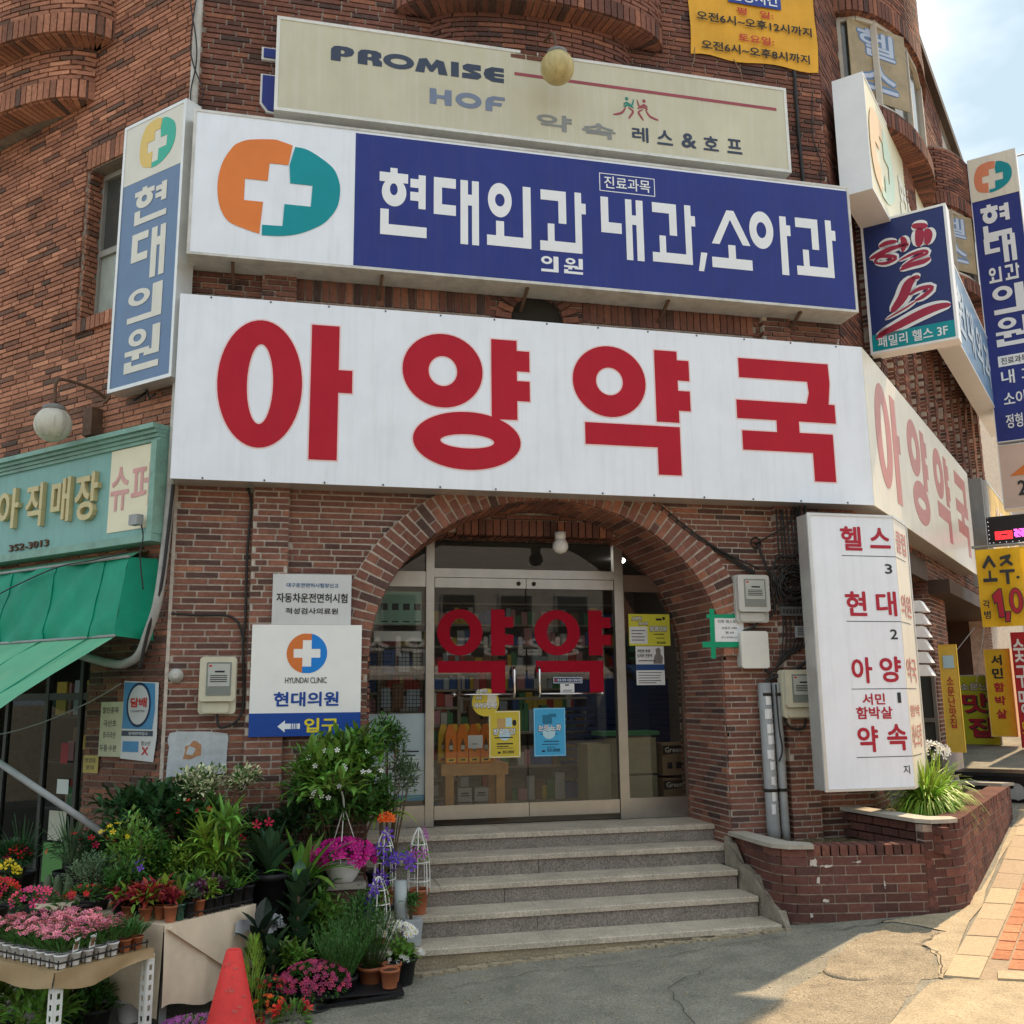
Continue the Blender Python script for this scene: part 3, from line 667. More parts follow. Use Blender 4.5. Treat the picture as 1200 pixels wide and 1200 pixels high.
G['dae']=[[[(1.17,6.13),(1.36,6.13),(1.36,6.04),(1.24,6.04),(1.24,5.885),(1.36,5.885),(1.36,5.79),(1.17,5.79)]],[[(1.4,6.13),(1.465,6.13),(1.465,6.0),(1.5,6.0),(1.5,6.13),(1.56,6.13),(1.56,5.54),(1.5,5.54),(1.5,5.9),(1.465,5.9),(1.465,5.54),(1.4,5.54)]]]
G['oe']=[[ell(1.745,5.98,.105,.16,32),ell(1.745,5.98,.043,.06,20)],[[(1.95,6.13),(2.02,6.13),(2.02,5.555),(1.63,5.555),(1.63,5.65),(1.71,5.65),(1.71,5.785),(1.78,5.785),(1.78,5.65),(1.95,5.65)]]]
gw=[[[(2.11,6.125),(2.34,6.125),(2.34,5.82),(2.27,5.82),(2.27,6.03),(2.11,6.03)]],[[(2.42,6.13),(2.48,6.13),(2.48,6.03),(2.52,6.03),(2.52,5.93),(2.48,5.93),(2.48,5.555),(2.1,5.555),(2.1,5.645),(2.17,5.645),(2.17,5.81),(2.23,5.81),(2.23,5.65),(2.42,5.65)]]]
G['gwa1']=gw
G['nae']=[[[(2.66,6.12),(2.73,6.12),(2.73,5.88),(2.85,5.88),(2.85,5.78),(2.66,5.78)]],[[(2.89,6.12),(2.95,6.12),(2.95,5.97),(2.99,5.97),(2.99,6.12),(3.055,6.12),(3.055,5.54),(2.99,5.54),(2.99,5.88),(2.95,5.88),(2.95,5.54),(2.89,5.54)]]]
G['gwa2']=[mapg(l,lambda x:x+1.035,lambda z:z-.005) for l in gw]
G['comma']=[[[(3.6,5.68),(3.66,5.68),(3.62,5.5),(3.57,5.5)]]]
G['so']=[[[(3.87,6.12),(3.94,6.12),(4.09,5.79),(4.015,5.79),(3.9,6.03),(3.785,5.78),(3.71,5.78)]],[[(3.87,5.78),(3.94,5.78),(3.94,5.65),(4.1,5.65),(4.1,5.55),(3.705,5.55),(3.705,5.65),(3.87,5.65)]]]
G['a']=[[ell(4.21,5.96,.12,.185,32),ell(4.21,5.96,.05,.08,20)],[[(4.4,6.12),(4.465,6.12),(4.465,6.035),(4.505,6.035),(4.505,5.93),(4.465,5.93),(4.465,5.54),(4.395,5.54)]]]
G['gwa3']=[mapg(l,lambda x:x+2.45,lambda z:z) for l in gw]
for k,g in G.items(): flat(FF,g,.352,M_LW,CS,'letter',.002)
ui=[[ell(.135,.73,.135,.25,24),ell(.135,.73,.065,.12,16)],[[(.3,1),(.42,1),(.42,0),(0,0),(0,.17),(.3,.17)]]]
won=[[ell(.16,.8,.12,.2,24),ell(.16,.8,.055,.09,16)],[[(0,.52),(.33,.52),(.33,.4),(.2,.4),(.2,.28),(.1,.28),(.1,.4),(0,.4)]],[[(.36,1),(.46,1),(.46,.32),(.26,.32),(.26,.45),(.36,.45)]],[[(0,.26),(.1,.26),(.1,.15),(.46,.15),(.46,0),(0,0)]]]
G['ui']=ui; G['won']=won
def place(g,fr,u0,z0,u1,z1,o,m,parent,skew=0):
    xs=[x for l in g for lp in l for x,z in lp]; zs=[z for l in g for lp in l for x,z in lp]; x0,x1,y0,y1=min(xs),max(xs),min(zs),max(zs)
    flat(fr,[mapg(l,lambda x:u0+(x-x0)/(x1-x0)*(u1-u0),lambda z:z0+(z-y0)/(y1-y0)*(z1-z0)) for l in g],o,m,parent,'letter',.002)
place(ui,FF,2.105,5.36,2.26,5.505,.352,M_LW,CS); place(won,FF,2.31,5.36,2.48,5.505,.352,M_LW,CS)
text(FF,'진료과목',2.70,6.205,3.135,6.325,.352,M_LW,CS,bold=.012)
flat(FF,[[rect(2.655,6.175,3.18,6.35),rect(2.662,6.182,3.173,6.343)]],.352,M_LW,CS,'text_border',.001)
LOGO_O=[(.09,.39),(0,.415),(-.07,.425),(-.25,.4),(-.34,.36),(-.39,.31),(-.46,.17),(-.49,-.01),(-.47,-.2),(-.4,-.33),(-.29,-.38),(-.15,-.42),(-.13,-.14),(-.28,-.14),(-.28,.05),(-.1,.05),(-.09,.21),(.06,.21),(.075,.3)]
LOGO_T=[(.11,.38),(.2,.37),(.3,.32),(.42,.23),(.47,.13),(.485,.03),(.47,-.1),(.42,-.2),(.34,-.29),(.18,-.38),(.03,-.42),(-.13,-.43),(-.13,-.34),(.03,-.335),(.04,-.14),(.25,-.14),(.26,.05),(.08,.05),(.07,.21)]
M_ORG=mat('logo_orange',(.72,.2,.04),.4,.05,4); M_TEAL=mat('logo_teal',(.0,.27,.31),.4,.05,4)
def sm2(P,n):
    a=spl2(P[:n]); return a+P[n:]
def spl2(P):
    P=[V(p) for p in P]; out=[]
    for i in range(len(P)-1):
        a=P[max(i-1,0)];b=P[i];c=P[i+1];d=P[min(i+2,len(P)-1)]
        for k in range(4):
            t=k/4; q=.5*((2*b)+(c-a)*t+(2*a-5*b+4*c-d)*t*t+(3*b-a-3*c+d)*t**3); out.append((q.x,q.y))
    out.append((P[-1].x,P[-1].y)); return out
LOGO_O=sm2(LOGO_O,12); LOGO_T=sm2(LOGO_T,12)
def logo(fr,cx,cz,sx,sz,o,mo,mt,parent):
    flat(fr,[[[(cx+x*sx,cz+z*sz) for x,z in LOGO_O]]],o,mo,parent,'logo_half'); flat(fr,[[[(cx+x*sx,cz+z*sz) for x,z in LOGO_T]]],o,mt,parent,'logo_half')
logo(FF,-.1,5.88,1,1,.352,M_ORG,M_TEAL,CS)
mat('rust',(.12,.07,.045),.8,.3,12)
for x in (-.45,.75,2.0,3.3,4.6): mb=MB(); mb.bar((x,-.28,5.23),(x,-.02,5.12),.025,.025); mb.build('bracket',MATS['rust'],CS)
# ---- faded pub sign
M_PROM=mat('stained_cream_panel',(.55,.52,.385),.4,.12,.9,streak=.5,dirt=(.66,.66,.61))
PR=signbox('pub_sign','stained cream signboard for a bar with PROMISE HOF lettering, topmost on the front','shop sign',FF,-.175,4.62,6.64,7.53,.04,.25,M_PROM,mat('white_frame',(.7,.7,.66),.4,.1,5,streak=.3),fw=.028)
M_NAVY=mat('faded_navy',(.045,.06,.1),.5,.1,6); M_GB=mat('faded_grey_blue',(.17,.21,.3),.5,.1,6); M_GREY=mat('faded_grey_letter',(.25,.26,.26),.5,.1,6)
PZ=7.25
def pg(g,x,w,h=.145):   # letters of PROMISE as heavy shapes in unit cells
    flat(FF,[mapg(l,lambda a:x+a*w,lambda b:PZ-h/2+b*h) for l in g],.2512,M_NAVY,PR,'letter',.002)
Pp=[[[(0,0),(0,.75),(.12,.95),(.3,1),(.7,1),(.93,.9),(1,.7),(.9,.45),(.65,.33),(.42,.33),(.42,0)],[(.42,.5),(.55,.52),(.6,.66),(.5,.76),(.42,.74)]]]
Rr=[[[(0,0),(0,.75),(.12,.95),(.3,1),(.75,1),(.95,.88),(.97,.6),(.85,.5),(1,.3),(1,0),(.62,0),(.6,.3),(.4,.35),(.4,0)],[(.4,.52),(.55,.55),(.58,.68),(.5,.78),(.4,.75)]]]
Oo=[[ell(.5,.5,.5,.5,28),ell(.5,.5,.27,.2,20)]]
Mm=[[[(0,0),(.12,.9),(.35,1),(.5,.55),(.65,1),(.88,.9),(1,0),(.72,0),(.68,.5),(.55,.12),(.45,.12),(.32,.5),(.28,0)]]]
Ii=[[rect(0,0,1,1)]]
Ss=[[[(0,0),(.8,0),(1,.2),(.95,.42),(.5,.6),(.97,.62),(.97,1),(.25,1),(.02,.82),(.05,.58),(.55,.38),(0,.35)]]]
Ee=[[[(.98,0),(.98,.3),(.55,.3),(.5,.4),(.98,.4),(.98,.6),(.5,.6),(.55,.72),(.98,.72),(.98,1),(.4,1),(.08,.8),(0,.5),(.08,.2),(.4,0)]]]
for g,x,w in ((Pp,.285,.2),(Rr,.515,.21),(Oo,.735,.27),(Mm,1.015,.29),(Ii,1.335,.07),(Ss,1.435,.175),(Ee,1.63,.19)): pg(g,x,w)
Hh=[[[(0,0),(.3,0),(.33,.38),(.67,.38),(.7,0),(1,0),(1,1),(.7,1),(.67,.62),(.33,.62),(.3,1),(0,1)]]]
Fv=[[[(0,0),(.35,0),(.35,.38),(.8,.38),(.85,.6),(.38,.6),(.45,.75),(1,.78),(.98,1),(.4,1),(.1,.85),(0,.6)]]]
for g,x,w in ((Hh,1.145,.195),(Oo,1.375,.235),(Fv,1.645,.18)): flat(FF,[mapg(l,lambda a:x+a*w,lambda b:6.885+b*.15) for l in g],.2512,M_GB,PR,'letter',.002)
flat(FF,[[rect(1.915,7.275,4.505,7.305)]],.2512,mat('faded_crimson',(.32,.07,.09),.5,.1,5),PR,'line',.002)
text(FF,'약',2.115,6.77,2.445,6.93,.2512,M_GREY,PR,bold=.035); text(FF,'속',2.54,6.75,2.86,6.9,.2512,M_GREY,PR,bold=.035)
for ch,a,b in (('레',3.02,3.18),('스',3.265,3.42),('&',3.505,3.655),('호',3.725,3.88),('프',3.965,4.12)): text(FF,ch,a,6.765,b,6.915,.2512,M_NAVY,PR,bold=.03)
M_DR=MATS['faded_crimson']; M_DG=mat('figure_green',(.03,.22,.17),.5,.1,5)
def stroke(pts,w): # tapered brush stroke
    P=[V(p) for p in spl2(pts)]; L=[];Rr_=[]; n=len(P)
    for i,p in enumerate(P):
        t=(P[min(i+1,n-1)]-P[max(0,i-1)]).normalized(); nn=V((-t.y,t.x)); ww=w*(.3+math.sin(math.pi*i/(n-1))**.6)/1.3/2
        L.append(tuple(p+nn*ww)); Rr_.append(tuple(p-nn*ww))
    return [L+Rr_[::-1]]
for (cx,s,mm) in ((2.98,1,M_DG),(3.15,-1,M_DR)):
    f=lambda a,b:(cx+s*a*.0115,7.045+b*.0115)
    flat(FF,[stroke([f(-3,7),f(0,9),f(4,7),f(6,13)],.02),stroke([f(-3,5),f(1,7),f(6,5)],.02),[ell(*f(0,12.5),.016,.018,12)]],.2512,mm,PR,'figure',.002)
    flat(FF,[stroke([f(-1,5),f(-4,0),f(-8,-2),f(-12,-3)],.022),stroke([f(1,5),f(5,2),f(3,-2),f(1,-5)],.02)],.2512,M_DR,PR,'figure',.002)
# ---- blue raised letters peeking out behind it
bl=thing('raised_letters','dark blue white-edged raised letters half hidden behind the cream bar sign','sign',(-.25,-.05,6.75))
M_W2=mat('white_edge',(.7,.7,.68),.5,.08,5)
for lp in ([(-.3,7.24),(-.1,7.24),(-.1,7.36),(-.3,7.36)],[(-.3,6.82),(-.24,6.74),(-.1,6.72),(-.1,7.1),(-.3,7.1)]):
    mb=MB(); mb.prism(FF,[lp],.01,.045); mb.build('letter',M_W2,bl); mb=MB(); mb.prism(FF,[grow(lp,-.018)],.045,.06); mb.build('letter_face',M_BLUE,bl)
# ---- gym opening-hours banner
BN=thing('hours_banner','yellow-orange opening hours banner stretched on bricks at the top right of the front','banner',(4.4,-.03,7.93))
mb=MB(); NX,NZ=14,10; mb.smooth=True
def bpt(i,j):
    u=3.745+(1.385)*i/NX; z=7.925+1.5*j/NZ; sag=.0
    if j==0: sag=.018*math.sin(i*.9)
    return FF(u+.008*math.sin(j*.8)*(1 if i in (0,NX) else 0),.035+.012*math.sin(i*1.3+j*.9)*math.sin(j*.7+.4),z+sag)
i0=mb.vs([bpt(i,j) for j in range(NZ+1) for i in range(NX+1)])
for j in range(NZ):
    for i in range(NX): a=i0+j*(NX+1)+i; mb.face((a,a+1,a+NX+2,a+NX+1))
mb.build('cloth',mat('banner_yellow',(.72,.36,.03),.6,.15,2,streak=.25,dirt=(.78,.5,.05)),BN)
BRM=mat('banner_red',(.5,.03,.03),.5,.05,4); BKM=mat('banner_black',(.02,.018,.015),.5,.05,4)
text(FF,'평   일:',4.255,8.435,4.655,8.515,.052,BRM,BN,bold=.02); text(FF,'오전6시~오후12시까지',3.82,8.30,5.075,8.405,.052,BKM,BN,bold=.03)
text(FF,'토요일:',4.26,8.135,4.645,8.225,.052,BRM,BN,bold=.02); text(FF,'오전6시~오후8시까지',3.855,7.985,5.03,8.09,.052,BKM,BN,bold=.03)
flat(FF,[[rect(4.17,8.56,4.75,8.75)]],.05,mat('banner_blue',(.03,.06,.3),.5,.05,4),BN,'badge'); text(FF,'운동시간',4.2,8.58,4.72,8.72,.056,M_LW,BN,bold=.02)
for p,q in (((3.79,8.0),(3.72,7.7)),((4.2,7.93),(4.3,7.62))): mb=MB(); mb.tube([FF(p[0],.04,p[1]),FF((p[0]+q[0])/2+.02,.05,(p[1]+q[1])/2),FF(q[0],.01,q[1])],.004,5); mb.build('tie_cord',mat('cord_brown',(.3,.2,.13),.8,.1,5),BN)
# ---- vertical sign on the left wall
M_FB=mat('faded_sign_blue',(.12,.2,.34),.35,.06,4,streak=.08); M_CR=mat('faded_white_panel',(.68,.66,.58),.35,.06,4,streak=.1)
LS=signbox('vertical_clinic_sign','faded blue vertical clinic lightbox on the left wall with yellow and green logo','shop sign',FL,-.67,.13,4.255,6.66,.05,.2,M_FB,fw=.03)
flat(FL,[[rect(-.64,6.09,.10,6.63)]],.2008,M_CR,LS,'upper_panel',.001)
logo(FL,-.215,6.385,.47,.52,.202,mat('faded_yellow',(.7,.5,.14),.4,.05,4),mat('faded_green',(.03,.42,.3),.4,.05,4),LS)
place(G['hyeon'],FL,-.47,5.68,-.05,6.01,.202,M_CR,LS); place(G['dae'],FL,-.47,5.16,-.04,5.6,.202,M_CR,LS)
place(ui,FL,-.47,4.81,-.04,5.10,.202,M_CR,LS); place(won,FL,-.47,4.38,-.04,4.74,.202,M_CR,LS)
mb=MB(); mb.bar(FL(-.35,.06,4.25),FL(-.35,.18,4.15),.02,.02); mb.tube([FL(-.3,.1,4.25),FL(-.26,.1,4.17),FL(-.2,.09,4.2)],.01,6); mb.build('cable_tail',M_CABLE,LS)
# ---- two plates left of the arch
PL=thing('licence_plate_sign','small grey-white driving licence test plaque above the clinic entrance board','sign',(.25,-.02,2.335))
mb=MB(); mb.box(FF,-.05,.56,.075,.095,2.338,2.735); mb.build('plate',mat('plaque_grey',(.56,.57,.57),.5,.06,5,streak=.08),PL)
text(FF,'대구운전면허시험장신고',.055,2.63,.458,2.665,.0955,mat('text_blue',(.02,.1,.25),.5,.05,4),PL,bold=.02); text(FF,'자동차운전면허시험',-.02,2.51,.53,2.585,.0955,BKM,PL,bold=.025); text(FF,'적성검사의료원',.053,2.42,.458,2.468,.0955,BKM,PL,bold=.025)
HC=thing('clinic_entrance_board','white clinic board with orange and blue round cross and a blue entrance arrow band','sign',(.22,-.02,1.48))
mb=MB(); mb.box(FF,-.193,.648,.075,.1,1.485,2.336); mb.build('board',mat('board_white',(.78,.78,.76),.45,.04,5),HC)
M_RB=mat('royal_blue',(.01,.06,.3),.4,.05,4); flat(FF,[[rect(-.193,1.485,.648,1.66)]],.1004,M_RB,HC,'blue_band',.001)
def cw(cx,cz,r,left):
    t=[math.pi*k/20 for k in range(21)]; a,b=r*.44/2*1.0,.66*r   # arm half width, arm half length
    h=.22*r
    if left:
        arc=[(cx+r*math.cos(math.pi/2+x),cz+r*math.sin(math.pi/2+x)) for x in t if True]
        arc[0]=(cx+h,cz+r*.975); arc[-1]=(cx-h,cz-r*.975)
        return [(cx+h,cz+b)]+arc+[(cx-h,cz-h),(cx-b,cz-h),(cx-b,cz+h),(cx-h,cz+h),(cx-h,cz+b)]
    arc=[(cx+r*math.cos(-math.pi/2+x),cz+r*math.sin(-math.pi/2+x)) for x in t]; arc[0]=(cx-h,cz-r*.975); arc[-1]=(cx+h,cz+r*.975)
    return [(cx-h,cz-b)]+arc+[(cx+h,cz+h),(cx+b,cz+h),(cx+b,cz-h),(cx+h,cz-h),(cx+h,cz-b)]
flat(FF,[[cw(.227,2.115,.155,True)]],.1006,mat('logo_orange2',(.62,.17,.04),.4,.05,4),HC,'logo_half',.001)
flat(FF,[[cw(.227,2.115,.155,False)]],.1006,mat('logo_blue',(.01,.2,.62),.4,.05,4),HC,'logo_half',.001)
text(FF,'HYUNDAI CLINIC',.067,1.885,.383,1.93,.1006,BKM,HC,bold=.01); text(FF,'현대의원',-.015,1.708,.478,1.82,.1006,M_RB,HC,bold=.035)
text(FF,'입구',.22,1.51,.48,1.62,.1018,mat('sign_yellow_print',(.75,.6,.03),.4,.05,4),HC,bold=.035)
flat(FF,[[[(.02,1.56),(.075,1.605),(.075,1.58),(.12,1.58),(.12,1.54),(.075,1.54),(.075,1.515)]],[rect(.127,1.54,.135,1.58)],[rect(.142,1.54,.15,1.58)],[rect(.157,1.54,.163,1.58)],[rect(.168,1.54,.188,1.58)]],.1018,M_LW,HC,'arrow',.001)
# ---- directory lightbox
DI=thing('directory_sign','tall white floor directory lightbox with red Korean letters right of the arch','sign',(4.75,-.45,.98))
DX=5.185; d1=V((DX,-.55,0)); d2=d1+RD*.58
mb=MB(); extr(mb,[V((4.365,-.37,0)),V((4.365,-.538,0)),V((DX-.006,-.538,0)),d2-ND*.012,d2-ND*.18,V((DX-.15,-.37,0))],.985,3.275); mb.build('box',M_ALU,DI)
mb=MB(); mb.box(FF,4.36,DX,.539,.55,.98,3.28); mb.build('face_panel',M_WHITE,DI)
FD=Fr(d1,RD,ND); mb=MB(); mb.box(FD,.003,.58,-.011,.003,.98,3.28); mb.build('side_panel',M_CREAM,DI)  # sunlit side: the sun's tint is put into the cream
mb=MB(); mb.prism(FF,[rect(4.357,.977,4.385,3.283)],.551,.558); mb.prism(FF,[rect(4.385,3.262,DX,3.283)],.551,.558); mb.prism(FF,[rect(4.385,.977,DX,.998)],.551,.558); mb.box(FD,.55,.58,.004,.01,.98,3.28); mb.box(FD,.003,.55,.004,.01,3.262,3.283); mb.build('frame',M_ALU,DI)
M_R2=mat('print_red',(.42,.02,.04),.4,.05,4); M_K2=mat('print_black',(.03,.035,.04),.4,.05,4)
for s,a,b,z0,z1 in (('헬',4.664,4.868,2.965,3.175),('스',4.945,5.145,2.99,3.17),('현',4.664,4.866,2.405,2.615),('대',4.957,5.155,2.405,2.618),('아',4.676,4.872,1.843,2.06),('양',4.942,5.148,1.85,2.066),('약',4.685,4.878,1.283,1.495),('속',4.96,5.15,1.29,1.507)): text(FF,s,a,z0,b,z1,.5504,M_R2,DI,bold=.03)
for s,a,b,z0,z1 in (('서민',4.757,4.97,1.665,1.76),('함박살',4.69,5.03,1.55,1.652)): text(FF,s,a,z0,b,z1,.5504,M_R2,DI,bold=.03)
for s,z0 in (('3F',2.77),('2F',2.21),('1F',1.68)): text(FF,s[0],5.07 if s[0]!='1' else 5.088,z0,5.14 if s[0]!='1' else 5.122,z0+.085,.5504,M_K2,DI,bold=.02 if s[0]!='1' else 0)
text(FF,'지',5.09,1.1,5.15,1.17,.5504,M_K2,DI,bold=.01)
for z in (2.92,2.36,1.797,1.243): flat(FF,[[rect(4.665,z-.003,DX,z+.003)]],.5504,M_K2,DI,'line',.001); flat(FD,[[rect(.004,z-.003,.4,z+.003)]],.0035,M_K2,DI,'line',.001)
for s,z0,z1 in (('클럽',2.97,3.17),('의원',2.41,2.61),('약국',1.85,2.06),('레스토랑',1.3,1.5),('함박',1.56,1.66)): text(FD,s,.05,z0,.46,z1,.0035,MATS['sunlit_red_print'],DI,bold=.02)
for z in (1.3,2.9):
    for x,o in ((4.5,.07),(5.0,0)): mb=MB(); mb.box(FF,x,x+.04,o,.37,z,z+.03); mb.build('bracket',M_STEEL,DI)
# ================================================================ shop front
YD=.87; FD_=FY(YD)
SF=thing('glass_storefront','steel framed glass shop front set back inside the brick arch','shop front',(2.25,YD,.66))
def fb(a,b,z0,z1,o0=-.05,o1=.02,m=M_STEEL,name='frame_bar'):
    mb=MB(); mb.box(FD_,a,b,o0,o1,z0,z1); return mb.build(name,m,SF)
M_BRONZE=mat('brown_panel',(.13,.085,.065),.45,.15,6)
fb(.66,.71,.66,3.22); fb(1.30,1.375,.66,3.22); fb(3.10,3.19,.66,3.22); fb(3.76,3.84,.66,3.22,m=M_BRONZE); fb(1.376,3.099,2.85,2.93); fb(.711,1.299,2.76,2.9,-.04,.005); fb(3.191,3.759,2.74,2.9,-.04,.005,M_BRONZE)
fb(.711,1.299,.66,.84,-.04,.005); fb(3.191,3.759,.66,.84,-.04,.005); fb(.66,3.84,3.2,3.23,-.05,.0)
def pane(a,b,z0,z1,parent,o=-.02,fr=None):
    mb=MB(); f=fr or FD_; mb.quad(f(a,o,z0),f(b,o,z0),f(b,o,z1),f(a,o,z1)); return mb.build('glass_pane',M_GLASS,parent)
pane(.71,1.30,.84,2.76,SF); pane(.71,1.30,2.9,3.2,SF); pane(1.375,3.10,2.93,3.2,SF); pane(3.19,3.76,.84,2.74,SF); pane(3.19,3.76,2.9,3.2,SF)
GR=[[ell(.5,.5,.5,.5,40),ell(.5,.5,.225,.285,28)]]
def door(a,b,lab,side):
    t=thing('glass_door',lab,'door',FD_((a+b)/2,0,.72),'pharmacy double door')
    mb=MB(); mb.box(FD_,a,b,-.035,.012,2.755,2.845); mb.build('top_rail',M_STEEL,t)
    mb=MB(); mb.box(FD_,a,b,-.035,.012,.715,.835); mb.build('bottom_rail',M_STEEL,t)
    pane(a+.004,b-.004,.836,2.754,t,-.012)
    mb=MB(); mb.lathe(FD_((b-.07) if side<0 else a+.07,.012,2.8),[(.02,0),(.02,.008),(.012,.011)],14,V((0,-1,0))); mb.build('lock',M_DARK,t)
    # handle: vertical grip with long horizontal bar
    x=b-.13 if side<0 else a+.1; e=a+.17 if side<0 else b-.15
    mb=MB(); mb.tube([FD_(x,-.01,2.03),FD_(x,.05,2.03),FD_(x,.06,2.0),FD_(x,.06,1.8),FD_(x,.05,1.77),FD_(x,-.01,1.77)],.012,8); mb.tube([FD_(x,.05,1.79),FD_(e,.05,1.79)],.009,8); mb.lathe(FD_(e,-.01,1.79),[(.018,0),(.018,.05),(.01,.07)],12,V((0,-1,0)))
    mb.build('handle',mat('chrome',(.75,.75,.75),.15,.02,3,metal=1),t)
    return t
DLf=door(1.382,2.236,'left leaf of the glass door, behind the yellow poster',-1); DRt=door(2.242,3.094,'right leaf of the glass door, behind the light blue poster',1)
M_VR=mat('vinyl_red',(.33,.006,.022),.6,.05,5,spec=.08)
for (x0,t) in ((1.405,DLf),(2.315,DRt)):
    s=1.0 if t is DLf else 1.05
    fx=lambda a:x0+a*s
    flat(FD_,[[ell(fx(.21),2.35,.21*s,.21,40),ell(fx(.21),2.35,.095*s,.125,28)]],-.006,M_VR,t,'red_letter',.002)
    flat(FD_,[[[(fx(.5),2.14),(fx(.63),2.14),(fx(.63),2.235),(fx(.71),2.235),(fx(.71),2.33),(fx(.63),2.33),(fx(.63),2.395),(fx(.71),2.395),(fx(.71),2.495),(fx(.63),2.495),(fx(.63),2.56),(fx(.5),2.56)]]],-.006,M_VR,t,'red_letter',.002)
    flat(FD_,[[[(fx(.01),1.985),(fx(.5),1.985),(fx(.5),1.79),(fx(.63),1.79),(fx(.63),2.09),(fx(.01),2.09)]]],-.006,M_VR,t,'red_letter',.002)
# ---- posters on the glass
def poster(label,a,b,z0,z1,m,fr=FD_,o=-.009,name='poster',cat='poster',th=.0015):
    t=thing(name,label,cat,fr((a+b)/2,o,z0)); flat(fr,[[rect(a,z0,b,z1)]],o,m,t,'sheet',th); return t
M_YP=mat('poster_yellow',(.6,.47,.05),.5,.08,4); M_BP=mat('poster_blue',(.06,.38,.66),.5,.08,4); M_PW=mat('paper_white',(.7,.71,.72),.6,.05,6); M_KP=mat('poster_dark_print',(.015,.015,.03),.5,.05,3); M_TAN=mat('poster_tan',(.5,.32,.13),.5,.1,8); M_LB=mat('poster_pale_blue',(.45,.66,.75),.5,.05,4)
def headline(t,fr,s,a,b,z0,z1,o,sh=.1):
    text(fr,s,a,z0,b,z1,o,M_KP,t,'outline',bold=.085,shear=sh,thick=.0006); text(fr,s,a+.004,z0+.006,b-.004,z1-.004,o+.0012,M_LW,t,'headline',bold=.03,shear=sh,thick=.0006)
def fine(t,fr,lines,o,m=None):
    L=[[rect(a,z,b,z+h)] for a,b,z,h in lines]; flat(fr,L,o,m or M_KP,t,'fine_print',.0006)
y=poster('yellow medicine poster on the left door leaf with price 30,000',1.88,2.17,1.228,1.642,M_YP)
flat(FD_,[[rect(1.885,1.233,2.165,1.637),rect(1.89,1.238,2.16,1.632)]],-.0074,M_LW,y,'border',.0006)
flat(FD_,[[rect(1.955,1.49,2.03,1.575)]],-.0074,M_TAN,y,'pack_picture',.001); flat(FD_,[[rect(2.035,1.5,2.09,1.58)],[ell(2.025,1.43,.055,.05,20)]],-.0074,M_LB,y,'pack_picture',.0008); flat(FD_,[[ell(2.115,1.535,.02,.028,16)]],-.0074,M_KP,y,'badge',.001)
headline(y,FD_,'방광건강',1.915,2.13,1.425,1.49,-.0066); text(FD_,'30,000',2.0,1.262,2.11,1.292,-.0074,M_KP,y,bold=.02); fine(y,FD_,[(1.95,2.1,1.345,.012),(1.95,2.06,1.325,.008),(1.95,2.1,1.31,.005),(1.96,1.985,1.265,.018),(1.93,2.1,1.4,.01)],-.0074)
b=poster('light blue medicine poster on the right door leaf with price 55,000',2.297,2.597,1.232,1.663,M_BP)
flat(FD_,[[rect(2.302,1.237,2.592,1.658),rect(2.306,1.241,2.588,1.654)]],-.0074,M_LB,b,'border',.0006)
flat(FD_,[[ell(2.44,1.44,.06,.055,20)]],-.0074,M_LB,b,'disc',.0008); flat(FD_,[[rect(2.38,1.52,2.47,1.6)],[rect(2.44,1.58,2.51,1.61)]],-.0074,mat('poster_mid_blue',(.02,.17,.3),.5,.05,4),b,'pack_picture',.001)
headline(b,FD_,'눈의 노화',2.335,2.56,1.448,1.52,-.0066); text(FD_,'55,000',2.42,1.268,2.54,1.3,-.0074,M_KP,b,bold=.02); fine(b,FD_,[(2.36,2.52,1.425,.008),(2.39,2.53,1.36,.008),(2.37,2.53,1.335,.006),(2.42,2.5,1.31,.005),(2.37,2.4,1.27,.016)],-.0074)
p=poster('wide yellow-green notice taped on the right side light',3.243,3.66,2.23,2.53,mat('poster_lime',(.62,.6,.06),.5,.06,4),o=-.012)
flat(FD_,[[rect(3.25,2.25,3.43,2.41)]],-.0104,M_PW,p,'white_box',.0006); headline(p,FD_,'방광건강',3.45,3.635,2.36,2.42,-.009,.05); headline(p,FD_,'소변이',3.27,3.38,2.46,2.51,-.009,.05); headline(p,FD_,'잦으면',3.34,3.44,2.42,2.46,-.009,.05)
fine(p,FD_,[(3.27,3.41,2.37,.007),(3.27,3.38,2.34,.007),(3.27,3.4,2.31,.007),(3.27,3.4,2.28,.007),(3.49,3.6,2.335,.008),(3.52,3.6,2.3,.006)],-.0096); text(FD_,'30,000',3.52,2.245,3.61,2.27,-.0096,M_KP,p,bold=.02); flat(FD_,[[rect(3.52,2.47,3.58,2.49)],[ell(3.6,2.49,.015,.015,12)]],-.0096,M_KP,p,'pack_picture',.0006)
p=poster('white notice with a blue band under the wide yellow-green notice',3.305,3.59,1.862,2.225,M_PW,o=-.012)
flat(FD_,[[rect(3.305,2.0,3.59,2.055)]],-.0104,mat('poster_navy',(.02,.06,.2),.5,.05,4),p,'band',.0006); text(FD_,'과민한 방광',3.32,2.165,3.45,2.195,-.0104,M_KP,p,bold=.03); text(FD_,'남자분 전용약',3.32,2.12,3.47,2.155,-.0104,M_KP,p,bold=.02)
flat(FD_,[[[(3.48,2.06),(3.49,2.13),(3.51,2.16),(3.505,2.2),(3.54,2.215),(3.56,2.19),(3.555,2.155),(3.58,2.12),(3.57,2.06)]]],-.0104,mat('figure_print',(.2,.18,.17),.5,.2,20),p,'figure_print',.0006)
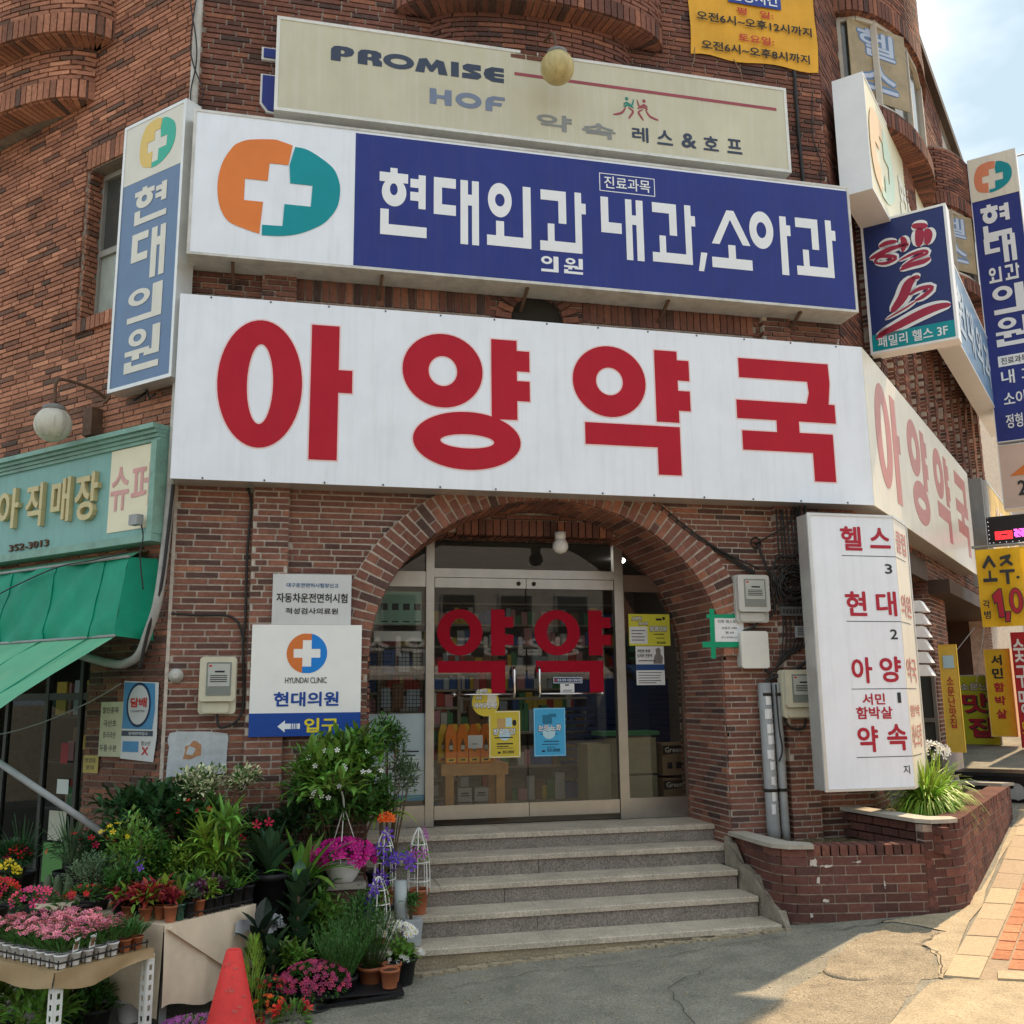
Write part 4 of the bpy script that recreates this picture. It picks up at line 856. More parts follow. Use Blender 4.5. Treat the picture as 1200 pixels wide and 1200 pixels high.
fine(p,FD_,[(3.325,3.56,1.975,.006),(3.325,3.55,1.95,.006),(3.325,3.54,1.925,.006),(3.325,3.55,1.9,.006),(3.325,3.5,1.88,.006),(3.33,3.5,2.085,.008)],-.0104)
p=poster('small dark blue sticker above the right door handle',2.488,2.772,1.882,1.943,mat('sticker_navy',(.02,.05,.14),.4,.05,4),o=-.0094); text(FD_,'한국 의약 사업자 협동조합',2.53,1.9,2.76,1.925,-.0078,M_LW,p,bold=.02,thick=.0006); flat(FD_,[[rect(2.492,1.886,2.768,1.939),rect(2.496,1.89,2.764,1.935)]],-.0078,M_LW,p,'border',.0006); flat(FD_,[[ell(2.512,1.913,.011,.011,12)]],-.0078,BRM,p,'badge',.0006)
p=poster('small white note with a dark hook under the navy sticker',2.555,2.69,1.78,1.881,M_PW,o=-.0094); fine(p,FD_,[(2.6,2.64,1.862,.012),(2.58,2.67,1.82,.004),(2.58,2.66,1.81,.004)],-.0078)
# round sticker
t=thing('round_sticker','yellow blob-shaped sticker with white Korean words on the left door leaf','sticker',(1.84,.88,1.63))
flat(FD_,[[ell(1.85,1.72,.125,.125,30)]],-.0068,M_YP,t,'disc',.001); flat(FD_,[[[(1.86,1.68),(1.95,1.68),(1.95,1.79),(1.87,1.79)]]],-.0056,M_CR,t,'cup_print',.0006)
headline(t,FD_,'소변이',1.755,1.87,1.79,1.845,-.0048,.2); headline(t,FD_,'자주',1.755,1.82,1.735,1.78,-.0048,.2); headline(t,FD_,'마려우신 분',1.74,1.96,1.66,1.72,-.0048,.15)
# side light poster (big pale blue board standing inside the left side light)
p=poster('tall pale blue advertising board in the lower left side light',.70,1.298,.88,1.63,mat('board_pale_blue',(.78,.88,.95),.5,.05,3),o=-.045,th=.01)
flat(FD_,[[rect(.70,.88,1.298,.93)]],-.034,M_BP,p,'blue_wave',.001); text(FD_,'나인나인.',.98,1.13,1.26,1.21,-.034,M_KP,p,bold=.04,shear=.2); text(FD_,'8',1.03,1.24,1.07,1.33,-.034,BRM,p,bold=.03); fine(p,FD_,[(1.1,1.25,1.295,.012),(1.1,1.22,1.26,.012),(1.0,1.24,1.06,.007),(1.05,1.25,1.03,.007),(1.02,1.22,1.0,.007)],-.034)
# ---- interior room of the pharmacy
IR=thing('pharmacy_room','dim pharmacy interior with shelves behind the glass','room',(2.3,3,.66))
mb=MB(); mb.quad((.3,.9,.665),(5.0,.9,.665),(5.0,5.4,.665),(.3,5.4,.665)); mb.build('room_floor',mat('room_floor',(.25,.23,.2),.4,.1,4),IR)
M_RW=mat('room_wall',(.2,.195,.18),.8,.1,3)
mb=MB(); mb.quad((.3,.9,3.4),(.3,5.4,3.4),(5,5.4,3.4),(5,.9,3.4)); mb.quad((.3,5.4,.6),(5,5.4,.6),(5,5.4,3.4),(.3,5.4,3.4)); mb.quad((.3,.9,.6),(.3,5.4,.6),(.3,5.4,3.4),(.3,.9,3.4)); mb.quad((5,5.4,.6),(5,.9,.6),(5,.9,3.4),(5,5.4,3.4)); mb.build('room_wall',M_RW,IR)
GOODS=[mat('goods_%s'%n,c,.5,.1,6) for n,c in (('white',(.5,.5,.48)),('red',(.4,.05,.04)),('blue',(.04,.1,.3)),('yellow',(.55,.4,.06)),('green',(.06,.22,.1)),('pink',(.5,.25,.27)),('brown',(.2,.11,.06)),('pale',(.35,.42,.48)))]
def shelf(label,x0,x1,y0,y1,z0,z1,n,seed,facing='y',fill=.9):
    t=thing('display_shelf',label,'shelf',((x0+x1)/2,(y0+y1)/2,z0)); mb=MB()
    for k in range(n+1): z=z0+(z1-z0)*k/n; mb.box(FF,x0,x1,-y1,-y0,z-.012,z+.012)
    for x in (x0,x1): mb.box(FF,x-.015,x+.015,-y1,-y0,z0,z1)
    mb.build('rack',mat('shelf_board',(.3,.27,.22),.5,.1,5),t)
    r=random.Random(seed); bs={}
    for k in range(n):
        z=z0+(z1-z0)*k/n+.013; x=x0+.03
        while x<x1-.08:
            w=r.uniform(.05,.13); h=r.uniform(.1,(z1-z0)/n*.85); gi=r.randrange(8); rows=1
            if r.random()<fill:
                mb=bs.setdefault(gi,MB()); mb.box(FF,x,x+w-.006,-(y0+r.uniform(.08,.16)),-(y0+.012+r.uniform(0,.02)),z,z+h)
            x+=w
    for gi,mb in bs.items(): mb.build('packet',GOODS[gi],t,kind='stuff')
    return t
shelf('tall back shelf crowded with medicine packets seen through the red letters',1.2,4.6,4.9,5.2,1.3,3.0,6,3)
shelf('low counter shelf of packets in the middle of the pharmacy',1.9,3.6,2.6,3.0,.67,1.75,3,5)
shelf('narrow blue packet rack behind the left door leaf',1.42,1.72,1.5,1.8,.67,2.0,8,9)
shelf('long left wall shelf of medicines deep in the shop',.35,1.1,3.0,3.3,.67,2.4,6,11)
mb=MB(); mb.box(FF,3.35,4.3,-3.1,-2.55,.67,1.95); mb.build('cabinet_body',mat('blue_cabinet',(.02,.05,.16),.4,.1,5),IR)
for i in range(9): mb=MB(); mb.box(FF,3.0,3.9,-2.5,-2.46,1.05+i*.07,1.09+i*.07); mb.build('louvre',MATS['blue_cabinet'],IR)
# wire grid with packets in the upper left side light
t=thing('wire_grid_display','black wire grid hung with small packets in the left side light','display',(1.0,.98,1.66)); mb=MB()
for i in range(17): x=.74+i*.033; mb.tube([(x,.97,1.64),(x,.97,2.3)],.0022,4)
for i in range(20): z=1.65+i*.034; mb.tube([(.73,.972,z),(1.29,.972,z)],.0022,4)
mb.build('grid',M_CABLE,t)
for (a,b,z0,z1,g) in ((.93,1.04,1.98,2.2,2),(1.07,1.17,2.0,2.17,7),(1.2,1.28,2.02,2.2,0),(.92,1.0,1.68,1.86,7),(1.02,1.12,1.67,1.9,6),(1.15,1.27,1.69,1.84,7)):
    mb=MB(); mb.box(FD_,a,b,-.15,-.115,z0,z1); mb.build('packet',GOODS[g],t)
p=poster('pale green sheet with four dark squares at the top of the left side light',.80,1.27,2.42,2.72,mat('pale_green_sheet',(.25,.42,.36),.5,.1,4),o=-.06); fine(p,FD_,[(.9+.1*i,.96+.1*i,2.55,.06) for i in range(4)]+[(.9+.1*i,.96+.1*i,2.44,.012) for i in range(4)],-.058)
p=poster('white strip sheet under the pale green sheet in the left side light',.84,1.27,2.27,2.36,M_PW,o=-.06)
# tonic table and boxes
t=thing('wooden_display_table','light wooden display table inside the door carrying tonic boxes','table',(1.81,1.35,.67)); M_WD=mat('light_wood',(.55,.28,.1),.5,.15,10)
mb=MB(); mb.box(FF,1.50,2.13,-1.7,-1.2,1.06,1.165); mb.build('tabletop',M_WD,t)
for x in (1.54,2.02):
    for y in (-1.66,-1.3): mb=MB(); mb.box(FF,x,x+.08,y,y+.08,.67,1.06); mb.build('leg',M_WD,t)
M_OR=mat('carton_orange',(.92,.24,.02),.4,.05,4); M_YB=mat('carton_yellow',(.9,.6,.04),.4,.05,4)
def tonic(x,y,main,side,lab):
    t=thing('tonic_box',lab,'carton',(x,y,1.166),'tonic cartons on the wooden table'); mb=MB()
    mb.box(FF,x,x+.104,-y-.075,-y,1.166,1.42); mb.build('carton',main,t)
    mb=MB(); mb.hexa([V(p) for p in ((x,y,1.42),(x+.104,y,1.42),(x+.104,y+.075,1.42),(x,y+.075,1.42),(x+.03,y+.03,1.52),(x+.074,y+.03,1.52),(x+.074,y+.045,1.52),(x+.03,y+.045,1.52))]); mb.build('gable_top',main,t)
    f=FY(y); flat(f,[[rect(x+.012,1.18,x+.092,1.215)]],.0005,side,t,'label_band',.001); flat(f,[[ell(x+.052,1.32,.022,.05,16)],[rect(x+.045,1.36,x+.059,1.39)]],.0005,MATS['goods_brown'],t,'bottle_print',.001); flat(f,[[rect(x+.035,1.29,x+.07,1.33)]],.002,M_CR,t,'bottle_label',.001); flat(f,[[rect(x+.03,1.19,x+.075,1.205)]],.002,M_KP,t,'print',.001)
for i in range(4): tonic(1.545+.11*i,1.24,M_OR,M_YB,['first','second','third','last'][i]+' orange tonic box from the left in the front row of the table')
for i in range(5): tonic(1.50+.11*i,1.38,M_YB,M_OR,['first','second','third','fourth','last'][i]+' yellow tonic box from the left in the rear row of the table')
p=poster('small white price card on the orange tonic boxes',1.695,1.83,1.315,1.43,M_PW,o=-.05,fr=FD_); fine(p,FD_,[(1.73,1.78,1.35,.006)],-.048)
for i,(x,z) in enumerate(((1.68,.67),(1.84,.67),(1.68,.81),(1.84,.81))):
    tt=thing('white_carton',('left','right','left','right')[i]+(' lower',' lower',' upper',' upper')[i]+' small grey-white box under the wooden table','carton',(x,1.35,z)); mb=MB(); mb.box(FF,x,x+.13,-1.5,-1.35,z,z+.125); mb.build('box_body',mat('grey_carton',(.34,.34,.31),.6,.05,5),tt); fine(tt,FY(1.35),[(x+.02,x+.11,z+.05,.01),(x+.03,x+.1,z+.07,.014)],.001)
M_CD=mat('cardboard',(.27,.19,.11),.8,.1,8); M_CG=mat('olive_carton',(.28,.26,.16),.7,.1,8)
for i,(x0,x1,y,z0,z1,m,tx) in enumerate(((3.70,4.1,1.3,1.0,1.3,M_CD,'Greenflex'),(3.70,4.1,1.3,.67,.97,M_CD,'Greenflex'),(3.25,3.66,1.35,1.02,1.36,M_CG,''),(3.25,3.66,1.35,.67,1.0,M_CG,''),(3.0,3.24,1.5,.67,1.3,M_CG,''))):
    tt=thing('stock_carton',['upper brown carton with dark printed top at the right side light','lower brown carton with dark printed top at the right side light','upper olive carton behind the right mullion','lower olive carton behind the right mullion','tall olive carton left of the right mullion'][i],'carton',(x0,y,z0))
    mb=MB(); mb.box(FF,x0,x1,-y-.35,-y,z0,z1); mb.build('box_body',m,tt)
    if tx:
        f=FY(y); flat(f,[[[(x0,z1-.02),(x0,z1-.11),(x0+.2,z1-.09),(x1,z1-.13),(x1,z1-.02)]]],.001,M_DARK,tt,'dark_print',.001); text(f,tx,x0+.03,z1-.085,x0+.3,z1-.035,.003,M_CR,tt,bold=.02); fine(tt,f,[(x0+.05,x0+.1,z0+.06,.06),(x0+.14,x0+.2,z0+.06,.06)],.002)
mb=MB(); mb.box(FF,3.12,3.72,-1.75,-1.4,1.38,1.42); tag(mb.build('green_folder_stack',GOODS[4],None,loc=(3.4,1.5,1.38)),'flat green package lying on the olive cartons','package')
# ceiling lamp in the arch
# lit ceiling spot seen through the right side light
t=thing('ceiling_spot','small lit ceiling spotlight deep inside the pharmacy at the upper right','lamp',(4.0,3.2,3.33)); mb=MB(); mb.lathe((4.0,3.2,3.385),[(.06,-.03),(.07,0)],16); em=bpy.data.materials.new('lit_spot'); em.use_nodes=True; em.node_tree.nodes['Principled BSDF'].inputs['Emission Color'].default_value=(1,.95,.85,1); em.node_tree.nodes['Principled BSDF'].inputs['Emission Strength'].default_value=6; mb.build('lamp_disc',em,t)
ld=bpy.data.lights.new('pharmacy_fill','AREA'); ld.energy=3; ld.size=1.6; ld.color=(1,.93,.82); lo=bpy.data.objects.new('pharmacy_fill_lamp',ld); COL.objects.link(lo); lo.location=(2.6,2.6,3.3)  # unseen wide fill lamp, added to brighten the goods
t=thing('ceiling_lamp','small white globe lamp under the brick lintel in the arch','lamp',(2.46,.45,3.12)); mb=MB(); mb.lathe((2.46,.45,3.155),[(.045,0),(.05,.03),(.05,.07)],16); mb.build('lamp_base',M_W2,t); mb=MB(); mb.lathe((2.46,.45,3.03),[(.01,0),(.05,.015),(.07,.05),(.068,.09),(.045,.13)],18); mb.build('lamp_shade',mat('white_globe',(.72,.72,.7),.3,.05,5),t)
# ================================================================ steps
ST=thing('entrance_steps','grey speckled granite steps rising to the pharmacy door','steps',(2.2,0,-.1))
tz=[.655,.52,.37,.22,.07]; ny=[.31,.01,-.29,-.59,-.89]; xr=[3.77,3.77,3.74,3.72,3.70]; xr=[3.77,3.77,3.68,3.70,3.73]; xl=[.70,.66,.66,.66,.66]
r=random.Random(5)
for i in range(5):
    z=tz[i]; y0=ny[i]; y1=.93 if i==0 else ny[i-1]+.035; x=xl[i]; cuts=[xl[i]]+[[1.9],[2.75],[1.25,2.95],[1.95],[1.95]][i]+[xr[i]]
    for a,b in zip(cuts[:-1],cuts[1:]):
        mb=MB(); mb.tone=r.random(); e=.004
        zz=z+r.uniform(-.0015,.0015); yy=y0+r.uniform(-.003,.003)
        prof=[(yy,zz-.04),(yy,zz-e*1.5),(yy+e*1.5,zz),(y1,zz),(y1,zz-.04)]
        n=len(prof); i0=mb.vs([(a+.0015,p,q) for p,q in prof]+[(b-.0015,p,q) for p,q in prof]); 
        for k in range(n): mb.face((i0+k,i0+(k+1)%n,i0+n+(k+1)%n,i0+n+k))
        mb.face(tuple(range(i0+n-1,i0-1,-1))); mb.face(tuple(range(i0+n,i0+2*n))); mb.build('tread',M_STEP,ST)
    zb=(tz[i+1]) if i<4 else -.45
    cuts=[xl[i]]+[[],[2.1],[1.75],[1.93],[]][i]+[xr[i]]
    for a,b in zip(cuts[:-1],cuts[1:]):
        mb=MB(); mb.tone=r.random(); mb.box(FF,a+.002,b-.002,-(y0+.06),-(y0+.022),zb+.001,z-.041); mb.build('riser',M_RISER if i<4 else M_CONC,ST)
# crumbling mortar at the foot of the steps
mb=MB(); r=random.Random(9)
for k in range(170):
    x=.7+k*.018+r.uniform(-.01,.01); y=-.9+.0-r.uniform(.0,.05)-max(0,1.6-x)*.06; s=r.uniform(.008,.024); mb.tone=r.random(); c=V((x,y,gh(x,y)+s*.2)); mb.obox(c,V((s*1.5,r.uniform(-.6,.6)*s,0)),V((0,s,0)),V((0,0,s*.5)))
tag(mb.build('broken_mortar',M_CONC,None,loc=(2,-.95,0),kind='stuff'),'crumbled mortar along the foot of the steps','rubble')
# ================================================================ planter
PT=thing('brick_planter','dark red brick planter wall with stone caps wrapping the building corner','planter',(5,-.8,.1))
low=[(3.80,-.02),(3.765,-.55),(3.775,-.72),(3.84,-.82),(3.95,-.87),(4.95,-1.06)]
high=[(4.88,-1.052),(5.1,-1.065),(5.25,-1.0),(5.38,-.88),(5.52,-.74),(7.6,1.28)]
def along(path):
    P=[V((x,y,0)) for x,y in path]; cum=[0]
    for a,b in zip(P[:-1],P[1:]): cum.append(cum[-1]+(b-a).length)
    def f(s):
        s=max(0,min(cum[-1]-1e-6,s))
        for k in range(len(P)-1):
            if s<=cum[k+1]: 
                t=(s-cum[k])/(cum[k+1]-cum[k]); return P[k].lerp(P[k+1],t),(P[k+1]-P[k]).normalized()
    return f,cum[-1]
pspec=[]
def wallpath(path,ztop,Lb,sold,seed,cs=None,zc=.068,th=.1):
    f,T=along(path); r=random.Random(seed)
    def put(s0,s1,z0,z1,th2=None,pr=0):
        p,_=f((s0+s1)/2); a,_=f(s0); b,_=f(s1); tg=(b-a)
        if tg.length<1e-4: return
        tg.normalize(); nn=V((tg.y,-tg.x,0)); t2=th2 or th
        if z1<gh(p.x,p.y)-.02: return
        pspec.append((V((p.x,p.y,(z0+z1)/2))-nn*(t2/2-.0-pr+r.uniform(0,.003)),tg*(s1-s0)/2,nn*(-t2/2),V((0,0,(z1-z0)/2)),r.random()))
    z=ztop; 
    if sold:
        s=sold[0]
        while s<min(T,sold[1])-.03: put(s,s+.058+r.uniform(-.004,.002),z-.075,z,.19,r.uniform(0,.006)); s+=.07
    if sold and sold[0]>.2:
        s=0
        while s<sold[0]: put(s,min(sold[0],s+Lb-.011),ztop-.08,ztop-.022); s+=Lb
    k=0; zz=ztop-(.085 if sold else .03)
    while zz>-.2:
        s=-(Lb/2 if k%2 else 0)
        while s<T:
            a,b=max(0,s),min(T,s+Lb-.011)
            if b-a>.03: put(a,b,zz-.057,zz)
            s+=Lb
        zz-=zc; k+=1
    # mortar core
    mb=MB(); N=int(T/.06)
    for q in range(N):
        p,tg=f(T*q/N); p2,_=f(T*(q+1)/N); nn=V((tg.y,-tg.x,0)); a=p-nn*.008; b=p2-nn*.008; c=p2-nn*.11; d=p-nn*.11
        mb.hexa([V((w.x,w.y,-.3)) for w in (a,b,c,d)]+[V((w.x,w.y,(ztop-.078 if T*q/N>sold[0] else ztop-.03) if sold else ztop-.03)) for w in (a,b,c,d)])
    mb.build('mortar_core',M_MORTP,PT)
lowlen=along(low)[1]
wallpath(low,.62,.195,(1.02,99),21); wallpath(high,.79,.15,(.08,99),22,th=.1)
emit(pspec,PT,M_BRICK_P,285)
dv=[]; 
for k in range(3):
    s=0 if k%2 else -.1
    while s<.9: dv.append((V((4.87+.11*(s+.09)/.9,-.1-(s+.09),.72-k*.068)),V((.011,-.09,0)).normalized()*.09,V((-.03,0,0)),V((0,0,.028)),rnd.random())); s+=.195
emit(dv,PT,M_BRICK_P,0)
M_CAP=mat('stone_cap',(.38,.355,.3),.8,.1,14,.2,dirt=(.25,.22,.17))
def cap(pts,z,h):
    mb=MB(); extr(mb,[V((x,y,0)) for x,y in pts],z,z+h); mb.build('stone_cap',M_CAP,PT)
cap([(3.745,.0),(3.735,-.58),(3.75,-.75),(3.83,-.86),(3.95,-.9),(4.02,-.91),(4.06,-.78),(3.93,-.65),(3.9,-.1),(3.9,0)],.6,.032)
cap([(4.78,-.05),(4.86,-.98),(4.93,-1.08),(5.08,-1.09),(5.18,-1.06),(5.22,-.93),(5.05,-.86),(4.97,-.05)],.77,.03)
cap([(7.45,1.22),(7.63,1.25),(7.5,1.5),(7.1,1.9),(6.95,1.8)],.79,.03)
# soil beds
def soil(pts,z,seed,name):
    tr=MB(); xs=[p[0] for p in pts]; ys=[p[1] for p in pts]; N=46
    def inside(x,y):
        c=False
        for i in range(len(pts)):
            (x1,y1),(x2,y2)=pts[i],pts[i-1]
            if (y1>y)!=(y2>y) and x<(x2-x1)*(y-y1)/(y2-y1)+x1: c=not c
        return c
    hx=(max(xs)-min(xs))/N; hy=(max(ys)-min(ys))/N
    for i in range(N):
        for j in range(N):
            x=min(xs)+i*hx; y=min(ys)+j*hy
            if not inside(x+hx/2,y+hy/2): continue
            q=[(x,y),(x+hx,y),(x+hx,y+hy),(x,y+hy)]; tr.quad(*[(a,b,z+.035*noise.noise(V((a*5,b*5,seed)))+.012*noise.noise(V((a*25,b*25,seed)))) for a,b in q])
    tr.build(name,mat('soil_dry',(.13,.1,.06),.95,.4,12,.8,dirt=(.16,.15,.06),bscale=70),PT,kind='stuff')
soil([(3.88,0),(3.87,-.68),(3.98,-.78),(4.9,-.98),(4.86,-.05)],.55,1,'soil'); soil([(4.96,-.05),(5.0,-.95),(5.2,-.92),(5.45,-.65),(7.45,1.3),(7.0,1.8),(5.2,0)],.745,2,'soil')
# slanted mortar edge between steps and planter
mb=MB()
r=random.Random(4); pr=[(3.70,-.02,.60),(3.70,-.1,.56),(3.70,-.3,.42),(3.715,-.5,.37),(3.73,-.62,.27),(3.745,-.8,.16),(3.75,-.93,.03),(3.75,-.96,-.1)]
for (a,b) in zip(pr[:-1],pr[1:]):
    mb.hexa([V((a[0],a[1],-.3)),V((b[0],b[1],-.3)),V((b[0]+.07,b[1]+.05,-.3)),V((a[0]+.075,a[1],-.3)),V((a[0]+r.uniform(-.006,.006),a[1],a[2])),V((b[0],b[1],b[2])),V((b[0]+.06,b[1]+.05,b[2]-.01)),V((a[0]+.07,a[1],a[2]-.01))])
mb.build('mortar_edge',mat('mortar_smear',(.26,.23,.18),.95,.3,9,.6),PT)

mb_=None
r=random.Random(33)
for (x,z,w,h) in ((4.02,.50,.05,.05),(4.12,.47,.09,.012),(4.05,.37,.025,.05),(4.55,.33,.012,.05),(4.1,.22,.05,.02),(3.98,.12,.03,.03),(4.35,.5,.06,.01)):
    f=Fr((3.95,-.87,0),(1.0,-.19,0),(-.19,-1.0,0)); u=(x-3.95)/.982
    flat(f,[[wiggle([(u-w/2,z-h/2),(u+w/2,z-h/2),(u+w/2,z+h/2),(u-w/2,z+h/2)],.008,4,int(x*100))]],.003,mat('lime_bloom',(.5,.46,.42),.9,.2,30),PT,'lime_stain',.002)
# ================================================================ wall fixtures
M_MC=mat('meter_cream',(.55,.52,.4),.4,.08,6,streak=.15); M_MG=mat('meter_grey',(.5,.5,.47),.4,.08,6,streak=.1); M_MW=mat('meter_window',(.2,.22,.2),.2,.1,6,spec=.7); M_PVC=mat('pvc_grey',(.3,.31,.31),.5,.15,7,streak=.2); M_PW2=mat('pipe_white',(.5,.49,.45),.6,.2,9,dirt=(.25,.2,.16))
def rbox(mb,fr,u0,u1,z0,z1,o0,o1,r=.03):
    lp=[]
    for cx,cz,a in ((u1-r,z1-r,0),(u0+r,z1-r,90),(u0+r,z0+r,180),(u1-r,z0+r,270)):
        for k in range(5): t=R(a+22.5*k); lp.append((cx+r*math.cos(t),cz+r*math.sin(t)))
    mb.prism(fr,[lp],o0,o1); return lp
def meter(lab,fr,u0,u1,z0,z1,m):
    t=thing('electric_meter',lab,'meter',fr((u0+u1)/2,0,z0),'electricity meters'); w=u1-u0; h=z1-z0
    mb=MB(); rbox(mb,fr,u0,u1,z0,z1,.0,.08,.03); mb.build('housing',m,t)
    mb=MB(); rbox(mb,fr,u0+.006,u1-.006,z0+.22*h,z1-.005,.08,.13,.028); mb.build('cover',m,t)
    mb=MB(); rbox(mb,fr,u0+.03,u1-.05,z0+.02*h,z0+.2*h,.08,.1,.02); mb.build('terminal_cover',m,t)
    mb=MB(); rbox(mb,fr,u0+.2*w,u1-.14*w,z0+.32*h,z1-.1*h,.13,.134,.008); g=mb.build('glass_window',M_MW,t)
    flat(fr,[[rect(u0+.24*w,z0+.48*h,u1-.18*w,z1-.13*h)]],.1345,mat('meter_plate',(.42,.44,.4),.4,.05,6),t,'dial_plate',.001)
    fine(t,fr,[(u0+.42*w,u0+.68*w,z0+.72*h,.03*h)]+[(u0+.3*w,u0+.75*w,z0+(.66-.035*k)*h,.006) for k in range(4)],.136); flat(fr,[[rect(u0+.26*w,z0+.82*h,u0+.34*w,z0+.85*h)]],.136,BRM,t,'badge',.001)
    return t
meter('cream electric meter on the left pillar beside the blue arrow board',FF,-.57,-.295,1.66,2.09,M_MC)
meter('grey electric meter at the right shoulder of the arch above the taped note',FF,3.89,4.20,2.38,2.8,M_MG)
meter('yellowed cream electric meter beside the directory lightbox, above the conduits',Fr((0,-.07,0),(1,0,0),(0,-1,0)),4.25,4.575,1.56,1.97,M_MC)
t=thing('junction_box','blank white junction box under the grey electric meter','box',(4.03,0,1.99)); mb=MB(); rbox(mb,FF,3.91,4.16,1.99,2.3,.0,.09,.02); mb.build('housing',M_MG,t); mb=MB(); rbox(mb,FF,3.905,4.165,1.985,2.305,.085,.11,.025); mb.build('lid',mat('white_plastic',(.68,.68,.63),.4,.05,6),t)
t=thing('taped_note','white paper note stuck over the arch edge with green tape','note',(3.82,-.02,2.17))
flat(FF,[[[(3.69,2.19),(3.97,2.2),(3.965,2.43),(3.85,2.425),(3.69,2.43)]]],.05,M_PW,t,'sheet',.001); M_TP=mat('green_tape',(.0,.27,.13),.45,.08,6)
for lp in ([(3.62,2.42),(3.98,2.42),(4.09,2.405),(4.09,2.45),(3.95,2.455),(3.62,2.45)],[(3.645,2.07),(3.69,2.07),(3.695,2.5),(3.65,2.5)],[(3.57,2.165),(3.98,2.17),(3.98,2.215),(3.57,2.215)]): flat(FF,[[lp]],.0525+.0008*abs(lp[0][0]-3.6),M_TP,t,'tape',.001)
text(FF,'지하 레스토랑',3.72,2.375,3.93,2.405,.0515,M_K2,t); text(FF,'보증금 1000',3.76,2.325,3.9,2.345,.0515,M_K2,t); text(FF,'월 60',3.79,2.285,3.87,2.305,.0515,M_K2,t); text(FF,'문의 환영합니다',3.75,2.245,3.9,2.26,.0515,M_K2,t)
# conduits
for x,rr,z1,lab in ((4.125,.055,1.86,'thick grey conduit with peeling paper labels, left of the pair beside the arch'),(4.235,.036,1.86,'thin grey conduit, right of the pair beside the arch')):
    t=thing('conduit_pipe',lab,'pipe',(x,-.07,.6)); mb=MB(); mb.tube([(x-.01,-.08,z1),(x,-.08,.66),(x+.003,-.08,.55)],rr,14); mb.build('pipe',M_PVC,t)
    for z in (.95,1.75): mb=MB(); mb.tube([(x-.003,-.08,z),(x-.003,-.08,z+.025)],rr+.005,14); mb.build('clamp',M_DARK,t)
    if rr>.05:
        r=random.Random(3); mb=MB()
        for k in range(9):
            z=1.75-.11*k-r.random()*.02; a0=r.uniform(-2.2,-1.8); a1=a0+r.uniform(.7,1.2); q=[]
            for a in (a0,a1):
                for zz in (z,z-.09+r.uniform(0,.03)): q.append((x-.007+.0565*math.cos(a),-.08+.0565*math.sin(a),zz))
            am=(a0+a1)/2; m1=(x-.007+.058*math.cos(am),-.08+.058*math.sin(am))
            mb.quad(q[0],q[1],(m1[0],m1[1],q[1][2]),(m1[0],m1[1],q[0][2])); mb.quad((m1[0],m1[1],q[0][2]),(m1[0],m1[1],q[3][2]),q[3],q[2])
        mb.build('peeling_label',M_PW,t,kind='stuff')
# cables
def spl(P,n=8):
    P=[V(p) for p in P]; out=[]
    for i in range(len(P)-1):
        a=P[max(i-1,0)];b=P[i];c=P[i+1];d=P[min(i+2,len(P)-1)]
        for k in range(n):
            t=k/n; out.append(.5*((2*b)+(c-a)*t+(2*a-5*b+4*c-d)*t*t+(3*b-a-3*c+d)*t**3))
    out.append(P[-1]); return out
def cable(lab,paths,cat='cable',m=M_CABLE,name='cable_bundle'):
    t=thing(name,lab,cat,paths[0][1][0])
    for rr,P in paths: mb=MB(); mb.tube(spl(P),rr,6); mb.build('cable',m,t)
    return t
f=lambda x,z,o=.03:(x,-o,z)
r=random.Random(12); paths=[]
paths+=[(.012,[f(3.1,3.52),f(3.5,3.2,.04),f(3.85,2.98,.03),f(4.1,2.83,.05)]),(.01,[f(3.1,3.49),f(3.5,3.17,.04),f(3.86,2.95,.03),f(4.12,2.8,.05)]),(.008,[f(3.3,3.35),f(3.7,3.06,.05),f(4.14,2.86,.06)])]
paths+=[(.013,[f(4.15,3.1,.0),f(4.15,3.06,.06),f(4.2,2.9,.07),f(4.28,2.7,.07),f(4.3,2.55,.09),f(4.4,2.48,.1),f(4.55,2.6,.1),f(4.6,2.8,.1),f(4.56,3.1,.09),f(4.53,3.42,.08)])]
paths+=[(.007,[f(4.16,3.1,.02),f(4.3,3.18,.08),f(4.45,3.28,.1),f(4.5,3.45,.1)])]
for k in range(7):
    x=4.33+k*.036; e=f(4.2+k*.012,1.95+.01*k,.07)
    paths.append((.0085,[f(x+r.uniform(-.01,.01),3.4,.085),f(x,2.9,.09),f(x+r.uniform(-.01,.01),2.45,.09),f(x-.02,2.2+.0*k,.09),f(4.26+k*.02,2.03+.012*k,.09),e]))
for k in range(11):
    cx,cz=4.43+r.uniform(-.03,.03),2.72+r.uniform(-.06,.06); a=r.uniform(0,6); rr=r.uniform(.09,.15)
    paths.append((.009,[f(cx+rr*math.cos(a+q*.8),cz+rr*.9*math.sin(a+q*.8),.1+.006*k) for q in range(8)]))
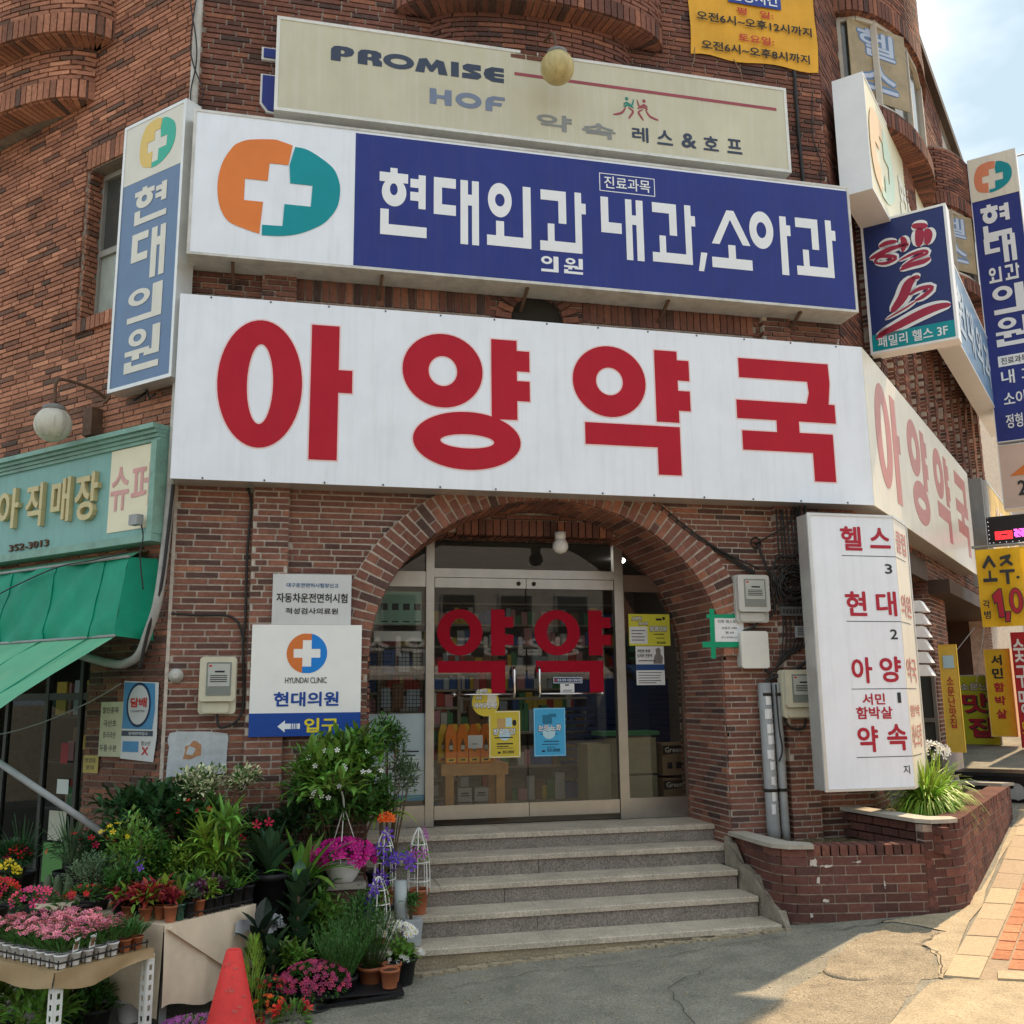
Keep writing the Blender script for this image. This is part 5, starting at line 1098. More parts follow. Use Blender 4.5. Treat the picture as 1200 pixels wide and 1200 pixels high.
paths+=[(.016,[f(4.6,3.45,.12),f(4.59,2.9,.12),f(4.66,2.6,.12),f(4.68,2.35,.12),f(4.6,2.12,.12),f(4.42,1.98,.1),f(4.25,1.92,.08),f(4.15,1.88,.07)]),(.012,[f(4.56,3.45,.1),f(4.5,3.0,.1),f(4.3,2.95,.1),f(4.24,2.7,.08),f(4.26,2.5,.08),f(4.18,2.4,.05)]),
 (.012,[f(4.1,2.38,.06),f(4.02,2.33,.08),f(3.96,2.31,.05)]),(.014,[f(4.14,1.98,.05),f(4.2,1.92,.07),f(4.13,1.86,.08)]),(.011,[f(4.3,1.9,.07),f(4.28,1.6,.08),f(4.33,1.48,.1),f(4.45,1.47,.1),f(4.48,1.55,.1)]),(.008,[f(4.2,1.85,.13),f(4.2,1.5,.14),f(4.22,1.3,.14),f(4.18,1.2,.14)])]
cable('tangled black cable bundle on the bricks between the arch and the directory lightbox',paths)
mb=MB(); mb.box(FF,4.3,4.6,.1,.125,2.44,2.52)
t=thing('cable_clamp','slotted grey cable clamp bar across the tangled black cables','clamp',(4.45,-.11,2.44)); mb.build('bar',mat('clamp_grey',(.1,.1,.1),.5,.2,8),t); mb=MB()
for k in range(9): mb.box(FF,4.315+k*.032,4.333+k*.032,.125,.128,2.46,2.5)
mb.build('slot',M_DARK,t,kind='stuff')
t=thing('cable_tag','small grey square tag hanging under the cable clamp','tag',(4.47,-.12,2.26)); mb=MB(); mb.box(FF,4.43,4.52,.1,.125,2.25,2.35); mb.build('plate',M_PVC,t); fine(t,FF,[(4.445,4.5,2.27+.015*k,.006) for k in range(5)],.1255)
mb=MB(); mb.lathe(FF(4.15,.0,3.1),[(.055,0),(.055,.012),(.04,.013),(.04,.002)],18,V((0,-1,0))); tag(mb.build('wall_hole_ring',M_DARK,None,loc=(4.15,0,3.1)),'dark round cable hole in the bricks above the grey meter','hole')
cable('black cable looping from the sign down behind the left pilaster to the cream meter',[(.011,[f(-.28,3.45,.02),f(-.24,3.3,.04),f(-.255,2.9,.03),f(-.25,2.4,.03),f(-.26,2.2,.03),f(-.24,1.8,.04),f(-.27,1.62,.05),f(-.4,1.56,.06),f(-.43,1.66,.06)]),(.01,[f(-.8,2.42,.05),f(-.6,2.41,.03),f(-.4,2.41,.03),f(-.3,2.35,.03),f(-.255,2.2,.03)])])
cable('long dark vertical cable on the bricks beside the top right corner',[(.02,[f(4.86,7.9,.03),f(4.86,7.2,.03),f(4.88,6.4,.03)]),(.006,[f(5.05,7.7,.03),f(5.0,7.2,.05),f(5.08,6.9,.04),f(5.02,6.5,.04)])])
mb=MB(); mb.lathe(FF(-.745,.0,1.95),[(.055,0),(.055,.02),(.035,.03),(.03,.05),(.012,.05)],16,V((0,-1,0))); tag(mb.build('porcelain_insulator',M_PW2,None,loc=(-.745,0,1.95)),'small white round porcelain cable knob at the edge of the left pillar','fixture')
# white pipe down the left corner
t=thing('drain_pipe','weathered white pipe down the building corner that bends under the green awning','pipe',CL)
cp=V((-.86,-.06,0)); P=[(-.83,-.07,9.4),(-.84,-.07,6.9),(-.84,-.06,5.3),(-.85,-.06,3.4)]
mb=MB(); mb.tube(spl([V(p) for p in P],4),.036,10); mb.build('pipe',M_PW2,t)
P=[(-.85,-.06,3.46),(-.87,-.07,2.9),(-.9,-.09,2.5),FL(-.10,.11,2.27),FL(-.18,.11,2.12),FL(-.3,.11,2.06),FL(-.5,.1,2.05),FL(-.95,.08,2.13)]
mb=MB(); mb.tube(spl([V(p) for p in P]),.034,12); mb.build('pipe_bend',mat('pipe_grey_white',(.36,.35,.33),.55,.2,9,dirt=(.15,.13,.1)),t)
P=[(-.83,-.1,3.42),(-.85,-.11,3.0),(-.88,-.12,2.6),FL(-.05,.14,2.3),FL(-.13,.14,2.0)]; mb=MB(); mb.tube(spl([V(p) for p in P]),.013,6); mb.build('cable',M_CABLE,t)
for i,dx in enumerate((-.03,.02)): mb=MB(); mb.tube(spl([V((-.85+dx,-.11,9.2)),V((-.88+dx*2,-.12,8.0)),V((-.86-dx,-.12,7.2)),V((-.80+dx*2,-.12,6.8)),V((-.84,-.11,6.6))]),.006,5); mb.build('cable',M_CABLE,t)
# globe lamps
M_GLB=mat('dirty_globe',(.55,.53,.45),.35,.12,7,streak=.75,dirt=(.1,.085,.05)); M_GLY=mat('yellowed_globe',(.52,.43,.2),.4,.12,7,streak=.7,dirt=(.2,.14,.05)); M_RUST=MATS['rust']
def globe(lab,P0,path,c,rad,m,squash=1.0):
    t=thing('globe_lamp',lab,'lamp',P0); mb=MB(); mb.tube(spl([V(p) for p in path]),.014,8); mb.build('arm',M_RUST,t)
    mb=MB(); mb.lathe(V(path[0]),[(.045,0),(.04,.012),(.015,.02)],14,(V(path[1])-V(path[0]))); mb.build('wall_plate',M_RUST,t)
    mb=MB(); mb.lathe(V(c)+V((0,0,rad*squash*.8)),[(rad*.62,-.01),(rad*.62,.03),(rad*.45,.045),(.02,.06)],18); mb.build('cap',mat('lamp_cap',(.2,.2,.19),.5,.2,8),t)
    mb=MB(); mb.lathe(c,[(rad*math.sin(math.pi*k/16)+.001,-rad*squash*math.cos(math.pi*k/16)) for k in range(15)],28); mb.build('lamp_shade',m,t); return t
gc=FL(-1.0,.45,3.99); globe('dirty white globe lamp on a rusty arm above the green shop sign',FL(-.96,0,4.3),[FL(-.96,.0,4.31),FL(-.97,.15,4.37),FL(-1.0,.38,4.39),FL(-1.0,.45,4.34),FL(-1.0,.45,4.18)],gc,.145,M_GLB)
mb=MB(); mb.box(FL,-1.1,-.98,.0,.12,3.98,4.22); tag(mb.build('rusty_box',M_RUST,None,loc=FL(-1.04,0,4.0)),'small rusty junction box behind the globe lamp on the left wall','box')
globe('yellowed globe lamp hanging in front of the cream PROMISE HOF sign',(2.2,0,7.6),[(2.2,0,7.6),(2.2,-.2,7.66),(2.22,-.45,7.6),(2.22,-.55,7.42),(2.22,-.55,7.32)],(2.23,-.55,7.19),.148,M_GLY)
# ================================================================ green shop sign on the left wall
M_AQ=mat('aqua_panel',(.19,.38,.35),.45,.08,3,streak=.3,dirt=(.1,.2,.18)); M_AQD=mat('aqua_frame',(.2,.36,.3),.5,.15,5,dirt=(.1,.1,.06))
SG=thing('green_shop_sign','aqua green shop signboard with raised cream letters above the green awning','shop sign',FL(-1.6,.1,2.97))
mb=MB(); mb.box(FL,-4.2,-.02,.02,.15,3.0,3.87); mb.build('board',M_AQ,SG)
for k,(o,z0,z1) in enumerate(((.24,3.86,3.9),(.21,3.83,3.858),(.185,3.8,3.828),(.17,3.77,3.798))): mb=MB(); mb.box(FL,-4.2,-.01+.02*(3-k)*0,.02,o,z0,z1); mb.build('cornice_moulding',M_AQD,SG)
mb=MB(); mb.box(FL,-4.2,-.01,.02,.2,2.97,3.03); mb.box(FL,-.07,-.005,.02,.2,3.031,3.769); mb.build('frame',M_AQD,SG)
flat(FL,[[rect(-.62,3.09,-.09,3.765)]],.152,mat('cream_print_panel',(.74,.68,.5),.5,.05,4),SG,'cream_panel',.004)
M_FP=mat('faded_pink_print',(.62,.32,.3),.5,.1,8); text(FL,'슈',-.6,3.26,-.37,3.62,.157,M_FP,SG,bold=.02); text(FL,'퍼',-.34,3.26,-.095,3.62,.157,M_FP,SG,bold=.02)
M_BRS=mat('letter_brass_cream',(.55,.46,.24),.45,.12,8,dirt=(.3,.25,.14))
for ch,u0,u1,z0,z1 in (('장',-1.03,-.73,3.22,3.62),('매',-1.36,-1.1,3.24,3.62),('직',-1.73,-1.49,3.24,3.62),('아',-2.16,-1.84,3.26,3.62)): 
    text(FL,ch,u0,z0,u1,z1,.152,M_BRS,SG,name='raised_letter',bold=.035,thick=.04)
text(FL,'352-3013',-1.98,3.06,-1.4,3.12,.152,M_RUST,SG,name='phone_number',bold=.01,thick=.012)
t=thing('small_floodlight','small grey floodlight clipped to the lower right corner of the green shop sign','lamp',FL(-.16,.2,3.12)); mb=MB(); mb.obox(FL(-.16,.23,3.14),FL.u*.05,LN*.03,V((0,0,.04))); mb.build('lamp_body',M_PVC,t); mb=MB(); mb.tube(spl([FL(-.13,.2,3.1),FL(-.1,.2,3.0),FL(-.12,.2,2.85),FL(-.09,.18,2.6)]),.006,5); mb.build('cable',M_CABLE,t)
# ================================================================ awning
M_AW=mat('awning_green',(.0,.3,.175),.5,.18,2.5,.15,trans=.15,streak=.35,dirt=(.05,.2,.13)); M_AWL=mat('awning_green_skylit',(.2,.62,.38),.5,.14,1.5,.12,trans=.35,dirt=(.4,.66,.42))  # paler green: sky light on the upward cloth put into the colour
AWN=thing('green_awning','green fabric shop awning drooping from the left wall under the aqua sign','awning',FL(-1.4,.2,2.2))
def cloth(U,prof,name,m,fn=None):
    mb=MB(); mb.smooth=True; n=len(prof); i0=mb.vs([FL(u,o+(fn(u,k) if fn else 0),z+(fn(u+3,k) if fn else 0)*.6) for u in U for k,(o,z) in enumerate(prof)])
    for a in range(len(U)-1):
        for k in range(n-1): q=i0+a*n+k; mb.face((q,q+1,q+n+1,q+n))
    return mb.build(name,m,AWN)
def fold(u,k): return min(1,max(0,(-u-.27)*4))*(.022*math.sin(u*6.1+k*.9)*math.sin(u*2.3+k*.5+1)+.012*math.sin(u*17+k*1.7))
U=[-.25-.09*i for i in range(42)]
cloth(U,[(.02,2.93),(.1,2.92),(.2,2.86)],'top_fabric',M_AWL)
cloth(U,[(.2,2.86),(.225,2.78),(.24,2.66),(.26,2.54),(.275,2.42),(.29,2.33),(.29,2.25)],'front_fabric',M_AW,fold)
mb=MB(); mb.smooth=True
rows=[(.2,2.86),(.225,2.78),(.24,2.66),(.26,2.54),(.275,2.42),(.29,2.33),(.29,2.25)]
i0=mb.vs([FL(-.25+.01*math.sin(k*1.3+j*2)+.12*(1-q)*.9,o*q-.0+.02*(1-q),z+.0*q-(.03*(1-q) if j>4 else 0)) for j,(o,z) in enumerate(rows) for k,q in enumerate((1,.8,.6,.4,.2,0))])
for j in range(6):
    for k in range(5): a=i0+j*6+k; mb.face((a,a+1,a+7,a+6))
mb.build('end_fabric',M_AW,AWN)
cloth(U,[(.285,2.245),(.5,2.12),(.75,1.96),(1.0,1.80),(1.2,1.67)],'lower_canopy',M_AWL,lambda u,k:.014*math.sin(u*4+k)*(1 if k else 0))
mb=MB(); 
for o,z in ((.21,2.865),(.295,2.25)): mb.tube([FL(-.24,o,z),FL(-4.0,o,z)],.012,6)
mb.build('frame_tube',M_PVC,AWN,kind='stuff')
for k in range(6):
    u=-.55-.62*k; mb=MB(); mb.tube([FL(u,o+.004+fold(u,kk),z+fold(u+3,kk)*.6) for kk,(o,z) in enumerate(rows)],.0055,5); mb.tube([FL(u,o,z+.006) for o,z in ((.29,2.245),(.5,2.12),(.75,1.96),(1.0,1.80),(1.2,1.67))],.0055,5); mb.build('seam',M_AW,AWN,kind='stuff')
mb=MB(); mb.tube(spl([FL(-.28,.2,2.9),FL(-.6,.27,2.86),FL(-1.1,.26,2.84),FL(-1.7,.3,2.7),FL(-2.2,.32,2.55)]),.006,5); mb.build('cord',M_CABLE,AWN)
t=thing('support_pole','grey steel pole slanting down from the awning towards the plants','pole',FL(.4,.7,.9)); mb=MB(); p0=FL(-.09,1.2,1.37); p1=FL(.2,.6,.88); q0=FL(-.76,.8,1.33); mb.tube([p1+(q0-p1)*1.35,p1],.024,10); mb.build('tube',M_PVC,t)
# dark shop entrance under the awning
SH=thing('shop_entrance','dark open flower shop entrance under the green awning','shop front',FL(-2.6,-.5,-.3))
mb=MB(); f0=FL
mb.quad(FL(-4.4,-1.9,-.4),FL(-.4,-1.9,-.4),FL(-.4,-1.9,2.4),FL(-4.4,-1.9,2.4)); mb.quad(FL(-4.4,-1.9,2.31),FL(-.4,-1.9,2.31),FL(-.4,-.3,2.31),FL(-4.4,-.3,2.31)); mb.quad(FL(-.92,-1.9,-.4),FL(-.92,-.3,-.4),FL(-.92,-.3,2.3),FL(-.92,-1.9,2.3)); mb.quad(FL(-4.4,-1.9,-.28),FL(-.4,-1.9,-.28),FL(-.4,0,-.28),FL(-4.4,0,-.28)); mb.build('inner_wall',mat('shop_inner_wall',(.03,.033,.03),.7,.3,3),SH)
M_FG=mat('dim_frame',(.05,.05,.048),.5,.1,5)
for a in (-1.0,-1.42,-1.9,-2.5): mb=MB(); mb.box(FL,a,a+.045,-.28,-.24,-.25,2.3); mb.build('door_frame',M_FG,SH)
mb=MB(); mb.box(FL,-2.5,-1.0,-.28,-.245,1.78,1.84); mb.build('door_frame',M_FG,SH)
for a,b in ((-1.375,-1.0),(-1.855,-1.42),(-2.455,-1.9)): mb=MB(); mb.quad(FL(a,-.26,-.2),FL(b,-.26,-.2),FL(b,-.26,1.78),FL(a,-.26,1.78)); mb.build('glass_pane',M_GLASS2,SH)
M_KR=mat('kraft_yellow',(.36,.22,.06),.7,.1,6)
def card(lab,a,b,z0,z1,m,o,words=(),wm=None):
    t=thing('wall_card',lab,'notice',FL((a+b)/2,o,z0)); flat(FL,[[rect(a,z0,b,z1)]],o,m,t,'sheet',.002)
    for s,x0,y0,x1,y1 in words: text(FL,s,x0,y0,x1,y1,o+.003,wm or M_K2,t,bold=.01,thick=.001)
    return t
card('orange-brown card on the dark shop glass',-1.3,-1.05,1.37,1.49,M_KR,-.23,(('주차금지',-1.27,1.44,-1.08,1.475),('셀프판매',-1.27,1.39,-1.08,1.425)))
card('small yellow-brown card at the brick edge beside the shop glass',-.91,-.72,1.21,1.345,mat('kraft_pale',(.48,.36,.12),.7,.1,6),.024,(('영업중',-.89,1.29,-.75,1.325),('문의',-.87,1.235,-.77,1.27)))
t=card('pale handwritten menu sheet left of the blue cigarette poster',-.725,-.455,1.34,1.76,mat('old_paper',(.5,.49,.35),.7,.12,6),.026,(('할인종목',-.7,1.67,-.5,1.72),('국산초',-.68,1.57,-.52,1.62),('중국국산',-.68,1.48,-.52,1.53),('두물·수분',-.71,1.38,-.5,1.43)))
t=thing('cigarette_poster','blue tobacco shop poster with a white oval on the left brick wall','poster',FL(-.25,.02,1.32))
flat(FL,[[[(-.455,1.33),(-.06,1.31),(-.035,1.5),(-.045,1.9),(-.455,1.92)]]],.024,mat('poster_sheet_white',(.6,.6,.62),.5,.06,4),t,'sheet',.002); flat(FL,[[[(-.45,1.555),(-.09,1.55),(-.07,1.7),(-.085,1.895),(-.45,1.91)]]],.0265,mat('poster_sky_blue',(.07,.24,.46),.5,.08,4),t,'blue_field',.001)
flat(FL,[[ell(-.265,1.735,.145,.17,30),ell(-.265,1.735,.125,.15,30)]],.028,mat('poster_deep_navy',(.01,.03,.09),.5,.05,4),t,'oval_ring',.001); flat(FL,[[ell(-.265,1.735,.124,.149,30)]],.028,mat('poster_white',(.55,.55,.58),.5,.05,4),t,'oval',.001)
text(FL,'담배',-.36,1.715,-.165,1.79,.0295,BRM,t,bold=.05); text(FL,'CIGARETTES',-.345,1.68,-.185,1.695,.0295,M_K2,t); flat(FL,[[rect(-.45,1.5,-.08,1.54)]],.027,M_NAVY,t,'band',.001); text(FL,'담배판매업소',-.36,1.508,-.13,1.532,.0285,M_LW,t); flat(FL,[[rect(-.43,1.38,-.24,1.46)]],.027,MATS['poster_sky_blue'],t,'box_print',.001); text(FL,'청소년',-.21,1.43,-.1,1.465,.027,M_K2,t); text(FL,'X',-.2,1.36,-.12,1.42,.027,BRM,t,bold=.03)
t=thing('torn_poster','torn weathered white poster with an orange stain on the left pillar','poster',(-.56,-.02,1.2))
r=random.Random(8); lp=wiggle([(-.775,1.2),(-.35,1.22),(-.345,1.52),(-.775,1.53)],.008,6,3); flat(FF,[[lp]],.017,mat('torn_paper',(.46,.5,.52),.8,.2,9,dirt=(.22,.2,.18)),t,'sheet',.002)
flat(FF,[[wiggle([(-.66,1.34),(-.6,1.33),(-.54,1.36),(-.53,1.44),(-.6,1.46),(-.65,1.42)],.01,2,4)]],.0195,mat('orange_stain',(.4,.2,.1),.8,.3,20),t,'stain',.001); flat(FF,[[wiggle([(-.64,1.37),(-.59,1.36),(-.58,1.41),(-.62,1.43)],.006,2,4)]],.021,MATS['torn_paper'],t,'tear',.001)
for i,z in enumerate((1.22,1.1)): mb=MB(); mb.lathe(FL(-1.2,-.23,z),[(.06,0),(.06,.006),(.01,.007)],20,LN); tag(mb.build('round_sticker',M_PVC,None,loc=FL(-1.2,-.23,z)),['upper','lower'][i]+' round grey sticker on the dark shop glass','sticker')
for k,(a,b,z0,z1,m_,lab) in enumerate(((-1.62,-1.46,1.0,1.12,M_PW,'white price slip low on the dark shop glass'),(-1.7,-1.46,.62,.86,mat('notice_pale',(.5,.48,.4),.7,.1,6),'pale notice sheet with an orange ring at the foot of the dark shop door'),(-1.75,-1.47,.28,.6,mat('green_panel_dim',(.1,.25,.07),.6,.1,6),'dull green panel under the pale notice on the shop door'),(-1.6,-1.5,1.25,1.42,mat('red_label_dim',(.3,.03,.04),.6,.1,6),'small dim red label on the dark shop glass'))):
    card(lab,a,b,z0,z1,m_,-.23)
shelf2=thing('storage_rack','dim rack of boxes and jars inside the dark flower shop','shelf',FL(-1.9,-1.3,-.2)); r=random.Random(21)
for k in range(4):
    mb=MB(); mb.box(FL,-3.4,-1.0,-1.6,-1.2,.25+k*.45,.28+k*.45); mb.build('board',M_FG,shelf2)
gg={}
for k in range(60):
    u=r.uniform(-3.3,-1.1); z=.285+.45*r.randrange(4); w=r.uniform(.08,.2); q=gg.setdefault(r.randrange(8),MB()); q.box(FL,u,u+w,-1.5,-1.25+r.uniform(-.05,.05),z,z+r.uniform(.1,.35))
for gi,q in gg.items(): q.build('packet',GOODS[gi],shelf2,kind='stuff')
t=thing('pendant_lamp','dim white dish lamp inside the dark shop under the awning','lamp',FL(-1.15,-.7,1.85)); mb=MB(); mb.lathe(FL(-1.15,-.7,1.85),[(.14,0),(.13,.03),(.04,.09),(.015,.3)],18); mb.build('lamp_shade',M_PVC,t)
# thin sagging rope from the poster to the left
cable('thin grey cord sagging from the tobacco poster to the left',[(.005,[FL(-.46,.05,1.9),FL(-.75,.12,1.76),FL(-1.1,.3,1.6),FL(-1.5,.5,1.5),FL(-2.3,.9,1.42)])],'cord',M_PVC,'cord')
# ================================================================ signs along the right street wall
SC=signbox('projecting_cream_sign','sunlit pale cream clinic lightbox high on the right wall near the corner','shop sign',FR,.1,3.4,6.6,7.87,.1,.4,mat('sunlit_cream',(.8,.76,.55),.4,.05,4),M_LW,fw=.02)  # grazing sun's wash put into the cream, logo and letter colours
logo(FR,.75,7.22,1.15,1.1,.4065,mat('sunlit_orange',(.85,.6,.35),.4,.05,4),mat('sunlit_green',(.6,.75,.6),.4,.05,4),SC)
place(G['hyeon'],FR,1.6,6.95,2.0,7.5,.4065,mat('sunlit_white',(.82,.82,.72),.4,.05,4),SC); place(G['dae'],FR,2.1,6.95,2.5,7.5,.4065,MATS['sunlit_white'],SC)
# gym sign, perpendicular
F1=FP(.91)
GY=signbox('gym_sign','blue projecting gym lightbox with red brush lettering and a teal strip','shop sign',F1,.1,.94,5.2,6.65,-.2,.0,mat('gym_blue',(.02,.035,.15),.35,.06,4),M_LW,fw=.025)
def brush(pts_list,o):
    for p,w in pts_list: flat(F1,[stroke([(.1+a*.84,5.2+b*1.45) for a,b in p],w*1.5+.03)],o,M_LW,GY,'letter_edge',.001)
    for p,w in pts_list: flat(F1,[stroke([(.1+a*.84,5.2+b*1.45) for a,b in p],w)],o+.0015,mat('brush_red',(.36,.025,.06),.4,.05,4),GY,'letter',.001)
brush([([(.2,.79),(.3,.805),(.42,.80)],.05),([(.08,.715),(.2,.735),(.34,.755),(.5,.76)],.055),([(.13,.68),(.2,.715),(.32,.70),(.38,.675),(.26,.655),(.14,.675)],.045),([(.47,.825),(.5,.78),(.47,.71)],.06),([(.42,.765),(.5,.76),(.55,.755)],.04),
 ([(.6,.89),(.7,.87),(.78,.86)],.07),([(.68,.86),(.68,.8),(.66,.72)],.09),([(.76,.84),(.78,.79),(.75,.72)],.08),([(.42,.65),(.56,.675),(.7,.68),(.74,.66),(.6,.64),(.44,.6)],.04),([(.42,.58),(.56,.6),(.7,.605),(.78,.62)],.055),
 ([(.58,.50),(.5,.46),(.42,.37),(.28,.28)],.1),([(.54,.5),(.6,.5),(.64,.49)],.045),([(.5,.38),(.62,.41),(.76,.4),(.66,.35),(.56,.33)],.05),([(.2,.235),(.44,.29),(.58,.33)],.02),([(.1,.13),(.3,.165),(.6,.225),(.8,.25),(.95,.25)],.085),([(.08,.1),(.15,.13),(.24,.17)],.05)],.0075)
flat(F1,[[rect(.125,5.225,.915,5.4)]],.0075,M_TEAL,GY,'teal_strip',.001); text(F1,'패밀리 헬스 3F',.18,5.25,.85,5.37,.0088,M_LW,GY,bold=.02)
# long pale blue sign further along
LB=signbox('long_street_sign','long pale blue lightbox running along the right street wall behind the gym sign','shop sign',FR,3.2,8.9,6.05,7.2,.35,.62,mat('pale_blue_sign',(.2,.34,.5),.3,.08,2,streak=.05,spec=.8),M_LW,fw=.03)
M_GW=mat('sign_bluish_white',(.62,.7,.78),.4,.05,4)  # pale bluish white for the letters of the long sign
for i,s in enumerate('현대외과의원'): text(FR,s,3.7+i*.85,6.3,4.35+i*.85,6.95,.628,M_GW,LB,bold=.03)
# tall vertical clinic sign
F7=FP(7.0)
VS=signbox('tall_vertical_sign','tall blue vertical clinic lightbox with cross logo standing out over the right street','shop sign',F7,.60,1.3,5.5,10.2,-.35,.0,M_BLUE,M_LW,fw=.012)
flat(F7,[[rect(.612,9.46,1.29,10.19)]],.0075,M_CREAM,VS,'upper_panel',.001); logo(F7,.95,9.82,.56,.62,.0095,mat('logo_orange3',(.7,.24,.12),.4,.05,4),M_TEAL,VS)
for g,u0,u1,z0,z1 in (('hyeon',.72,1.13,8.8,9.36),('dae',.72,1.16,8.35,8.82-.02),('oe',.74,.92,8.05,8.3),('gwa1',.97,1.17,8.05,8.3),('ui',.76,1.2,7.52,7.98),('won',.75,1.24,7.0,7.45)):
    place(G[g],F7,u0,z0,u1,z1,.0085,M_LW,VS)
flat(F7,[[rect(.74,6.68,1.25,6.85)]],.0085,M_LW,VS,'white_label',.001); text(F7,'진료과목',.78,6.71,1.15,6.82,.0098,M_K2,VS,bold=.02)
for i,s in enumerate(('내 과','소아과','정형외과')): text(F7,s,.76,6.4-i*.35,1.25,6.62-i*.35,.0085,M_LW,VS,bold=.02)
PK=signbox('pink_floor_sign','pale pink lightbox with an orange arrowhead and black numeral below the tall blue sign','shop sign',F7,.60,1.3,4.47,5.46,-.3,-.02,mat('pale_pink_sign',(.66,.5,.42),.4,.05,4),M_LW,fw=.012)
flat(F7,[[[(.73,4.97),(1.02,5.18),(1.12,4.97)]]],-.0125,M_ORG,PK,'arrowhead',.001); text(F7,'2F',.82,4.66,1.06,4.89,-.0125,M_K2,PK,bold=.03)
# wing sign at the end of the pharmacy sign: yellow food lightbox + steel post
YW=signbox('yellow_food_sign','yellow food picture lightbox beyond the end of the pharmacy sign','shop sign',FR,7.0,11.0,3.9,4.95,.1,.4,mat('food_yellow',(.75,.48,.08),.45,.35,3,dirt=(.75,.6,.3)),M_ALU,fw=.03)
for i,s in enumerate('서민함박살'): text(FR,s,7.8+i*.55,4.15,8.2+i*.55,4.7,.408,M_LW,YW,bold=.04)
mb=MB(); mb.box(FP(6.75),.12,.36,-.2,0,3.3,4.95); tag(mb.build('steel_box_end',M_PVC,None,loc=FP(6.75)(.2,0,3.3)),'grey steel box end between the pharmacy sign and the yellow lightbox','box')
# LED sign
F5=FP(6.3); LE=signbox('led_sign','black LED sign with glowing red and magenta dots above the yellow price banner','LED sign',F5,.42,1.6,3.86,4.26,-.15,.0,mat('led_black',(.01,.01,.012),.3,.1,5),M_BLACK,fw=.03)
def emis(n,c,s):
    m=bpy.data.materials.new(n); m.use_nodes=True; b=m.node_tree.nodes['Principled BSDF']; b.inputs['Base Color'].default_value=(*c,1); b.inputs['Emission Color'].default_value=(*c,1); b.inputs['Emission Strength'].default_value=s; MATS[n]=m; return m
E1,E2,E3=emis('led_red',(1,.03,.04),.9),emis('led_magenta',(1,.15,.7),.9),emis('led_white',(.8,.8,.9),.5)
for E_,cells in ((E1,[(i,j) for i in range(14) for j in range(8) if not (4<i<10 and 3<j<5)]),(E2,[(i+15,j+1) for i in range(24) for j in range(8) if (i+j)%5 or j in(3,4)]),(E3,[(i*5-2,-3) for i in range(10)]+[(-5,j*4-3) for j in range(7)])):
    mb=MB()
    for i,j in cells: u=.52+i*.0165; z=3.92+j*.0155; mb.box(F5,u,u+.011,.002,.006,z,z+.010)
    mb.build('led_dots',E_,LE,kind='stuff')
# hanging price banner
F4=FP(5.0)
SB=thing('price_banner','yellow cloth banner with a big red 1,000 price hanging under the LED sign','banner',F4(.8,0,2.55)); mb=MB(); mb.smooth=True; N=16
i0=mb.vs([F4(.40+.9*i/N,.03+.05*math.sin(i*.8+j*.6)*math.sin(j*.5+.3),(3.62-1.02*j/12+(.0 if i<9 else (i-9)*.03*(j/12)) if True else 0)) for j in range(13) for i in range(N+1)])
for j in range(12):
    for i in range(N): a=i0+j*(N+1)+i; mb.face((a,a+1,a+N+2,a+N+1))
mb.build('cloth',mat('cloth_yellow',(.78,.48,.02),.6,.12,3,streak=.2,dirt=(.8,.4,.1),trans=.2),SB)
for lp in ([(.47,3.38),(.55,3.53),(.57,3.53),(.64,3.38),(.61,3.36),(.56,3.45),(.5,3.35)],[(.54,3.33),(.57,3.33),(.57,3.23),(.64,3.23),(.64,3.18),(.47,3.18),(.47,3.23),(.54,3.23)],[(.69,3.5),(.82,3.53),(.82,3.49),(.79,3.45),(.84,3.4),(.82,3.37),(.76,3.42),(.7,3.37),(.68,3.4),(.75,3.45),(.75,3.47),(.69,3.46)],[(.67,3.33),(.85,3.33),(.85,3.29),(.78,3.29),(.78,3.14),(.74,3.14),(.74,3.29),(.67,3.29)]): flat(F4,[[lp]],.09,M_K2,SB,'letter',.002)
flat(F4,[[ell(.88,3.22,.02,.02,12)]],.09,M_K2,SB,'letter',.002)
for lp in ([(.56,3.0),(.64,3.08),(.665,3.08),(.68,2.72),(.62,2.72),(.61,2.92),(.58,2.9)],[(.70,2.78),(.75,2.78),(.73,2.66),(.69,2.66)]): flat(F4,[[grow(lp,.012)]],.089,M_K2,SB,'digit_edge',.0015); flat(F4,[[lp]],.0915,M_R2,SB,'digit',.002)
for cx in (.83,1.02,1.21): flat(F4,[[ell(cx,2.92,.085,.17,24),ell(cx,2.92,.03,.1,16)]],.089,M_K2,SB,'digit_edge',.0015); flat(F4,[[ell(cx,2.92,.075,.16,24),ell(cx,2.92,.035,.11,16)]],.0915,M_R2,SB,'digit',.002)
text(F4,'각',.44,2.84,.52,2.95,.09,M_K2,SB,bold=.03); text(F4,'병',.44,2.70,.52,2.81,.09,M_K2,SB,bold=.03)
mb=MB(); mb.tube([F4(.36,.02,3.66),F4(1.4,.02,3.66)],.02,8); mb.tube(spl([F4(.3,.02,2.6),F4(.1,.1,2.35),F4(-.1,.2,2.1)]),.006,5); mb.tube([F4(.42,.03,2.62),F4(.2,-.4,1.9)],.006,5); mb.build('hanging_rod',M_PVC,SB,kind='stuff')
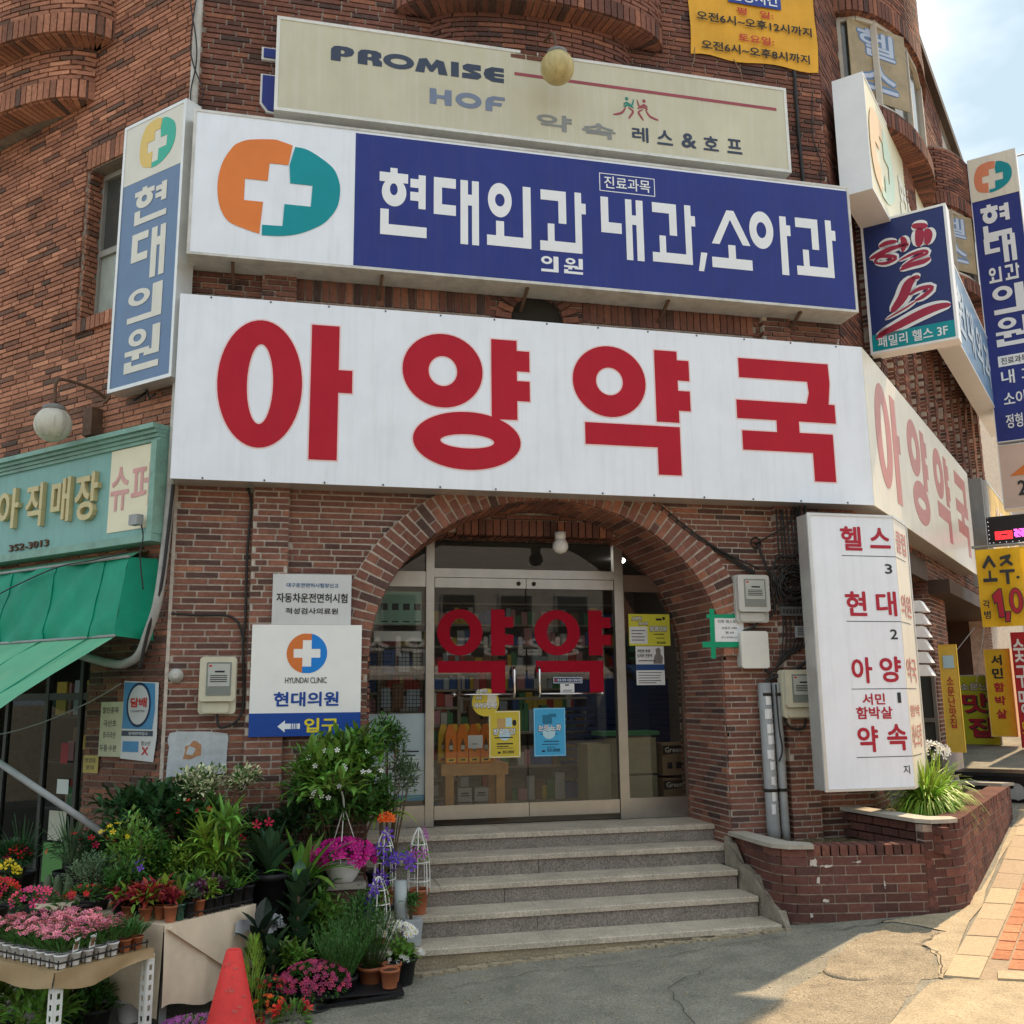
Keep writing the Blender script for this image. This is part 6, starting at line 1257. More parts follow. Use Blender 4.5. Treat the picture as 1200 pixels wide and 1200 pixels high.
# lower right shop frontage
F35=FP(3.57); YS=signbox('narrow_yellow_sign','narrow yellow strip sign fixed to the edge of the brick pier','shop sign',F35,.06,.26,1.07,2.33,-.04,.0,mat('strip_yellow',(.72,.5,.08),.5,.15,4,dirt=(.7,.35,.08)),M_YB,fw=.004)
text(F35,'소\n문\n난\n맛\n집',.12,1.35,.2,1.95,.007,MATS['print_red'],YS,bold=.02); flat(F35,[[rect(.1,2.05,.22,2.2)]],.007,MATS['poster_pale_blue'],YS,'picture',.001)
F8=FP(7.9); GB=signbox('green_yellow_sign','lime yellow shop board with big red letters at the back of the restaurant porch','shop sign',F8,-.42,.16,.85,2.04,-.05,.0,mat('lime_board',(.5,.55,.03),.5,.1,3),M_ALU,fw=.02)
for s,u0,z0,u1,z1 in (('맛',-.36,1.45,.02,1.75),('집',-.3,1.08,.03,1.38)): text(F8,s,u0+.015,z0-.015,u1+.02,z1-.01,.0075,M_K2,GB,bold=.06,thick=.001); text(F8,s,u0,z0,u1,z1,.009,M_R2,GB,bold=.035,thick=.001)
text(F8,'소문난',-.38,1.79,.05,1.92,.0075,M_K2,GB,bold=.07,thick=.001); text(F8,'소문난',-.37,1.8,.04,1.91,.009,M_LW,GB,bold=.02,thick=.001)
F9=FP(7.6); HB=signbox('yellow_restaurant_sign','yellow upright restaurant lightbox with black and red letters beyond the lime board','shop sign',F9,.05,.42,1.1,2.42,-.3,.0,mat('restaurant_yellow',(.74,.5,.03),.5,.15,4,dirt=(.5,.5,.05)),mat('frame_peach',(.7,.5,.25),.5,.05,4),fw=.012)
for i,s in enumerate('서민함박살'): text(F9,s,.15,2.17-i*.2,.3,2.33-i*.2-(.02 if i>1 else 0),.0075,M_K2 if i<2 else M_R2,HB,bold=.04)
F10=FP(7.4); mb=MB(); RS=thing('red_menu_sign','red restaurant menu sign with yellow and white marks at the right edge','shop sign',F10(.7,0,.9)); mb.box(F10,.47,1.2,-.1,0,.95,2.65); mb.build('board',mat('menu_red',(.42,.02,.03),.5,.1,4),RS); text(F10,'숯불\n구이\n명가',.49,1.45,.8,2.55,.002,M_LW,RS,bold=.04); text(F10,'돼지',.5,1.1,.75,1.35,.002,mat('menu_yellow',(.75,.5,.03),.5,.1,4),RS,bold=.03)
M_TB=mat('tub_black',(.015,.015,.018),.35,.2,5)
mb=MB(); TBX=thing('black_tub','black plastic tub with a white splash mark standing in front of the yellow signs','tub',(8.1,2.25,.55)); c=V((8.25,2.2,.5)); zt=gh(8.25,2.2)
a,b=ND*.42,RD*.28
mb.hexa([V((c+s1*a*.85+s2*b*.85).to_tuple()) for s1,s2 in ((-1,-1),(1,-1),(1,1),(-1,1))]+[V(((c+s1*a+s2*b)+V((0,0,.32))).to_tuple()) for s1,s2 in ((-1,-1),(1,-1),(1,1),(-1,1))]); mb.build('tub_body',M_TB,TBX)
mb=MB(); mb.obox(c+V((0,0,.34)),a*1.08,b*1.08,V((0,0,.02))); mb.build('rim',M_TB,TBX)
ft=Fr(c-b*.9-V((0,0,0)),ND,-RD); flat(Fr(V((c.x,c.y,0))-b*.99,ND,-RD),[[wiggle([(.02,.55),(.2,.56),(.3,.62),(.26,.7),(.2,.76),(.14,.68),(.06,.62)],.02,3,5)]],.012,M_PVC,TBX,'splash_mark',.001)
ST2=thing('porch_step','pale stone step of the restaurant porch','steps',FR(6.5,.4,.5)); mb=MB(); mb.box(FR,4.75,8.2,-1.5,.25,.1,.72); mb.build('step_block',M_STEP,ST2); mb=MB(); mb.box(FR,4.75,8.4,-1.5,.6,.1,.6); mb.build('step_block',M_STEP,ST2)
mb=MB(); gp=V((7.95,.95,0)); GT=thing('metal_ramp','ribbed grey metal ramp plate at the end of the brick planter','ramp',(8.0,1.1,.5))
for k in range(12): q=V((7.75,1.1,0))+RD*(k*.07)+ND*.35; mb=MB(); mb.obox(V((q.x,q.y,gh(q.x,q.y)+.07)),ND*.33,RD*.028,V((0,0,.012))); mb.build('rib',M_PVC,GT)
# porch window, blinds, vent hoods behind the directory sign
PWN=thing('porch_window','silver framed side window in the dark porch wall','window',FR(2.9,-1.0,.9)); F29=FP(3.55)
mb=MB()
for a,b,z0,z1 in ((-.5,-.46,.9,2.05),(-.04,0,.9,2.05),(-.46,-.04,2.0,2.05),(-.46,-.04,1.42,1.47)): mb.box(F29,a,b,0,.05,z0,z1)
mb.build('window_frame',M_STEEL,PWN); mb=MB(); mb.box(F29,-.46,-.04,0,.02,.9,2.0); mb.build('pane',MATS['dark_pane'],PWN)
VD=thing('vent_hood_stack','stack of white ribbed vent hoods behind the directory lightbox','vent',FR(1.5,.2,1.9))
for k in range(6): z=1.93+k*.13; mb=MB(); c=FR(1.55,.2,z); mb.hexa([c+p for p in (ND*.0-RD*.12,ND*.13-RD*.1,ND*.13+RD*.1,RD*.12)]+[c+V((0,0,.11))+p for p in (-RD*.12,ND*.07-RD*.1,ND*.07+RD*.1,RD*.12)]); mb.build('hood',M_LW,VD)
for i,(u,w) in enumerate(((3.62,.05),(4.0,.03))): mb=MB(); mb.box(FP(3.59),-.62+i*.08,-.58+i*.08,0,.03,.2,3.3); tag(mb.build('downpipe',M_DARK,None,loc=FP(3.59)(-.6+i*.08,0,.2)),['left','right'][i]+' thin dark pipe down the shaded brick pier','pipe')
# window letters high on the right wall
for uc in (2.4,7.6):
    t=thing('window_lettering',('near' if uc<4 else 'far')+' blue gym lettering film on the curved right wall window','sign',FR(uc,.6,8.1))
    fr=Fr(FR(uc-1.43,.12,0),(RD*.84+ND*.54),(ND*.84-RD*.54))
    mb=MB(); mb.box(fr,0,.85,0,.01,8.2,9.15); mb.build('film',mat('film_tan',(.34,.26,.15),.4,.2,6),t)
    for k,s in enumerate('헬스'): text(fr,s,.12,8.75-k*.42,.7,9.1-k*.42,.012,M_FB,t,bold=.08,thick=.001); text(fr,s,.14,8.76-k*.42,.68,9.09-k*.42,.0145,mat('film_white_blue',(.45,.5,.62),.4,.05,4),t,bold=.02,thick=.001)
# white upper box + awning edge beyond; rooftop aerial
AN=thing('tv_aerial','thin rooftop television aerial beside the tall blue sign','aerial',FR(9.0,.3,9.7)); mb=MB(); b0=FR(9.1,.55,10.22); mb.tube([b0,b0+V((.15,-.12,.1)),b0+V((.25,-.2,.9))],.02,5); mb.tube([b0+V((-.5,.3,.85)),b0+V((1.0,-.75,1.0))],.016,5)
for k in range(5): p=b0+V((-.4+.3*k,.25-.2*k,.86+.03*k)); mb.tube([p-V((.1,.12,.03)),p+V((.1,.12,.03))],.01,4)
mb.build('aerial_rods',M_PVC,AN)
FB=thing('far_brick_building','pale brick building glimpsed behind the tall blue sign','building',(16,13,0))
f=FP(19); mb=MB(); mb.box(f,-2.5,1.4,-6,0,0,7.4); mb.build('wall',mat('far_brick',(.3,.2,.16),.85,.2,9,.2),FB)
for k in range(3):
    for j in range(2): mb=MB(); mb.box(f,-1.6+k*1.0,-.95+k*1.0,0,.04,2.2+j*2.6,3.5+j*2.6); w=mb.build('window',M_LW,FB); mb=MB(); mb.box(f,-1.54+k,-1.01+k,.04,.05,2.26+j*2.6,3.44+j*2.6); mb.build('pane',MATS['dark_pane'],w)
mb=MB(); mb.box(f,-2.6,1.5,-6.1,.15,5.2,5.5); mb.build('cornice',M_CONC,FB)
t=thing('side_street_wall','grey concrete wall closing the far end of the right street','wall',(26,20,0)); mb=MB(); mb.box(FP(30),-8,10,-1,0,0,4.5); mb.build('wall_body',M_CONC,t)
# ================================================================ the street behind the camera (seen mirrored in the glass)
def opp(name,lab,x0,x1,h,y,m,wm,ns,awn,words):
    t=thing(name,lab,'building',((x0+x1)/2,y,-.4)); f=Fr((0,y,0),(-1,0,0),(0,1,0))
    mb=MB(); mb.box(f,-x1,-x0,-8,0,-.6,h); mb.build('wall',m,t)
    n=int((x1-x0)/1.9)
    for fl in range(1,ns):
        for k in range(n):
            u=-x1+.5+k*1.9; z=.6+fl*3.1; mb=MB(); mb.box(f,u,u+1.15,0,.05,z,z+1.4); w=mb.build('window',M_ALU,t); mb=MB(); mb.box(f,u+.06,u+1.09,.05,.06,z+.06,z+1.34); mb.build('pane',MATS['dark_pane'],w)
    mb=MB(); mb.box(f,-x1+.3,-x0-.3,0,.03,-.2,2.5); mb.build('shop_window',MATS['dark_pane'],t)
    mb=MB(); mb.hexa([f(-x1+.1,.05,2.7),f(-x0-.1,.05,2.7),f(-x0-.1,1.1,2.35),f(-x1+.1,1.1,2.35),f(-x1+.1,.05,2.85),f(-x0-.1,.05,2.85),f(-x0-.1,1.1,2.5),f(-x1+.1,1.1,2.5)]); mb.build('awning',awn,t)
    mb=MB(); mb.box(f,-x1+.2,-x0-.2,.05,.3,2.95,3.85); mb.build('sign_board',wm,t)
    text(f,words,-x1+.8,3.1,-x0-.8,3.7,.301,M_LW if wm is not M_WHITE else M_K2,t,bold=.04)
opp('opposite_building','cream three-storey shop building across the road with a blue awning',-9.5,1.2,7.2,-21,mat('plaster_cream',(.62,.56,.46),.85,.12,3),M_BLUE,3,mat('awning_blue',(.03,.1,.35),.5,.1,4),'광역지원')
opp('opposite_building','grey three-storey shop building across the road with a white awning',1.6,10.5,8.2,-21.4,mat('plaster_grey',(.45,.44,.42),.85,.12,3),mat('sign_dark',(.06,.06,.06),.5,.1,4),3,mat('awning_white',(.6,.6,.58),.5,.1,4),'창업상담 의식')
opp('opposite_building','red brick two-storey shop building across the road with a dark green sign',11,20,6.4,-21.2,mat('plaster_brick',(.28,.13,.09),.85,.15,8),mat('sign_green',(.02,.14,.08),.5,.1,4),2,mat('awning_blue2',(.03,.1,.3),.5,.1,4),'학원')
# ================================================================ flower stall
def leafm(n,c,c2=None,rough=.45): return mat(n,c,rough,.25,9,tone=.45,trans=.25,spec=.4)
LG=dict(dark=leafm('leaf_dark',(0.034,0.093,0.028)),mid=leafm('leaf_mid',(0.070,0.171,0.034)),light=leafm('leaf_light',(0.155,0.295,0.046)),lime=leafm('leaf_lime',(0.264,0.419,0.054)),grey=leafm('leaf_greygreen',(0.139,0.217,0.109)),cream=leafm('leaf_cream',(0.600,0.600,0.372)),rub=leafm('leaf_rubber',(0.046,0.101,0.046),rough=.25),purple=leafm('leaf_purple',(0.139,0.039,0.093)),red=leafm('leaf_red',(0.341,0.031,0.046)),blade=leafm('leaf_blade',(0.155,0.310,0.046)),dkblack=leafm('leaf_blackgreen',(0.019,0.034,0.022),rough=.3))
FL_=dict(pink=mat('petal_pink',(.85,.28,.36),.5,.15,20,tone=.3,trans=.2),mag=mat('petal_magenta',(.55,.01,.25),.5,.15,20,tone=.25,trans=.2),red=mat('petal_red',(.6,.015,.03),.5,.15,20,tone=.25,trans=.2),white=mat('petal_white',(.8,.8,.75),.5,.05,20,trans=.2),yellow=mat('petal_yellow',(.75,.55,.02),.5,.1,20,tone=.15,trans=.2),purple=mat('petal_violet',(.12,.04,.4),.5,.15,20,tone=.2,trans=.2),lilac=mat('petal_lilac',(.45,.12,.42),.5,.15,20,tone=.2,trans=.2),orange=mat('petal_orange',(.8,.12,.02),.5,.1,20,tone=.2,trans=.2),crim=mat('petal_crimson',(.4,.04,.12),.5,.15,20,tone=.35,trans=.15))
M_STEM=mat('stem_green',(.08,.12,.03),.6,.2,9); M_WOOD=mat('stem_brown',(.13,.09,.05),.8,.2,9); M_TERRA=mat('pot_terracotta',(.36,.12,.055),.65,.12,8); M_PBLK=mat('pot_black',(.018,.018,.02),.45,.2,8); M_PWH=mat('pot_white',(.78,.78,.78),.4,.06,6); M_EARTH=mat('potting_soil',(.05,.035,.02),.95,.3,20)
def pot(t,x,y,z,r,h,m,n=18,rim=True):
    mb=MB(); mb.lathe((x,y,z),[(r*.74,0),(r*.97,h*.86)]+([(r*1.06,h*.86),(r*1.06,h),(r*.95,h),(r*.93,h*.9)] if rim else [(r,h),(r*.95,h)]),n,cap=False); i=mb.vs([(x+r*.74*math.cos(2*math.pi*k/n),y+r*.74*math.sin(2*math.pi*k/n),z) for k in range(n)]); mb.face(tuple(range(i,i+n))); mb.build('pot',m,t)
    mb=MB(); mb.lathe((x,y,z+h*.85),[(r*.94,0),(r*.3,h*.05)],14); mb.build('soil',M_EARTH,t)
def rdir(r,lo=-.2,hi=1.): 
    a=r.uniform(0,6.283); z=r.uniform(lo,hi); s=math.sqrt(max(0,1-z*z)); return V((s*math.cos(a),s*math.sin(a),z))
def bush(t,c,rx,rz,n,lsz,m,seed,asp=.45,droop=.3,stems=6,base=None,name='foliage',shell=.55,extra=None,seg=2):
    r=random.Random(seed); mb=MB(); c=V(c); ex=MB()
    lobes=[rdir(r,-.5,1)*r.uniform(.25,.6) for _ in range(9)]
    for i in range(n):
        L=lobes[r.randrange(9)]; q=L+rdir(r,-.8,1)*(r.random()**.5)*.48
        p=c+V((q.x*rx,q.y*rx,q.z*rz)); d=(V((q.x,q.y,q.z*.6+.25))+rdir(r,-.7,.9)*.7).normalized()
        tgt=ex if extra and r.random()<extra[0] else mb
        tgt.leaf(p,d,lsz*r.uniform(.6,1.25),lsz*asp*r.uniform(.8,1.2),droop,seg,tone=r.uniform(.01,.99))
    mb.build(name,m,t,kind='stuff')
    if ex.v: ex.build(name,extra[1],t,kind='stuff')
    if stems:
        sm=MB(); b=V(base or (c.x,c.y,c.z-rz))
        for L in lobes[:stems]: p=c+V((L.x*rx,L.y*rx,L.z*rz)); sm.tube([b,b.lerp(p,.5)+V((0,0,.03)),p],[.006,.005,.003],5)
        sm.build('stem',M_WOOD,t,kind='stuff')
def blades(t,c,n,L,w,m,seed,spread=.8,droop=.5,name='foliage',parts=False,seg=5,up=1.):
    r=random.Random(seed); mb=MB(); me=[]
    for i in range(n):
        a=r.uniform(0,6.283); s=r.uniform(.1,1)*spread; d=V((math.cos(a)*s,math.sin(a)*s,up)).normalized(); p=V(c)+V((math.cos(a),math.sin(a),0))*.02*r.random()
        if parts:
            q=MB(); q.leaf(p,d,L*r.uniform(.75,1.1),w*r.uniform(.85,1.1),droop*s,seg+1,fold=.18,tone=r.uniform(.01,.99)); q.build('leaf',m,t)
        else: mb.leaf(p,d,L*r.uniform(.6,1.15),w*r.uniform(.7,1.1),droop*s*1.2,seg,tone=r.uniform(.01,.99))
    if mb.v: mb.build(name,m,t,kind='stuff')
def flower(mb,p,nrm,r_,pet=6,cup=.25,rr=None,cen=None,tone=None,wid=1.):
    nrm=nrm.normalized(); a=nrm.cross(V((.31,.5,.81))).normalized(); b=nrm.cross(a); p=V(p)
    for k in range(pet):
        t=2*math.pi*k/pet; h=math.pi/pet*wid*.95; 
        e=lambda ang,rad,up: p+(a*math.cos(ang)+b*math.sin(ang))*rad+nrm*up
        mb.tone=tone if tone else .5
        i=mb.vs([p,e(t-h*.6,r_*.6,r_*cup*.6),e(t-h*.55,r_*.92,r_*cup),e(t,r_,r_*cup*1.1),e(t+h*.55,r_*.92,r_*cup),e(t+h*.6,r_*.6,r_*cup*.6)]); mb.face((i,i+1,i+2,i+3)); mb.face((i,i+3,i+4,i+5))
    if cen is not None: cen.lathe(p+nrm*r_*.02,[(r_*.26,0),(r_*.2,r_*.1),(.0005,r_*.13)],8,nrm)
def plant(name,lab,loc,group=None,cat='potted plant'): return thing(name,lab,cat,loc,group)
# ---- furniture ----------------------------------------------------
M_VEN=mat('vinyl_wood_cover',(.72,.6,.45),.55,.18,2.5,.12,dirt=(.84,.73,.57)); M_VEN2=mat('vinyl_wood_yellow',(.36,.25,.13),.5,.15,3,.1,dirt=(.42,.3,.17))
A0=V((-.6,-1.5,0)); E1=V((.716,.698,0)); E2=V((-.698,.716,0)); TZ=.45
def T(a,b,z=.452): q=A0+E1*a+E2*b; return q.x,q.y,z
TB=thing('covered_plant_table','low plant table draped with grey-brown wood-grain vinyl','table',A0+V((0,0,-.25)))
mb=MB(); mb.smooth=False
c=[A0,A0+E1*.72,A0+E1*.72+E2*1.3,A0+E2*1.3]; r=random.Random(4)
mb.hexa([V((p.x,p.y,.415)) for p in c]+[V((p.x,p.y,.45)) for p in c]); mb.build('tabletop',M_VEN,TB)
def drape(P0,D,L,z0,z1,N,amp,seed):
    mb=MB(); mb.smooth=True; r=random.Random(seed); rows=9; no=V((D.y,-D.x,0))
    i0=mb.vs([P0+D*L*k/N+no*(.004+amp*(j/(rows-1))*(math.sin(k*.55+j*.25+seed)+.4*math.sin(k*1.7+seed)+.5))+V((0,0,z0+(z1-z0)*j/(rows-1)+(.03*math.sin(k*.3+seed)*(j/(rows-1))**3))) for j in range(rows) for k in range(N+1)])
    for j in range(rows-1):
        for k in range(N): a=i0+j*(N+1)+k; mb.face((a,a+1,a+N+2,a+N+1))
    return mb
drape(A0,E1,.72,.452,-.03,26,.01,1).build('drape',M_VEN,TB); drape(A0+E2*1.3,-E2,1.3,.452,-.03,30,.01,2).build('drape',M_VEN,TB)
mb=MB(); fr=Fr(A0,E1,(E1.y,-E1.x,0)); mb.prism(fr,[[(.01,.43),(.04,.44),(.56,.1),(.52,.085)]],.012,.03); mb.build('folded_seam',M_VEN,TB)
flat(Fr(A0,E1,(E1.y,-E1.x,0)),[[wiggle([(.52,.3),(.68,.31),(.67,.38),(.53,.375)],.008,3,7)]],.026,mat('tape_white',(.5,.52,.55),.4,.2,10),TB,'label_tape',.002)
for e1,e2 in ((.12,.12),(.6,.12),(.6,1.2),(.12,1.2)): mb=MB(); q=A0+E1*e1+E2*e2; mb.box(Fr(q,(1,0,0),(0,-1,0)),-.02,.02,-.02,.02,gh(q.x,q.y),.415); mb.build('leg',M_PVC,TB)
B0=V((-1.09,-2.02,0)); 
TW=thing('slotted_leg_table','wood-grain plant table with white slotted angle legs at the lower left','table',B0+V((0,0,-.3)))
c=[B0,B0+E1*.62,B0+E1*.62+E2*1.5,B0+E2*1.5]; mb=MB(); mb.hexa([V((p.x,p.y,.315)) for p in c]+[V((p.x,p.y,.35)) for p in c]); mb.build('tabletop',M_VEN2,TW)
drape(B0,E1,.62,.352,.27,18,.01,3).build('cover_edge',M_VEN2,TW); drape(B0+E2*1.5,-E2,1.5,.352,.27,26,.01,5).build('cover_edge',M_VEN2,TW)
for e1,e2 in ((.0,.0),(.58,.0),(.58,1.4),(0.0,1.4)):
    q=B0+E1*(e1+.02)+E2*(e2+.02); z0=gh(q.x,q.y); lg=MB()
    f1=Fr(q,E1,-E2); f2=Fr(q,E2,-E1)
    for f in (f1,f2):
        holes=[]; z=z0+.05
        k=0
        while z<.28: holes.append(rect(.014,z,.034,z+.03)[::-1]); z+=.055; k+=1
        lg.prism(f,[rect(0,z0,.048,.312)]+holes,0,.004)
    lg.build('leg',mat('leg_white_paint',(.72,.72,.68),.45,.08,10),TW)
# brick pier with stone cap carrying the petunia bowl
BP=thing('brick_pier','short brick pier with a stone cap at the left end of the steps','pier',(.51,-.5,-.2)); px0,px1,py0,py1=.375,.645,-.62,-.36
mb=MB(); mb.box(FF,px0+.006,px1-.006,-py1+.006,-py0-.006,-.35,.44); mb.build('mortar_core',M_MORTAR,BP)
bs=[]
for k in range(11):
    z=.41-k*.068
    for fr,w in ((Fr((px0,py0,0),(1,0,0),(0,-1,0)),px1-px0),(Fr((px1,py0,0),(0,1,0),(1,0,0)),py1-py0),(Fr((px0,py1,0),(0,-1,0),(-1,0,0)),py1-py0)):
        cut=[0,.17,w] if k%2 else [0,.1,w]
        for a,b in zip(cut[:-1],cut[1:]): bs.append((fr((a+b)/2,-.01,z),fr.u*((b-a)/2-.005),fr.n*-.016,V((0,0,.0285)),rnd.random()))
emit(bs,BP,M_BRICK_P,66)
mb=MB(); mb.box(FF,px0-.02,px1+.02,-py1-.02,-py0+.025,.445,.485); mb.build('stone_cap',M_CAP,BP)
# dark step benches that carry the back rows
for lab,x0,x1,y0,y1,z in (('low black plastic crate bench under the middle row of plants',-.8,.3,-.7,-.12,.28),('black crate against the left pillar under the back row of plants',-.95,.55,-.12,-.02,.5)):
    t=thing('plant_bench',lab,'bench',((x0+x1)/2,(y0+y1)/2,-.2)); mb=MB()
    for k in range(5): mb.box(FF,x0,x1,-y1+(y1-y0)*k/5,-y1+(y1-y0)*(k+.8)/5,z-.03,z)
    for x in (x0,(x0+x1)/2,x1-.05): mb.box(FF,x,x+.05,-y1,-y0,-.3,z-.031)
    mb.build('frame',M_PBLK,t)
# ---- cone ---------------------------------------------------------
CN=thing('traffic_cone','scuffed red traffic cone without stripes at the bottom edge of the picture','cone',(-.19,-1.66,-.24)); mb=MB(); z=gh(-.19,-1.66); cx=-.19; mb.lathe((cx,-1.66,z),[(.15,.03),(.142,.05),(.045,.455),(.038,.463),(.03,.46),(.028,.44)],40,cap=False); mb.build('cone_body',mat('cone_red',(.72,.05,.045),.6,.12,5,.12,dirt=(.62,.1,.08),speck=.05),CN)
mb=MB(); mb.box(FF,cx-.19,cx+.19,1.47,1.85,z,z+.03); mb.build('base',mat('cone_base',(.35,.03,.03),.6,.1,5),CN)
r=random.Random(17); mb=MB()
for k in range(26):
    h=r.uniform(.08,.42); a=r.uniform(-2.9,-.3); rr=.142+(.045-.142)*(h-.05)/.425+.0012; L=r.uniform(.004,.03); w=r.uniform(.002,.012)
    p=lambda aa,hh:(cx+(.142+(.045-.142)*(hh-.05)/.425+.0012)*math.cos(aa),-1.66+(.142+(.045-.142)*(hh-.05)/.425+.0012)*math.sin(aa),z+hh)
    mb.quad(p(a,h),p(a+L/rr,h+r.uniform(-.01,.01)),p(a+L/rr*1.1,h+w),p(a+.01,h+w*1.2))
mb.build('scuff',mat('scuff_grey',(.55,.12,.1),.8,.3,30),CN,kind='stuff')
# ---- large plants -------------------------------------------------
t=plant('variegated_shrub','cream-variegated small-leaved shrub in front of the torn poster',(-.45,-.35,.5)); pot(t,-.45,-.3,.3,.14,.24,M_PBLK)
bush(t,(-.52,-.42,1.16),.28,.17,900,.04,LG['cream'],1,.5,base=(-.42,-.3,.5),extra=(.4,LG['mid'])); bush(t,(-.2,-.4,1.17),.16,.15,420,.04,LG['cream'],2,.5,base=(-.42,-.3,.5),extra=(.4,LG['mid']))
t=plant('camellia_bush','dense dark green glossy-leaved bush against the left brick wall below the tobacco poster',(-.8,-.3,-.2)); pot(t,-.8,-.3,-.2,.18,.3,M_PBLK)
bush(t,(-.82,-.5,.97),.42,.27,760,.11,LG['dark'],3,.45,.5,base=(-.8,-.3,.05)); bush(t,(-.5,-.5,.86),.27,.25,420,.11,LG['mid'],4,.42,.5,base=(-.8,-.3,.05))
t=plant('gardenia_bush','tall bright green bush with small white flowers left of the shop steps',(.48,-.35,.1)); pot(t,.48,-.3,-.1,.19,.34,M_PBLK)
bush(t,(.38,-.45,1.2),.33,.36,560,.11,LG['light'],5,.4,.4,base=(.48,-.3,.25),extra=(.3,LG['mid'])); bush(t,(.62,-.4,1.3),.28,.3,460,.1,LG['light'],6,.4,.4,base=(.48,-.3,.25),extra=(.35,LG['mid'])); bush(t,(.72,-.38,.98),.24,.3,380,.09,LG['mid'],7,.4,.4,base=(.48,-.3,.25))
bush(t,(.42,-.62,1.2),.3,.28,200,.11,LG['light'],205,.42,.45,stems=0); bush(t,(.55,-.5,.95),.26,.25,200,.1,LG['mid'],206,.42,.45,stems=0)
fl=MB(); cn=MB(); r=random.Random(3)
for k in range(15):
    q=rdir(r,-.4,1); p=V((.47,-.6,1.18))+V((q.x*.3,-abs(q.y)*.16-.03,q.z*.27)); flower(fl,p,V((q.x*.3,-1,.5)),.02,5,.1,cen=cn)
fl.build('white_flowers',FL_['white'],t,kind='stuff')
t=plant('feathery_shrub','small-leaved feathery shrub rising in front of the pale blue advertising board',(.85,-.2,.1)); pot(t,.86,-.2,.0,.12,.26,M_PBLK)
bush(t,(.84,-.25,1.45),.18,.26,800,.042,LG['mid'],8,.4,.2,base=(.86,-.2,.25)); bush(t,(.97,-.22,1.2),.15,.26,520,.04,LG['grey'],9,.4,.2,base=(.86,-.2,.25)); 
t=plant('spiky_dracaena','yellow-green spiky plant under the feathery shrub',(.8,-.3,.4)); pot(t,.8,-.28,.3,.1,.2,M_PBLK); blades(t,(.8,-.3,.86),34,.34,.03,LG['lime'],11,1.4,.7); sm=MB(); sm.tube([(.8,-.28,.48),(.8,-.3,.86)],.012,6); sm.build('stem',M_WOOD,t)
t=plant('dracaena','bright green spiky-leaved plant in the middle of the back row',(-.34,-.98,.45)); pot(t,-.34,-.95,.452,.08,.13,M_PBLK)
for k_,(a_,b_,c_) in enumerate(((-.34,-1.0,.78),(-.26,-.98,.9),(-.42,-.96,.86),(-.3,-1.0,.98))): blades(t,(a_,b_,c_-.03),34,.22,.034,LG['light' if k_%2 else 'lime'],12+k_*31,1.3,.7)
sm=MB()
for (a_,b_,c_) in ((-.34,-1.0,.78),(-.26,-.98,.9),(-.42,-.96,.86),(-.3,-1.0,.98)): sm.tube([(-.34,-.95,.57),(a_,b_,c_-.03)],.007,6)
sm.tube([(-.34,-.95,.5),(-.34,-.96,.6)],.012,6); sm.build('stem',M_WOOD,t)
t=plant('clivia','broad strap-leaved plant in a large black pot beside the brick pier',(.22,-.7,.3)); pot(t,.22,-.7,.3,.12,.24,M_PBLK); blades(t,(.22,-.7,.5),20,.44,.062,LG['blade'],14,1.5,.6,parts=True)
t=plant('anthurium','broad dull olive-leaved plant with red spikes behind the clivia',(-.0,-.75,.3)); pot(t,.0,-.72,.3,.13,.3,M_PBLK); blades(t,(.0,-.72,.58),15,.36,.12,LG['rub'],15,1.2,.5,parts=True,up=1.1)
fl=MB(); 
for p in ((-.10,-.9,.93),(-.02,-.88,.94),(-.2,-.9,.84)): flower(fl,p,V((.2,-.8,.5)),.035,5,.6)
fl.build('red_flower',FL_['red'],t,kind='stuff')
t=plant('cane_plant','upright lance-leaved plant in a black pot at the back corner of the draped table',T(.6,.12)); cx_,cy_,_z=T(.6,.12); pot(t,cx_,cy_,.452,.06,.12,M_PBLK)
for k in range(7): blades(t,(cx_+.02*math.sin(k*2),cy_,.57+k*.042),12,.17,.03,LG['mid' if k%2 else 'light'],20+k,1.3,.7)
sm=MB(); sm.tube([(cx_,cy_,.5),(cx_,cy_,.85)],.007,6); sm.build('stem',M_STEM,t)
def rubber(lab,x,y,z,h,m,seed,n=14,L=.2):
    z=max(z,gh(x,y)); t=plant('rubber_plant',lab,(x,y,z)); pot(t,x,y,z,.11,.2,M_PBLK); r=random.Random(seed); sm=MB(); sm.tube([(x,y,z+.15),(x,y,z+h)],.01,6); sm.build('stem',M_WOOD,t)
    for i in range(n):
        a=i*2.4+r.uniform(-.3,.3); zz=z+.2+(h-.2)*(i/n); d=V((math.cos(a)*.8,math.sin(a)*.8,.75+.5*i/n)); q=MB(); q.leaf((x,y,zz),d,L*r.uniform(.8,1.15),L*.5*r.uniform(.85,1.1),.25,5,fold=.12,tone=r.uniform(.01,.99)); q.build('leaf',m,t)
rubber('dark broad-leaved rubber plant right of the traffic cone, nearly black leaves',-.04,-1.15,-.2,.48,LG['dkblack'],1,12,.2)
rubber('green broad-leaved rubber plant in front of the large black pots',.19,-.95,-.17,.7,LG['rub'],2,20,.19)
rubber('second small dark rubber plant beside the golden conifer',.04,-1.22,-.2,.36,LG['rub'],3,9,.16)
t=plant('golden_conifer','yellow-green feathery dwarf conifer beside the traffic cone',(-.08,-1.4,-.2)); pot(t,-.08,-1.4,-.23,.07,.12,M_TERRA); r=random.Random(6); mb=MB()
